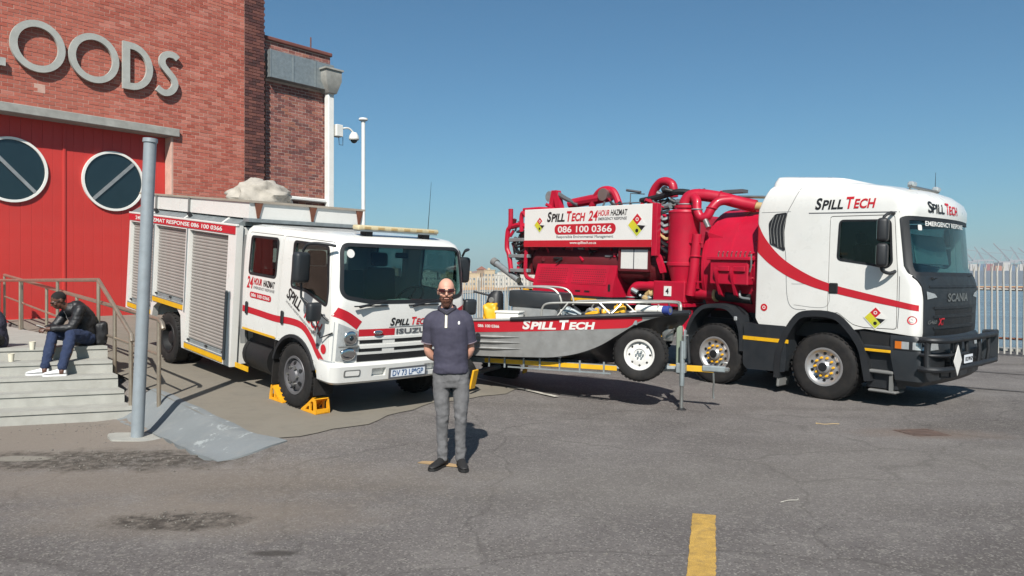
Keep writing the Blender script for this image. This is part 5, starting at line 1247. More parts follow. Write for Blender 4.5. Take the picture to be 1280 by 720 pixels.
MB().tube(spline([(-3.27, -1.0, 1.62), (-3.6, -1.02, 1.63), (-3.82, -1.04, 1.60), (-3.92, -1.05, 1.45), (-3.92, -1.05, 1.25)], 5), .095, 14).build('inlet_pipe', 'red_paint', SC)
for i in range(9):
    p = (-3.75 + rnd.uniform(0, .42), -1.08 + rnd.uniform(-.06, .05), 1.30 + rnd.uniform(0, .26)); q = (p[0] + rnd.uniform(-.14, .14), p[1] + rnd.uniform(-.05, .05), p[2] + rnd.uniform(-.1, .1))
    MB().tube([p, q], rnd.uniform(.03, .06), 10).build('valve', rnd.choice(['galvanised', 'steel', 'galvanised', 'wood_pale']), SC)
MB().tube(spline([(-3.30, -1.1, 1.25), (-3.0, -1.16, 1.05), (-2.72, -1.18, .95), (-2.55, -1.15, .70)], 5), .07, 10).build('drain_pipe', 'red_paint', SC)
MB().prism([(-2.95, 1.25), (-2.60, 1.25), (-2.62, .8), (-2.80, .7)], 'xz', -1.0, -.92).build('outrigger_bracket', 'red_paint', SC)
# power pack behind the cyclone
MB().span(-6.7, -3.2, -.55, 1.15, 1.12, 2.35).build('machine_deck', 'chassis_black', SC)
MB().span(-6.6, -3.3, -.30, 1.20, 2.35, 3.05, .05).build('debris_hopper', 'red_paint', SC)
MB().lathe([(.0, -6.75), (.35, -6.7), (.42, -6.55), (.42, -3.4), (.35, -3.3), (0, -3.25)], (0, -.72, 2.05), 'x', 24).build('silencer', 'mesh_dark', SC)
for x, z in ((-5.9, 2.22), (-5.55, 2.24), (-5.15, 2.2), (-4.7, 2.22)): MB().lathe([(.0, -1.02), (.10, -1.02), (.13, -.98), (.13, -.6), (0, -.6)], (x, 0, z), 'y', 18).build('gauge_housing', rnd.choice(['galvanised', 'mesh_dark', 'steel']), SC)
EN = MB(); EN.rings([[(x, y, z) for (y, z) in ((-1.27, 1.38), (-1.27, 1.55), (-1.12, 2.05), (-.45, 2.05), (-.45, 1.38))] for x in (-6.46, -4.22)]); EN = EN.build('engine_enclosure', 'red_paint', SC, 20)
# the face of the enclosure leans; louvre panels lie on it
en_n = Vector((0, -.50, .15)).normalized()
FM = frame((-6.46, -1.272, 1.55), (1, 0, 0), (0, .15, .50))
for x0, x1 in ((.10, 1.02), (1.10, 2.06)):
    pn = link('mesh_panel', plate([rrect(x0, x1, .06, .44, .02)], .006, FM), 'red_paint', EN, 0)
    for r in range(6):
        for c in range(13): 
            xx = x0 + .05 + (x1 - x0 - .10) * (c + .5 * (r % 2)) / 13.2; yy = .085 + r * .058
    mb = MB()
    for r in range(7):
        for c in range(16):
            xx = x0 + .04 + (x1 - x0 - .08) * (c + .5 * (r % 2)) / 16.2; yy = .085 + r * .048
            mb.bm.verts.ensure_lookup_table(); q = [FM @ Vector((xx + .02 * a, yy + .013 * b, .0075)) for a, b in ((-1, 0), (0, -1), (1, 0), (0, 1))]; mb.faces([q])
    mb.build('perforation', 'mesh_dark', pn, 0, kind='stuff')
for x in (.95, 1.25, 1.5): link('slot', plate([rrect(x, x + .14, -.10, -.065, .012)], .003, frame((-6.46, -1.272, 1.55), (1, 0, 0), (0, 0, 1))), 'chassis_black', EN, 0)
link('slot', plate([rrect(2.12, 2.18, -.06, .08, .01)], .003, frame((-6.46, -1.272, 1.55), (1, 0, 0), (0, .0, 1))), 'chassis_black', EN, 0)
MB().span(-6.50, -4.62, -1.29, -1.22, 1.265, 1.325, .004).build('reflective_tape', 'yellow_tape', SC)
MB().span(-6.48, -4.22, -1.275, -.5, 1.18, 1.375).build('enclosure_skirt', 'dark_grey_plastic', SC)
MB().prism([(-4.60, 1.15), (-4.15, 1.05), (-4.05, 1.32), (-4.5, 1.34)], 'xz', -1.28, -.8).build('skirt_end', 'dark_grey_plastic', SC)
TB = MB().span(-4.10, -3.43, -1.20, -.8, 1.94, 2.32, .01).build('twin_locker', 'white_paint', SC)
MB().span(-3.785, -3.765, -1.204, -1.19, 1.94, 2.32).build('door_gap', 'letter_grey', TB); link('locker_frame', plate([rrect(-4.14, -3.39, 1.90, 2.36, .01), rrect(-4.10, -3.43, 1.94, 2.32, .004)], .05, SIDE(0, -1.17, 0)), 'mesh_dark', TB, 0)
# banner
BN = MB().span(-6.77, -3.32, -1.27, -1.20, 2.36, 3.17, .006).build('banner_board', 'sticker_white', SC)
MB().span(-6.772, -3.318, -1.276, -1.2705, 2.362, 2.50).build('red_strip', 'sticker_red', BN)
MB().span(-3.318, -3.20, -1.275, -1.15, 2.20, 3.17, .006).build('frame_end', 'red_paint', BN)
y = -1.272
def BT(b, x, z, w_, h_, m, **k): link('lettering', textmesh(b, w_, h_, SIDE(x, y, z), **k), m, BN, 0)
spilltech(BN, SIDE(-6.07, y, 2.885), 1.09, .215, bold=.035)
BT("24", -4.90, 2.885, .25, .205, 'letter_red', shear=.2, bold=.025); BT("HOUR", -4.64, 2.975, .29, .115, 'letter_red', shear=.2, bold=.02); BT("HAZMAT", -4.32, 2.975, .42, .115, 'letter_black', shear=.2, bold=.02)
BT("EMERGENCY RESPONSE", -4.64, 2.89, .73, .055, 'letter_grey', shear=.2, bold=.01)
link('number_label', plate([rrect(-5.84, -4.18, 2.62, 2.83, .10, 6)], .003, SIDE(0, y, 0)), 'sticker_red', BN, 0)
link('lettering', textmesh("086 100 0366", 1.46, .135, SIDE(-5.74, y - .004, 2.657), bold=.016), 'sticker_white', BN, 0)
BT("Responsible Environmental Management", -5.78, 2.53, 1.54, .07, 'letter_grey')
link('lettering', textmesh("www.spilltech.co.za", .72, .07, SIDE(-5.39, -1.278, 2.405), bold=.01), 'sticker_white', BN, 0)
hazdiamond(BN, SIDE(-6.29, y, 2.83), .16); hazdiamond(BN, SIDE(-3.66, y, 2.78), .215)
for x in (-6.6, -5.0, -3.5): MB().span(x - .04, x + .04, -1.19, -.9, 2.3, 3.1).build('banner_post', 'red_paint', SC)
MB().prism([(-3.35, 2.36), (-3.18, 2.2), (-3.05, 1.9), (-3.15, 1.88)], 'xz', -1.2, -1.12).build('banner_brace', 'red_paint', SC)
# rear gear
RG = MB().tube(spline([(-7.36, -1.15, 3.22), (-7.36, -1.15, 2.85), (-7.44, -1.15, 2.72), (-7.46, -1.15, 2.35), (-7.38, -1.15, 2.18), (-7.30, -1.15, 1.80)], 5), .055, 10).build('rear_post', 'red_paint', SC)
MB().tube(spline([(-6.80, -1.15, 3.0), (-6.95, -1.15, 3.12), (-7.0, -1.15, 3.0), (-6.98, -1.15, 2.7)], 5), .05, 8).build('rear_hoop', 'red_paint', SC)
for z, m in ((2.52, 'galvanised'), (2.16, 'galvanised'), (1.84, 'galvanised')): MB().span(-7.36, -6.72, -1.20, -1.08, z - .04, z + .04, .01).build('rear_step', m, SC)
MB().tube(spline([(-6.78, -1.18, 2.36), (-6.80, -1.18, 1.85), (-6.72, -1.18, 1.68), (-6.45, -1.18, 1.62)], 5), .045, 8).build('rear_frame', 'red_paint', SC)
MB().tube([(-7.36, -1.1, 2.82), (-7.1, -1.12, 2.86), (-6.8, -1.1, 2.80)], .06, 8).build('rear_beam', 'red_paint', SC)
MB().span(-7.2, -6.75, -1.0, .9, 1.75, 2.75).build('rear_winch', 'mesh_dark', SC)
for i in range(6): MB().tube(spline([(-7.3 + rnd.uniform(0, .4), -1.1, 2.75 - .1 * i), (-7.1, -1.18, 2.6 - .1 * i + rnd.uniform(-.1, .1)), (-6.8, -1.12, 2.7 - .12 * i)], 5), .025, 6).build('rear_hose', 'hose_black', SC)
MB().cyl((-7.95, -1.1, 2.02), (-7.10, -1.1, 1.62), .075, n=14).build('suction_nozzle', 'galvanised', SC); MB().cyl((-7.98, -1.1, 2.035), (-7.86, -1.1, 1.98), .095, n=14).build('nozzle_collar', 'grey_plastic', SC)
MB().tube([(-7.3, -1.0, 1.72), (-7.05, -1.0, 1.40), (-6.9, -1.0, 1.2)], .05, 8).build('nozzle_hose', 'hose_black', SC); MB().span(-7.0, -6.8, -1.1, -.9, 1.38, 1.44).build('valve_yellow', 'yellow_plastic', SC)
# boom on top
MB().prism([(-6.62, 3.05), (-6.48, 3.62), (-6.34, 3.62), (-6.16, 3.05), (-6.30, 3.05), (-6.41, 3.45), (-6.48, 3.05)], 'xz', -.75, -.60).build('boom_tower', 'red_paint', SC)
MB().cyl((-6.62, -.68, 3.50), (-6.62, -.50, 3.50), .12, n=16).build('boom_winch', 'galvanised', SC)
MB().tube([(-6.40, -.66, 3.56), (-6.1, -.66, 3.42), (-5.75, -.66, 3.28)], [.06, .05, .05], 8).build('boom_ram', 'letter_grey', SC)
MB().tube([(-6.05, -.6, 3.32), (-5.4, -.6, 3.38), (-4.9, -.6, 3.42)], [.10, .11, .10], 10).build('boom_arm', 'red_paint', SC)
arc_ = spline([(-5.42, 3.15), (-5.28, 3.45), (-5.12, 3.56), (-4.90, 3.56), (-4.76, 3.45), (-4.60, 3.12)], 5)
MB().tube([(p.x, -.62, p.y) for p in arc_], .075, 10).build('boom_hoop', 'red_paint', SC); MB().cyl((-5.0, -.75, 3.46), (-5.0, -.5, 3.46), .13, n=16).build('hoop_drum', 'steel', SC)
MB().tube([(-7.1, -1.0, 3.2), (-6.7, -.9, 3.22), (-6.3, -.8, 3.2)], .04, 8).build('top_rail', 'red_paint', SC)
mb = MB(); mb.tube([(-4.3, -.7, 3.1), (-4.3, -.7, 3.45), (-3.95, -.7, 3.42)], .012, 6); mb.tube([(-4.4, -.7, 3.52), (-4.05, -.7, 3.46)], .03, 6); mb.build('work_lamp_frame', 'letter_grey', SC)
mb = MB(); mb.tube([(-4.55, -.9, 3.16), (-4.5, -.9, 3.24), (-3.9, -.9, 3.24), (-3.85, -.9, 3.16)], .014, 6); mb.build('top_handrail', 'steel', SC)
MB().tube(spline([(-4.0, -.75, 3.28), (-3.6, -.72, 3.34), (-3.2, -.70, 3.42), (-2.95, -.65, 3.40)], 5), .06, 8).build('top_hose', 'hose_black', SC)
MB().tube(spline([(-3.95, -.5, 3.1), (-3.9, -.5, 3.45), (-3.7, -.5, 3.66), (-3.45, -.5, 3.60), (-3.4, -.5, 3.35)], 6), .085, 12).build('top_elbow', 'red_paint', SC)
for i in range(14):
    p = Vector((-3.7 + rnd.uniform(0, .95), -.75 + rnd.uniform(-.15, .35), 3.15 + rnd.uniform(0, .30))); q = p + Vector((rnd.uniform(-.22, .22), rnd.uniform(-.1, .1), rnd.uniform(-.08, .1)))
    MB().tube([p, q], rnd.uniform(.035, .07), 10).build('top_fitting', rnd.choice(['hose_black', 'letter_grey', 'galvanised', 'hose_black', 'chassis_black']), SC)
for i in range(7):
    MB().tube(spline([(-3.25, -1.1, 3.1 - .12 * i), (-3.18 + .02 * i, -1.15, 3.0 - .12 * i), (-3.08, -1.05, 3.05 - .13 * i)], 4), .03, 6).build('side_hose', rnd.choice(['hose_black', 'wood_pale', 'galvanised']), SC)
mb = MB(); mb.tube([(-2.2, -.2, 3.32), (-1.5, -.2, 3.28), (-1.35, -.2, 3.2)], .03, 6); mb.build('tank_rail', 'steel', SC)
MB().span(-2.3, -1.9, -.55, -.35, 3.36, 3.42).build('top_plate', 'letter_grey', SC)

MB().tube([(-1.62, -.58, 3.10), (-1.2, -.46, 3.06)], .075, 12).build('discharge_pipe', 'wood_pale', SC)
# clamps, frames and small pipework about the machinery
def clamp(p, d, r): 
    q = Vector(d).normalized().to_track_quat('Z', 'Y'); MB().tube([Vector(p) + q @ Vector((r * math.cos(a), r * math.sin(a), 0)) for a in [i * math.pi / 8 for i in range(16)]], .014, 5, closed=True).build('pipe_clamp', 'galvanised' if rnd.random() < .4 else 'red_paint', SC)
clamp((-2.8, -.98, 3.15), (0, 0, 1), .12); clamp((-2.2, -.78, 3.26), (1, .3, -.2), .12); clamp((-2.47, -1.08, 3.04), (0, 0, 1), .09); clamp((-2.22, -1.0, 3.06), (.1, .1, 1), .09); clamp((-2.44, -1.13, 2.2), (0, 0, 1), .095); clamp((-3.92, -1.05, 1.40), (0, 0, 1), .105)
for i in range(46):
    x = rnd.uniform(-6.6, -3.3); z = rnd.uniform(2.08, 2.34); y_ = rnd.uniform(-1.16, -1.0); k = rnd.random(); e_ = Vector((x, y_, z)) + (Vector((rnd.uniform(-.35, .35), 0, 0)) if k < .4 else Vector((0, 0, rnd.uniform(-.2, .1))) if k < .75 else Vector((rnd.uniform(-.15, .15), -.05, rnd.uniform(-.12, .12))))
    MB().tube([(x, y_, z), e_], rnd.uniform(.012, .04), 7).build('pipework', rnd.choice(['hose_black', 'red_paint', 'red_paint', 'galvanised', 'chassis_black', 'mesh_dark']), SC)
for i in range(26):
    x = rnd.uniform(-7.35, -6.75); z = rnd.uniform(1.75, 2.95); MB().tube([(x, -1.08, z), (x + rnd.uniform(-.2, .2), -1.12 + rnd.uniform(-.03, .05), z + rnd.uniform(-.2, .2))], rnd.uniform(.015, .045), 7).build('rear_pipework', rnd.choice(['hose_black', 'red_paint', 'galvanised', 'mesh_dark', 'letter_grey']), SC)
for i in range(20):
    x = rnd.uniform(-6.5, -3.3); MB().tube([(x, rnd.uniform(-1.0, -.5), 3.12), (x + rnd.uniform(-.25, .25), rnd.uniform(-1.0, -.5), 3.12 + rnd.uniform(.05, .22))], rnd.uniform(.015, .04), 7).build('top_pipework', rnd.choice(['hose_black', 'red_paint', 'red_paint', 'galvanised', 'letter_grey']), SC)
for a in range(16):
    t_ = rad(100 + a * 11); MB().cyl((-1.26, 1.12 * math.cos(t_), 2.0 + 1.12 * math.sin(t_)), (-1.33, 1.12 * math.cos(t_), 2.0 + 1.12 * math.sin(t_)), .022, n=6).build('flange_bolt', 'red_paint', tank)
for xx in (-2.28, -1.78): MB().lathe([(1.098, xx - .012), (1.108, xx - .008), (1.108, xx + .008), (1.098, xx + .012)], (0, 0, 2.0), 'x', 64).build('weld_seam', 'red_paint', tank, 60)
# ---------------------------------------------------------------- boat on its trailer
BT_YAW = rad(-23); BLOC = (2.36, 10.69, -.03)
BO = thing('workboat', 'small aluminium workboat with black bow and red side band on trailer', 'boat', BLOC, (0, rad(1.0), BT_YAW))
stn = [(-3.30, .75, 1.17, .67, .66, .57), (-2.6, .76, 1.20, .68, .67, .57), (-2.0, .76, 1.235, .68, .69, .57), (-1.65, .755, 1.26, .67, .71, .58), (-1.3, .735, 1.285, .645, .78, .59), (-1.0, .70, 1.305, .62, .90, .61), (-.75, .64, 1.32, .58, 1.06, .66), (-.5, .545, 1.335, .51, 1.22, .76), (-.25, .39, 1.345, .375, 1.31, .93), (-.05, .22, 1.355, .21, 1.345, 1.12), (.10, .05, 1.36, .045, 1.355, 1.30)]
def hull_side(name, sgn, m, fr):
    lo = [(x, sgn * (hc + (hg - hc) * fr[0]), zc + (zg - zc) * fr[0]) for x, hg, zg, hc, zc, zk in stn]; hi = [(x, sgn * (hc + (hg - hc) * fr[1]), zc + (zg - zc) * fr[1]) for x, hg, zg, hc, zc, zk in stn]
    return strip(lo, hi, 4)
L1 = [spline([(s_[0], s_[i]) for s_ in stn], 4) for i in range(1, 6)]
stn = [(L1[0][k].x, L1[0][k].y, L1[1][k].y, L1[2][k].y, L1[3][k].y, L1[4][k].y) for k in range(len(L1[0]))]
sides = joinm([hull_side('s', -1, None, (0, 1)), hull_side('s', 1, None, (0, 1))])
hullbv = bvh_of(sides)
hull = link('hull', evalmods(sides, [('SOLIDIFY', {'thickness': .02, 'offset': 0})]), 'aluminium', BO, 40)
bot = joinm([strip([(x, sg * hc, zc) for x, hg, zg, hc, zc, zk in stn], [(x, 0, zk) for x, hg, zg, hc, zc, zk in stn], 4) for sg in (-1, 1)])
# the after part of the bottom is bare metal, the bow is black
bot = evalmods(bot, [('SOLIDIFY', {'thickness': .018, 'offset': 0})])
link('hull_bottom', bot, 'hull_black', BO, 40)
MB().prism([(-.75, 1.16), (-.67, .66), (0, .57), (.67, .66), (.75, 1.16)], 'yz', -3.32, -3.29).build('transom', 'aluminium', BO)
MB().prism([(-.66, .70), (.66, .70), (.6, .74), (-.6, .74)], 'yz', -3.28, -1.55).build('deck', 'aluminium', BO)
for sg in (-1, 1):
    ed = [(x, sg * (hg + .012), zg + .0) for x, hg, zg, *_ in stn]
    MB().tube([e for e in ed if e[0] < -2.0], .018, 8).build('gunwale', 'aluminium', BO)
    MB().tube([(a, b, c + .005) for a, b, c in ed if a >= -2.3], [.030 if a < -1.0 else .036 for a, b, c in ed if a >= -2.3], 8).build('rubbing_strake', 'black_plastic', BO)
    for z in (.78, .87, .95): MB().tube([(-3.28, sg * (.70 + (z - .66) * .14), z), (-2.55, sg * (.705 + (z - .66) * .14), z + .01), (-2.15, sg * (.70 + (z - .66) * .14), z + .02)], [.016, .016, .002], 6).build('pressing', 'aluminium', BO)
    sx = [p for p in stn if p[0] < -.42]
    lo = []; hi = []
    for x, hg, zg, hc, zc, zk in sx:
        zb = max(zc + .015, zg - .175); lo.append((x, sg * 1.3, zb)); hi.append((x, sg * 1.3, zg - .006))
    link('red_band', drapeto(strip(lo, hi, 3), hullbv, (0, -sg, 0), .014), 'sticker_red', BO, 0)
spilltech(BO, SIDE(-2.10, -1.3, 1.085) @ Matrix.Rotation(rad(1.8), 4, 'Z'), 1.06, .135, 'sticker_white', 'sticker_white', bold=.045, drape=(hullbv, (0, 1, 0), .018))
link('lettering', drapeto(textmesh("086 100 0366", .34, .045, SIDE(-2.80, -1.3, 1.09), bold=.02, thick=0), hullbv, (0, 1, 0), .018), 'sticker_white', BO, 0)
# rails
for sg in (-1, 1):
    top = spline([(-1.85, sg * .68, 1.28), (-1.80, sg * .68, 1.44), (-1.55, sg * .67, 1.475), (-1.0, sg * .62, 1.49), (-.5, sg * .46, 1.505), (-.12, sg * .20, 1.51), (-.03, sg * .08, 1.48), (-.02, sg * .05, 1.36)], 5)
    MB().tube(top, .016, 8).build('rail', 'boat_rail', BO)
    for (a, b) in ((-1.45, -1.6), (-1.0, -.82), (-.72, -.86), (-.25, -.25)):
        ya = [abs(p.y) for p in top if abs(p.x - a) < .12]; ya = ya[0] if ya else .3
        hb = min(stn, key=lambda q: abs(q[0] - b)); MB().tube([(a, sg * ya, 1.48), (b, sg * hb[1], hb[2])], .013, 6).build('rail_post', 'boat_rail', BO)
MB().box((-2.05, -.2, 1.50), (.80, .55, .24), (0, rad(2), 0), .03, 2).build('console', 'dark_grey_plastic', BO)
MB().box((-2.05, -.2, 1.30), (.70, .5, .22), None, .02).build('console_base', 'aluminium', BO)
MB().tube(spline([(-2.50, -.45, 1.18), (-2.47, -.45, 1.60), (-2.40, -.45, 1.68), (-1.85, -.45, 1.68), (-1.68, -.45, 1.60), (-1.62, -.45, 1.45)], 5), .016, 8).build('console_rail', 'boat_rail', BO)
MB().tube(spline([(-2.50, .10, 1.18), (-2.47, .10, 1.60), (-2.40, .10, 1.68), (-1.85, .10, 1.68), (-1.68, .10, 1.60), (-1.62, .10, 1.45)], 5), .016, 8).build('console_rail', 'boat_rail', BO)
OM = MB(); OM.rings([[(x, y, z) for x, y in rrect(-2.80, -2.55, -.62 + .0, -.36, .07, 4)] for z in (1.33,)] + [[(x, y, 1.56) for x, y in rrect(-2.74, -2.54, -.60, -.38, .08, 4)], [(x, y, 1.62) for x, y in rrect(-2.68, -2.56, -.55, -.43, .05, 4)]])
OM.build('outboard_cowl', 'black_plastic', BO, 40)
MB().lathe([(.0, -.625), (.035, -.625), (.045, -.61)], (-2.66, 0, 1.48), 'y', 16).build('cowl_badge', 'grey_plastic', BO)
MB().tube([(-2.75, -.5, 1.55), (-2.90, -.5, 1.58), (-3.0, -.5, 1.60)], .016, 6).build('tiller', 'black_plastic', BO)
for i in range(26):       # loose gear lying in the boat
    x = rnd.uniform(-1.75, -.35); hb = min(stn, key=lambda q: abs(q[0] - x)); y = rnd.uniform(-.8, .5) * hb[1]
    MB().tube(spline([(x, y, 1.28), (x + rnd.uniform(-.12, .12), y, 1.34 + rnd.uniform(0, .05)), (x + rnd.uniform(-.2, .2), y + .05, 1.30)], 3), rnd.uniform(.02, .05), 7).build('stowed_gear', rnd.choice(['galvanised', 'white_plastic', 'grey_plastic', 'black_plastic', 'hose_black', 'yellow_plastic', 'aluminium']), BO)
MB().span(-1.9, -.5, -.55, .55, 1.20, 1.26).build('gear_tray', 'galvanised', BO)
BM_ = Matrix.Translation(BLOC) @ Matrix.Rotation(BT_YAW, 4, 'Z') @ Matrix.Rotation(rad(1.0), 4, 'Y')
def onboat(o, p, rz=0): o.matrix_world = BM_ @ Matrix.Translation(p) @ Matrix.Rotation(rz, 4, 'Z')
# things lying in the boat
yb = bmesh.new(); bmesh.ops.create_icosphere(yb, subdivisions=4, radius=1)
for v in yb.verts:
    n_ = mnoise.fractal(v.co * 1.6, 1, 2, 4); c = v.co.copy(); sq = lambda q: math.copysign(abs(q) ** .6, q)
    v.co = Vector((sq(c.x) * .105, sq(c.y) * .08, sq(c.z) * .15)) * (1 + .22 * n_)
me = bpy.data.meshes.new('b'); yb.to_mesh(me); yb.free()
onboat(link('life_vest', me, 'yellow_plastic', None, 60, label='bright yellow life vest heaped at the stern of the boat', cat='life vest'), (-2.64, -.66, 1.29), .2)
cx_ = thing('cool_box', 'small white cool box beside the black console in the boat', 'cool box'); onboat(cx_, (-2.36, -.62, 1.14))
MB().box((0, 0, .08), (.36, .22, .17), None, .02, 2).build('box_body', 'white_plastic', cx_); MB().box((0, 0, .18), (.38, .24, .035), None, .012, 2).build('lid', 'white_plastic', cx_)
rl = thing('absorbent_roll', 'white absorbent roll with a blue end lying on the bow', 'roll'); onboat(rl, (-.33, -.30, 1.405), rad(-18))
MB().cyl((-.26, 0, 0), (.16, 0, 0), .058, n=20).build('roll_body', 'white_plastic', rl); MB().cyl((.16, 0, 0), (.26, 0, 0), .061, n=20).build('blue_end', 'blue_plastic', rl); MB().cyl((.26, 0, 0), (.265, 0, 0), .035, n=16).build('core', 'grey_plastic', rl)
ox = thing('fuel_can', 'orange yellow fuel can standing near the bow rail of the boat', 'can'); onboat(ox, (-.78, -.40, 1.30))
MB().box((0, 0, .07), (.16, .10, .16), None, .02, 2).build('can_body', 'yellow_plastic', ox); MB().tube([(-.04, 0, .15), (-.04, 0, .18), (.04, 0, .18), (.04, 0, .15)], .01, 6).build('can_handle', 'yellow_plastic', ox)

TL = thing('boat_trailer', 'galvanised boat trailer with yellow taped rails and upright spare wheel', 'trailer', BLOC, (0, rad(1.0), BT_YAW))
for sg in (-1, 1):
    rail = MB().span(-3.35, -.78, sg * .52 - .03, sg * .52 + .03, .55, .63, .004).build('side_rail', 'galvanised', TL)
    MB().span(-2.78, -.77, sg * .553 - .002, sg * .553 + .002, .558, .622).build('reflective_tape', 'yellow_tape', rail)
    MB().tube([(-.80, sg * .52, .59), (-.05, sg * .06, .58), (.02, sg * .04, .58)], .04, 4).build('drawbar_arm', 'galvanised', TL)
    MB().span(-2.4, -.85, sg * .56 - .012, sg * .56 + .012, .505, .525).build('lower_rail', 'galvanised', TL)
    for x in (-2.7, -2.45, -2.15, -1.9, -1.6, -1.3, -.95): MB().span(x - .012, x + .012, sg * .565 - .008, sg * .565 + .008, .50, .67).build('rail_clip', 'galvanised', TL)
    MB().span(-3.1, -1.3, sg * .42 - .05, sg * .42 + .05, .60, .66).build('bunk', 'black_plastic', TL)
    wheel(TL, -3.15, sg * .90, .33, .32, .19, .19, 'rim_grey', 'spare', sg)
    arch_band(-3.15, .33, .37, .385, 10, 170, sg * 1.01, sg * .80).build('mudguard', 'chassis_black', TL)
    MB().box((-2.74, sg * 1.0, .36), (.03, .16, .28), (0, rad(12), 0), .008).build('side_reflector', 'yellow_plastic', TL)
    MB().box((-3.38, sg * .80, .58), (.04, .28, .10), None, .01).build('tail_lamp', 'lamp_red', TL)
MB().cyl((-3.15, -.85, .33), (-3.15, .85, .33), .04, n=10).build('axle', 'galvanised', TL)
for x in (-3.3, -2.2, -1.2, -.82): MB().span(x - .03, x + .03, -.5, .5, .552, .60).build('cross_bar', 'galvanised', TL)
MB().span(-.15, .46, -.04, .04, .55, .63, .006).build('drawbar', 'yellow_steel', TL)
MB().span(.30, .62, -.055, .055, .56, .645, .015).build('coupling', 'galvanised', TL); MB().box((.60, 0, .60), (.14, .10, .07), None, .02).build('coupling_head', 'steel', TL); MB().tube([(.50, 0, .64), (.56, 0, .70), (.64, 0, .69)], .014, 6).build('coupling_lever', 'steel', TL)
MB().tube([(.46, -.06, .55), (.47, -.07, .40), (.46, -.06, .28), (.47, -.07, .20)], .014, 6).build('safety_chain', 'steel', TL)
MB().span(-.06, .02, -.04, .04, .62, 1.18, .01).build('winch_post', 'winch_green', TL); MB().box((.08, -.13, .93), (.03, .13, .42), None, .02).build('post_plate', 'galvanised', TL)
WI = MB().cyl((-.16, -.16, 1.06), (-.16, .10, 1.06), .06, n=14).box((-.16, -.14, 1.05), (.16, .02, .17), None, .01).build('winch', 'steel', TL); MB().cyl((-.24, -.12, 1.05), (-.24, .06, 1.05), .05, n=14).build('winch_strap', 'yellow_plastic', WI); MB().tube([(-.16, -.17, 1.06), (-.16, -.20, 1.06), (-.05, -.22, 1.15)], .012, 6).build('winch_crank', 'steel', WI)
JK = MB().cyl((.05, -.16, .36), (.05, -.16, .98), .035, n=12).build('jockey_leg', 'galvanised', TL); MB().cyl((.05, -.16, .04), (.05, -.16, .5), .026, n=12).build('inner_leg', 'steel', JK); MB().lathe([(0, .0), (.085, .0), (.085, .012), (.04, .05), (0, .05)], (.05, -.16, .005), 'z', 16).build('foot', 'chassis_black', JK)
MB().tube([(.05, -.16, .98), (.05, -.16, 1.05), (.13, -.16, 1.06)], .012, 6).build('jockey_crank', 'steel', JK); MB().box((.03, -.10, .60), (.13, .16, .14), None, .01).build('jockey_clamp', 'galvanised', JK)
wheel(TL, -.47, -.42, .79, .365, .23, .205, 'rim_white', 'spare', -1)
MB().cyl((-.47, -.35, .79), (-.47, -.05, .60), .04, n=10).build('spare_carrier', 'galvanised', TL)
# ---------------------------------------------------------------- people
mat('skin_light', 'cf9a84', .55, var=.06, vscale=12); mat('skin_dark', '5a3a2c', .5, var=.08, vscale=12)
mat('polo_navy', '3a3848', .85, var=.08, vscale=14, fine=.08, fscale=400); mat('polo_trim', '7a6c74', .85)
mat('jeans_grey', '646364', .9, var=.18, vscale=14, fine=.15, fscale=300); mat('jeans_navy', '1e2c4a', .9, var=.15, vscale=10, fine=.1, fscale=300)
mat('shoe_black', '1d1c1c', .7, var=.1); mat('shoe_white', 'd8d8d8', .6, var=.05); mat('leather_black', '17171a', .55, var=.15, vscale=10)
mat('beard_brown', '5a3626', .95, var=.3, vscale=60, bump=.8, bscale=300); mat('hair_black', '141110', .9, var=.2); mat('lens_red', '35060c', .1, var=.05, coat=.6); mat('belt_black', '151515', .6)
def ering(c, ax, ay, n=22, p=2.3, rot=0):
    c = Vector(c); out = []
    for i in range(n):
        a = 2 * math.pi * i / n; ca, sa = math.cos(a), math.sin(a)
        out.append(c + Vector((math.copysign(abs(ca) ** (2 / p), ca) * ax, math.copysign(abs(sa) ** (2 / p), sa) * ay, 0)))
    return out
def blend(mb, voxel=.009, it=4):
    return evalmods(mb.mesh(), [('REMESH', {'mode': 'VOXEL', 'voxel_size': voxel}), ('SMOOTH', {'iterations': it, 'factor': .5})])
def wrinkle(me, amp, f, zband=None):
    nv = [v.normal.copy() for v in me.vertices]
    for v, n_ in zip(me.vertices, nv):
        a = amp * (zband(v.co) if zband else 1); v.co += n_ * a * mnoise.fractal(Vector((v.co.x * f[0], v.co.y * f[1], v.co.z * f[2])), 1, 2, 3)
    return me
def limb(mb, pts, rs, n=14, k=5):
    P = spline(pts, k); R = [v[0] for v in spline([(r, 0) for r in rs], k)]; mb.tube(P, R, n); mb.ell(P[0], (R[0],) * 3, 12, 8); mb.ell(P[-1], (R[-1],) * 3, 12, 8)
def head(mb, M, s=1.):
    """face looks along -Y of M; origin at the chin-neck joint"""
    def e(c, r, rot=None): mb.ell(M @ (Vector(c) * s), [q * s for q in r], 18, 12, M.to_quaternion().to_matrix().to_4x4())
    e((0, .012, .135), (.076, .096, .092)); e((0, -.020, .070), (.062, .070, .075)); e((0, -.030, .030), (.045, .052, .038)); e((0, -.082, .118), (.052, .022, .016))
    e((0, -.100, .080), (.013, .022, .016)); e((0, -.093, .098), (.010, .018, .026)); e((0, -.082, .047), (.026, .014, .009)); e((0, -.080, .040), (.022, .013, .007))
    for sx in (-1, 1): e((sx * .078, .015, .098), (.010, .020, .032)); e((sx * .042, -.066, .080), (.024, .022, .022))
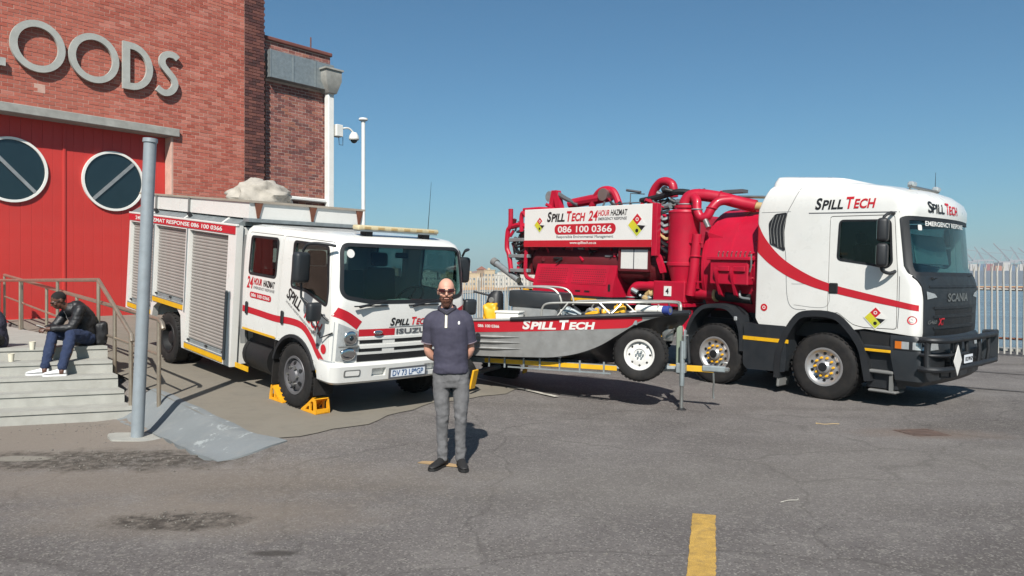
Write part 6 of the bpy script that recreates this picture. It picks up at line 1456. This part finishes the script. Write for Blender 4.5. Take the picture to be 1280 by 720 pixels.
def hand(mb, M, curl=.6, s=1., side=1):
    """palm from the wrist at the origin along -Z of M, palm facing -Y, thumb on side*X"""
    def t(pts, r): mb.tube([M @ (Vector(p) * s) for p in pts], [q * s for q in r], 8); mb.ell(M @ (Vector(pts[-1]) * s), [r[-1] * s] * 3, 8, 6)
    mb.ell(M @ (Vector((0, 0, -.045)) * s), [.040 * s, .017 * s, .052 * s], 14, 10, M.to_quaternion().to_matrix().to_4x4())
    for i, ln in enumerate((.072, .080, .075, .060)):
        x = side * (.030 - .020 * i); a = curl * 1.2
        p0 = Vector((x, 0, -.085)); p1 = p0 + Vector((0, -math.sin(a * .4), -math.cos(a * .4))) * ln * .45; p2 = p1 + Vector((0, -math.sin(a * 1.1), -math.cos(a * 1.1))) * ln * .33; p3 = p2 + Vector((0, -math.sin(a * 1.8), -math.cos(a * 1.8))) * ln * .28
        t([p0 + Vector((0, 0, .03)), p0, p1, p2, p3], [.010, .0095, .009, .0085, .0075])
    t([(side * .025, -.004, -.02), (side * .050, -.014, -.045), (side * .055, -.030, -.072), (side * .046, -.042, -.090)], [.014, .012, .0105, .009])

# standing man -------------------------------------------------------------
MAN = thing('person', 'person in navy polo shirt and grey jeans standing with hands behind back', 'person', (-.575, 7.22, ground(-.575, 7.22) + .001), (0, 0, rad(2)))
mb = MB()
def torso(mb, g=0.):
    mb.rings([ering(c, a + g, b + g) for c, a, b in (((-.005, .0, .90), .152, .108), ((-.005, .0, .99), .147, .106), ((-.010, .0, 1.10), .148, .108), ((-.018, -.005, 1.22), .160, .114), ((-.025, -.005, 1.33), .170, .116), ((-.030, .005, 1.41), .160, .100), ((-.034, .012, 1.465), .112, .078), ((-.038, .014, 1.51), .066, .060))])
torso(mb)
limb(mb, [(-.036, .016, 1.46), (-.042, .012, 1.53), (-.046, .000, 1.60)], [.066, .058, .058])
Mh = Matrix.Translation((-.048, -.012, 1.565)) @ Matrix.Rotation(rad(4), 4, 'Z') @ Matrix.Rotation(rad(3), 4, 'X')
head(mb, Mh, 1.0)
arms = {}
for sx, sh, el, wr in ((-1, (-.185, .01, 1.395), (-.228, .055, 1.115), (-.095, .165, .985)), (1, (.125, .01, 1.395), (.180, .055, 1.115), (.035, .175, .975))):
    limb(mb, [sh, ((sh[0] + el[0]) / 2 + sx * .008, .03, 1.27), el], [.050, .046, .040]); limb(mb, [el, ((el[0] + wr[0]) / 2 + sx * .035, .09, 1.05), wr], [.041, .041, .027])
    hand(mb, Matrix.Translation(wr) @ Matrix.Rotation(rad(sx * 62), 4, 'Y') @ Matrix.Rotation(rad(-25), 4, 'X'), .9, 1.0, -sx); arms[sx] = (sh, el, wr)
LEG = {-1: [(-.090, .0, .90), (-.095, -.005, .70), (-.085, -.015, .49), (-.088, .012, .30), (-.086, .02, .09)], 1: [(.082, .0, .90), (.092, -.012, .70), (.088, -.035, .49), (.086, -.01, .30), (.088, -.005, .09)]}
for sx, P in LEG.items(): limb(mb, P, [.070, .062, .044, .042, .034])
mb.ell((0, .01, .90), (.13, .085, .08)); 
link('body', blend(mb, .0075, 3), 'skin_light', MAN, 60)
# polo shirt
mb = MB(); torso(mb, .014)
for sx in (-1, 1):
    sh, el, wr = arms[sx]; e2 = Vector(sh).lerp(Vector(el), .80); limb(mb, [(sh[0] * .80, .012, 1.415), Vector(sh) + Vector((sx * .01, 0, -.03)), e2], [.074, .072, .067])
pm_ = blend(mb, .009, 4)
for sx in (-1, 1):
    sh, el, wr = arms[sx]; ax = (Vector(el) - Vector(sh)).normalized(); e2 = Vector(sh).lerp(Vector(el), .78); bmx = bmesh.new(); bmx.from_mesh(pm_)
    vs_ = [v for v in bmx.verts if (v.co - e2).dot(ax) > 0 and (v.co - e2).length < .13 and abs(v.co.x) > .15]; bmesh.ops.delete(bmx, geom=vs_, context='VERTS'); bmx.to_mesh(pm_); bmx.free()
wrinkle(pm_, .012, (6, 6, 9), lambda c: .5 + .7 * sstep(1.25, .95, c.z) if c.z < 1.25 else .5)
PO = link('polo_shirt', evalmods(pm_, [('SOLIDIFY', {'thickness': .004, 'offset': 1})]), 'polo_navy', MAN, 60); pbv = bvh_of(pm_)
for sx in (-1, 1):
    sh, el, wr = arms[sx]; ax = (Vector(el) - Vector(sh)).normalized(); c = Vector(sh).lerp(Vector(el), .765)
    q = ax.to_track_quat('Z', 'Y'); MB().tube([c + q @ Vector((.0705 * math.cos(a), .0705 * math.sin(a), 0)) for a in [2 * math.pi * i / 20 for i in range(20)]], .006, 6, closed=True).build('sleeve_trim', 'polo_trim', PO)
MB().tube(spline([(-.115, .0, 1.505), (-.105, -.05, 1.50), (-.05, -.085, 1.462), (-.045, -.09, 1.455), (-.035, -.085, 1.462), (.022, -.05, 1.50), (.034, .0, 1.505), (.02, .06, 1.525), (-.04, .085, 1.53), (-.10, .06, 1.525)], 4, True), .017, 8, closed=True).build('collar', 'polo_trim_dark', PO) if 'polo_trim_dark' in MATS else None
link('placket', drapeto(strip([(-.056, -.4, 1.33), (-.054, -.4, 1.45)], [(-.034, -.4, 1.33), (-.034, -.4, 1.45)], 6), pbv, (0, 1, 0), .012), 'paper', PO, 0)
link('shirt_logo', drapeto(plate([circ(.075, 1.375, .010, .017, 12)], 0, frame((0, -.4, 0), (1, 0, 0), (0, 0, 1))), pbv, (0, 1, 0), .012), 'sticker_white', PO, 0)
# jeans
mb = MB(); mb.rings([ering(c, a, b) for c, a, b in (((0, .005, .76), .155, .100), ((0, .005, .84), .163, .116), ((-.003, .003, .92), .156, .114), ((-.005, .0, .965), .150, .108))])
for sx, P in LEG.items():
    P = [Vector(p) for p in P]; limb(mb, [P[0], P[1], P[2], P[3], P[4] + Vector((0, 0, -.01))], [.090, .080, .062, .053, .051])
jm = blend(mb, .009, 3)
wrinkle(jm, .009, (17, 17, 17), lambda c: .35 + .9 * max(sstep(.36, .16, c.z), math.exp(-((c.z - .5) / .10) ** 2), .7 * math.exp(-((c.z - .84) / .06) ** 2)))
JE = link('jeans', jm, 'jeans_grey', MAN, 60)
MB().tube([Vector((-.005, .0, .955)) + Vector((.156 * math.cos(a), .113 * math.sin(a), 0)) for a in [2 * math.pi * i / 28 for i in range(28)]], .012, 6, closed=True).build('belt', 'belt_black', JE)
def shoe(par, M, m, sole, ln=.285, name='shoe'):
    mb = MB(); R = []
    for x, w0, h in ((-.42, .030, .055), (-.38, .036, .085), (-.25, .040, .095), (-.08, .041, .085), (.10, .044, .066), (.30, .047, .052), (.42, .041, .044), (.50, .026, .034), (.53, .012, .028)):
        R.append([(x * ln * 1.05, w0 * math.cos(a) * (1 if math.sin(a) > 0 else 1.06), max(0, h * (.5 + .5 * math.sin(a)) if math.sin(a) > -.3 else .02) + .012) for a in [2 * math.pi * i / 14 for i in range(14)]])
    mb.rings(R); s_ = link(name, evalmods(mb.mesh(xf=M), [('SUBSURF', {'levels': 1, 'render_levels': 1})]), m, par, 60)
    mb = MB(); ol = [(x * ln * 1.06, y_) for x, y_ in ((-.44, .0), (-.42, -.028), (-.30, -.040), (-.05, -.038), (.15, -.046), (.35, -.049), (.47, -.034), (.545, 0), (.47, .036), (.35, .047), (.15, .043), (-.05, .036), (-.30, .040), (-.42, .028))]
    mb.prism(ol, 'xy', 0, .024); link('sole', mb.mesh(xf=M), sole, s_, 30)
for sx, ang in ((-1, -118), (1, -78)):
    p = LEG[sx][-1]; a = rad(ang); off = Vector((math.cos(a), math.sin(a), 0)) * .065
    shoe(MAN, Matrix.Translation((p[0] + off.x, p[1] + off.y, .0)) @ Matrix.Rotation(a, 4, 'Z'), 'shoe_black', 'shoe_black')
# sunglasses and beard
G = lambda p: Mh @ Vector(p)
mb = MB()
for sx in (-1, 1): mb.tube([G((sx * .072, -.070, .118)), G((sx * .082, -.02, .116)), G((sx * .080, .03, .108))], .004, 6)
mb.tube([G((-.020, -.114, .118)), G((0, -.117, .121)), G((.020, -.114, .118))], .004, 6); SG = mb.build('sunglasses', 'shoe_black', MAN)
for sx in (-1, 1):
    mb = MB(); R = []
    for u in range(6):
        xx = sx * (.012 + .062 * u / 5); yy = -.1135 + .030 * (u / 5) ** 2; R.append([G((xx, yy, .134)), G((xx, yy - .003, .118)), G((xx * 1.0, yy, .100 + .004 * u / 5)), G((xx, yy + .004, .100 + .004 * u / 5)), G((xx, yy + .004, .134))])
    mb.rings(R); mb.build('lens', 'lens_red', SG, 60)
mb = MB(); R_ = Mh.to_quaternion().to_matrix().to_4x4()
for c, r in (((0, -.040, .012), (.050, .054, .040)), ((0, -.058, -.018), (.036, .038, .036)), ((-.050, -.022, .036), (.016, .038, .030)), ((.050, -.022, .036), (.016, .038, .030)), ((0, -.088, .018), (.030, .016, .020)), ((-.028, -.082, .052), (.016, .014, .009)), ((.028, -.082, .052), (.016, .014, .009)), ((0, -.097, .058), (.020, .010, .006))):
    mb.ell(G(c), r, 16, 10, R_)
link('beard', wrinkle(blend(mb, .005, 2), .004, (90, 90, 60)), 'beard_brown', MAN, 60)
MB().tube([G((-.022, -.098, .043)), G((0, -.104, .041)), G((.022, -.098, .043))], [.003, .006, .003], 6).build('mouth', 'lip', MAN) if 'lip' in MATS else None

# people sitting on the steps -------------------------------------------------
def seated(base, name_lab, jacket, skin, trousers, shoes, extras=True):
    o = Vector(base); P = thing('person', name_lab, 'person', base)
    def L(x, y, z): return Vector((x + 6.17, y - 11.0, z - .85))
    hip = L(-6.17, 11.0, .95); f = Vector((-.62, -.78, 0)); lat = Vector((.78, -.62, 0))
    hipL, hipR = hip + lat * .10, hip - lat * .10
    kneeL, kneeR = L(-6.13, 10.57, 1.03), L(-6.44, 10.66, 1.03); anL, anR = L(-6.02, 10.17, .60), L(-6.31, 10.27, .60)
    chest = L(-6.20, 10.93, 1.22); shc = L(-6.26, 10.86, 1.36); nk = L(-6.34, 10.80, 1.41)
    hands = L(-6.50, 10.62, 1.11)
    mb = MB(); limb(mb, [hip, chest - f * .03, shc - f * .02], [.13, .12, .09], 18); limb(mb, [shc, nk, nk + f * .06 + Vector((0, 0, .03))], [.07, .058, .055])
    Mh = Matrix.Translation(nk + f * .055 + Vector((0, 0, -.005))) @ Matrix.Rotation(math.atan2(f.x, -f.y) + rad(-4), 4, 'Z') @ Matrix.Rotation(rad(24), 4, 'X'); head(mb, Mh, 1.0)
    for h_, k_, a_ in ((hipL, kneeL, anL), (hipR, kneeR, anR)): limb(mb, [h_, (h_ + k_) / 2 + Vector((0, 0, .02)), k_], [.085, .080, .060]); limb(mb, [k_, (k_ + a_) / 2 - f * .02, a_, a_ + Vector((0, 0, -.05))], [.060, .056, .040, .040])
    sl, sr = shc + lat * .19, shc - lat * .19; el, er = L(-6.17, 10.66, 1.12), L(-6.50, 10.80, 1.12)
    for s_, e_, w_, sd in ((sl, el, hands + lat * .05, 1), (sr, er, hands - lat * .05, -1)):
        limb(mb, [s_, e_], [.055, .045]); limb(mb, [e_, w_], [.043, .030])
        d = (hands + f * .05 - w_).normalized(); q = Matrix.Translation(w_) @ (-d).to_track_quat('Z', 'Y').to_matrix().to_4x4(); hand(mb, q, .9, .95, sd)
    link('body', blend(mb, .0085, 3), skin, P, 60)
    mb = MB(); limb(mb, [hip + Vector((0, 0, -.02)) - f * .01, hip.lerp(chest, .6) - f * .02, chest - f * .035, shc - f * .02, shc.lerp(nk, .4)], [.165, .165, .170, .145, .095], 20)
    for s_, e_, w_ in ((sl, el, hands + lat * .05), (sr, er, hands - lat * .05)): limb(mb, [s_ - (s_ - shc) * .25, s_, e_], [.085, .080, .062]); limb(mb, [e_, e_.lerp(w_, .78)], [.062, .046])
    JK_ = link('jacket', wrinkle(blend(mb, .010, 3), .010, (9, 9, 13)), jacket, P, 60)
    mb = MB(); limb(mb, [hip, hip + Vector((0, 0, .06))], [.155, .14], 18)
    for h_, k_, a_ in ((hipL, kneeL, anL), (hipR, kneeR, anR)): limb(mb, [h_, (h_ + k_) / 2 + Vector((0, 0, .01)), k_], [.100, .094, .076]); limb(mb, [k_, (k_ + a_) / 2, a_ + Vector((0, 0, .03))], [.076, .068, .058])
    link('trousers', wrinkle(blend(mb, .010, 3), .010, (12, 12, 18)), trousers, P, 60)
    for a_ in (anL, anR):
        ang = math.atan2(-.32, -.95); p = a_ + Vector((math.cos(ang), math.sin(ang), 0)) * .07; p.z = .51 - .85; shoe(P, Matrix.Translation(p) @ Matrix.Rotation(ang, 4, 'Z'), shoes, shoes)
    mb = MB(); R_ = Mh.to_quaternion().to_matrix().to_4x4(); mb.ell(Mh @ Vector((0, .020, .146)), (.079, .098, .086), 18, 12, R_); link('hair', mb.mesh(), 'hair_black', P, 60)
    mb = MB(); mb.tube([Mh @ Vector(p) for p in ((-.080, .01, .112), (-.066, -.085, .116), (0, -.106, .116), (.066, -.085, .116), (.080, .01, .112))], .005, 6); mb.build('glasses', 'shoe_black', P)
    if extras:
        b2 = bvh_of(JK_.data); d = Vector((f.x, f.y, -.1)).normalized()
        c = shc.lerp(hip, .38) + f * .22; u = lat
        lo = [c + u * (-.055 + .02 * i / 6) + Vector((0, 0, -.16 + .30 * i / 6)) for i in range(7)]; hi = [p + u * (.055 + .03 * math.sin(i)) for i, p in enumerate(lo)]
        link('shirt_front', drapeto(strip(lo, hi, 4), b2, -d, .010, 0.), 'sticker_white', P, 0)
    return P, L, hands, f, lat
PS, L, hands, f, lat = seated((-6.17, 11.0, .85), 'person in black leather jacket and blue jeans sitting on the steps', 'leather_black', 'skin_dark', 'jeans_navy', 'shoe_white')
ph = link('mobile_phone', MB().box((0, 0, 0), (.075, .15, .010), None, .004).mesh(), 'rim_white', None, 30, label='pale mobile phone held in the hands of the seated person', cat='phone')
ph.matrix_world = Matrix.Translation(Vector((-6.17, 11.0, .85)) + hands + f * .055 + Vector((0, 0, .025))) @ Matrix.Rotation(math.atan2(f.y, f.x) - rad(90), 4, 'Z') @ Matrix.Rotation(rad(25), 4, 'X')
bagp = thing('backpack', 'black backpack resting behind the seated person on the landing', 'backpack', (-5.99, 11.08, .85), (0, 0, rad(35)))
bg_ = MB(); bg_.box((0, 0, .17), (.17, .24, .34), None, .06, 3); link('bag_body', wrinkle(evalmods(bg_.mesh(), [('SUBSURF', {'levels': 2, 'render_levels': 2})]), .02, (9, 9, 9)), 'leather_black', bagp, 60)
MB().tube(spline([(-.08, -.06, .30), (-.14, -.07, .22), (-.13, -.06, .08)], 5), .014, 6).build('strap', 'black_plastic', bagp)
seated((-7.24, 10.63, .85), 'person in dark clothes sitting beyond the paper cups on the steps', 'polo_navy', 'skin_dark', 'shoe_black', 'shoe_black', False)
# ---------------------------------------------------------------- small things on the ground
def on(px, py, z):            # a photo pixel met with the level z, used once to read off where a thing lies
    Y = 950 * (1.77 - z) / (py - 352); return ((px - 640) / 950 * Y, Y, z)
for (px, py, z, lab) in ((40.5, 437, .85, 'beige paper cup on the top step beside the seated person'), (14, 452, .68, 'beige paper cup on the step below the landing')):
    x, y, z = on(px, py, z); c = thing('paper_cup', lab, 'cup', (x, y, z))
    MB().lathe([(0, .004), (.028, .004), (.030, 0), (.040, .105), (.037, .104), (.028, .01), (0, .01)], (0, 0, 0), 'z', 20).build('cup_wall', 'paper', c); MB().tube([(.0395 * math.cos(a), .0395 * math.sin(a), .106) for a in [i * math.pi / 10 for i in range(20)]], .003, 5, closed=True).build('rim', 'paper', c)
x, y, z = on(549, 581, 0)
link('cardboard_scrap', plate([[(-.15, .02), (.02, -.05), (.16, -.10), (.19, -.06), (.05, .03), (-.02, .06), (-.12, .07)]], .006, Matrix.Translation((x - .02, y - .03, ground(x, y) + .004)) @ Matrix.Scale(1.25, 4)), 'cardboard', None, 0, label='flat scrap of brown cardboard under the shoe of the standing person', cat='cardboard')
mh = thing('manhole_cover', 'rusty square manhole cover set in the asphalt', 'manhole cover', (4.9, 9.1, ground(4.9, 9.1)), (0, 0, rad(10)))
MB().span(-.24, .24, -.20, .20, -.02, .004).build('frame', 'cover_iron', mh); 
for i in range(5): MB().span(-.22, .22, -.18 + i * .08, -.13 + i * .08, .006, .010).build('rib', 'cover_iron', mh)
def litter(px, py, pts, m, r, lab, cat):
    x, y, _ = on(px, py, 0); z = ground(x, y); link('litter', MB().tube(spline(pts, 4), r, 5).mesh(xf=Matrix.Translation((x, y, z + r * .8))), m, None, 60, label=lab, cat=cat)
litter(1035, 527, [(-.13, .01, 0), (-.14, .03, .01), (-.05, .0, 0), (.06, .01, .004), (.15, .02, 0)], 'wood_pale', .004, 'bent pale stick lying on the asphalt near the vacuum truck', 'stick')
litter(990, 627, [(-.10, -.02, 0), (-.02, .0, .01), (.05, .02, .005), (.07, .06, .01)], 'paint_white_line', .003, 'crumpled white paper strip on the open asphalt', 'paper')
# loose stones: scattered grit, denser in the broken patches
bm = bmesh.new()
def stone(x, y, r, z=None):
    g = bmesh.ops.create_icosphere(bm, subdivisions=1, radius=r)['verts']; s_ = Vector((rnd.uniform(.7, 1.3), rnd.uniform(.7, 1.3), rnd.uniform(.4, .8)))
    zz = ground(x, y)
    for v in g: v.co = Vector((v.co.x * s_.x, v.co.y * s_.y, v.co.z * s_.z)) * rnd.uniform(.85, 1.15) + Vector((x, y, zz + r * .25))
for _ in range(160): stone(rnd.gauss(-4.05, .75), rnd.gauss(7.55, .22), rnd.uniform(.004, .014))
for _ in range(70): stone(rnd.gauss(-2.5, .30), rnd.gauss(5.65, .13), rnd.uniform(.004, .011))
for _ in range(500): stone(rnd.uniform(-6, 8), 4.2 + 6 * rnd.random() ** 1.5, rnd.uniform(.003, .008))
for _ in range(120): stone(rnd.gauss(-5, .6), rnd.gauss(9.2, .35), rnd.uniform(.004, .012))
me = bpy.data.meshes.new('loose_stones'); bm.to_mesh(me); bm.free()
link('loose_stones', me, mat('stone_chip', '6f6a63', .9, var=.3, vscale=20), None, 0, kind='stuff', label='loose grit and stone chips on the asphalt')
bm = bmesh.new()

# ---------------------------------------------------------------- across the harbour
mat('far_beige', 'b3a184', .9, var=.06, vscale=.05); mat('far_white', 'b9b6ad', .9, var=.05, vscale=.05); mat('far_brown', '8b7761', .9, var=.06, vscale=.05); mat('far_window', '5d656b', .5); mat('far_roof', '8a5a4a', .9); mat('far_hill', '5d6a5a', 1., var=.15, vscale=.01)
mat('ship_hull', '4c5560', .7, var=.05, vscale=.02); mat('cont_white', 'b0aaa4', .8); mat('cont_orange', 'a8633e', .8); mat('cont_red', '8b4038', .8); mat('cont_blue', '4a6078', .8); mat('crane_grey', '8e8f92', .7); mat('quay_orange', 'b08a60', .9, var=.2, vscale=.1); mat('quay_dark', '5e3c34', .9)
fz = -2.3
labs = ['cream waterfront block with flat roof beside the hillside', 'tall beige apartment block on the far quay', 'narrow brown tower block on the far quay', 'low white harbour shed with a red roof', 'pale apartment block with dark balcony rows', 'beige block with a stepped roofline across the water', 'wide cream hotel block across the water', 'brown harbour store with a pitched red roof', 'white tower block rising behind the quay', 'small beige kiosk block at the end of the far quay', 'long white warehouse across the harbour', 'grey-white office block across the harbour']
specs = [(447, 16, 345, 'far_white', 430), (468, 18, 340, 'far_beige', 420), (492, 12, 336, 'far_brown', 450), (512, 22, 347, 'far_white', 400), (536, 20, 341, 'far_white', 430), (560, 18, 343, 'far_beige', 410), (588, 24, 342, 'far_beige', 400), (602, 12, 337, 'far_brown', 440), (612, 13, 338, 'far_beige', 420), (624, 12, 344, 'far_white', 390), (638, 22, 341, 'far_white', 430), (664, 26, 343, 'far_white', 420)]
for (px, wpx, top, m, D), lab in zip(specs, labs):
    X = (px - 640) / 950 * D; W = wpx / 950 * D; zt = 1.77 + (352 - top) / 950 * D
    Bd = thing('waterfront_building', lab, 'building', (X, D, fz)); Hh = zt - fz
    bod = MB().span(-W / 2, W / 2, 0, 10, 0, Hh).build('wall', m, Bd, 0)
    if 'red roof' in lab: MB().prism([(-W / 2 - .4, Hh), (W / 2 + .4, Hh), (0, Hh + 2)], 'xz', -.4, 10.4).build('roof', 'far_roof', Bd, 0)
    else: MB().span(-W / 2 - .2, W / 2 + .2, -.2, 10.2, Hh, Hh + .35).span(-W * .2, W * .05, 2, 6, Hh + .3, Hh + 1.4).build('roof', m, Bd, 0)
    nx = max(2, int(W / 1.9)); nz = max(2, int((Hh - 3) / 2.3))
    wmesh = MB().span(-.45, .45, -.06, .02, 0, 1.2).mesh('window'); wmesh.materials.append(MATS['far_window'])
    for i in range(nx):
        for j in range(nz):
            o = bpy.data.objects.new('window', wmesh); COL.objects.link(o); o.parent = Bd; o.location = (-W / 2 + W * (i + .5) / nx, 0, 2.2 + j * (Hh - 3) / nz)
# far hill with a low town on it
sheet('far_hills', [i / 60 for i in range(61)], [j / 8 for j in range(9)], lambda a, b: (lambda X, h: (X, 1500 + 900 * b, fz + h * math.sin(b * math.pi / 2)))(-900 + 2200 * a, (26 + 10 * math.sin(a * 9) + 8 * math.sin(a * 23 + 1)) * (1 - sstep(.42, .62, a)) + 3), 'far_hill', kind='structure')
for i in range(34):
    D = 1480 + rnd.uniform(0, 500); px = rnd.uniform(430, 660); b = (D - 1500) / 900; X = (px - 640) / 950 * D; zz = fz + 26 * math.sin(max(0, b) * math.pi / 2) * .9; W = rnd.uniform(12, 30); hh = rnd.uniform(8, 20)
    hb = thing('hillside_house', 'small pale house among many on the far hillside', 'house', (X, D, zz), group='houses on the far hillside'); MB().span(-W / 2, W / 2, 0, 12, -6, hh).build('wall', rnd.choice(['far_white', 'far_beige', 'far_white']), hb, 0); MB().prism([(-W / 2 - 1, hh), (W / 2 + 1, hh), (0, hh + 4)], 'xz', -1, 13).build('roof', rnd.choice(['far_roof', 'far_brown']), hb, 0)
# far quay in front of the buildings
MB().span(-130, 60, 380, 470, -5, fz + 1.0).build('far_quay', 'quay_orange', None, 0, kind='structure')
# breakwater, container ship and cranes to the right
MB().span(225, 420, 455, 470, -5, -1.0).span(225, 420, 454.6, 455, -5, -1.7).build('breakwater', 'quay_orange', None, 0, kind='structure')
MB().span(225, 420, 452, 454.5, -5, -1.55).build('breakwater_foot', 'quay_dark', None, 0, kind='structure')
SHp = thing('container_ship', 'dark hulled container ship moored under the harbour cranes', 'ship', (960, 1400, fz))
R = []
for z, k in ((0, .94), (10, .98), (24, 1.0)): R.append([(-170 * k, 0, z), (-150, -16 * k, z), (140, -16 * k, z), (175 * k, 0, z), (140, 16 * k, z), (-150, 16 * k, z)])
MB().rings(R).build('hull', 'ship_hull', SHp, 0)
for i in range(18): MB().span(-140 + i * 15, -127 + i * 15, -15, 15, 24, 30 + rnd.choice([3, 6, 6, 9])).build('container_stack', rnd.choice(['cont_white', 'cont_orange', 'cont_red', 'cont_white', 'cont_white', 'cont_blue']), SHp, 0)
MB().span(132, 142, -15, 15, 24, 44).build('bridge_house', 'far_white', SHp, 0)
def crane(X, Y, s, lift):
    c = thing('harbour_crane', 'tall grey ship-to-shore crane with lifted boom across the harbour', 'crane', (X, Y, fz), group='harbour cranes across the water')
    mb = MB()
    for lx in (-9, 9):
        for ly in (-12, 12): mb.cyl((lx * s, ly * s, 0), (lx * s * .8, ly * s, 44 * s), 1.0 * s, n=5)
    mb.span(-9 * s, 9 * s, -13 * s, -11 * s, 20 * s, 22 * s).span(-9 * s, 9 * s, 11 * s, 13 * s, 20 * s, 22 * s); mb.build('portal', 'crane_grey', c, 0)
    MB().span(-10 * s, 30 * s, -2 * s, 2 * s, 43 * s, 46 * s).build('girder', 'crane_grey', c, 0)
    a = rad(lift); MB().tube([(-9 * s, 0, 45 * s), ((-9 - 45 * math.cos(a)) * s, 0, (45 + 45 * math.sin(a)) * s)], 1.2 * s, 4).build('boom', 'crane_grey', c, 0)
    MB().tube([(-8 * s, 0, 44 * s), (0, 0, 62 * s), (9 * s, 0, 44 * s)], .9 * s, 4).tube([(0, 0, 62 * s), ((-9 - 30 * math.cos(a)) * s, 0, (45 + 30 * math.sin(a)) * s)], .5 * s, 4).build('a_frame', 'crane_grey', c, 0)
for i, px in enumerate((1206, 1222, 1238, 1254, 1268, 1283, 1300)): crane((px - 640) / 950 * 1560, 1560, 1.0 + .08 * math.sin(i * 2.1), 38 + 8 * (i % 3))
MB().span(700, 1500, 1500, 1900, -5, fz + 4).build('container_terminal', 'quay_orange', None, 0, kind='structure')
# ---------------------------------------------------------------- the air over the harbour
hz = bpy.data.materials.new('haze'); hz.use_nodes = True; hn = hz.node_tree; hn.nodes.remove(hn.nodes["Principled BSDF"])
pv = hn.nodes.new("ShaderNodeVolumePrincipled"); pv.inputs["Color"].default_value = (.80, .88, .95, 1); pv.inputs["Density"].default_value = .00028; pv.inputs["Anisotropy"].default_value = .1
hn.links.new(pv.outputs[0], hn.nodes["Material Output"].inputs["Volume"]); MATS['haze'] = hz
HZ = MB().span(-3100, 3100, -150, 2800, -7, 110).build('haze', 'haze', None, 0, kind='stuff', label='thin pale sea haze over the whole harbour')
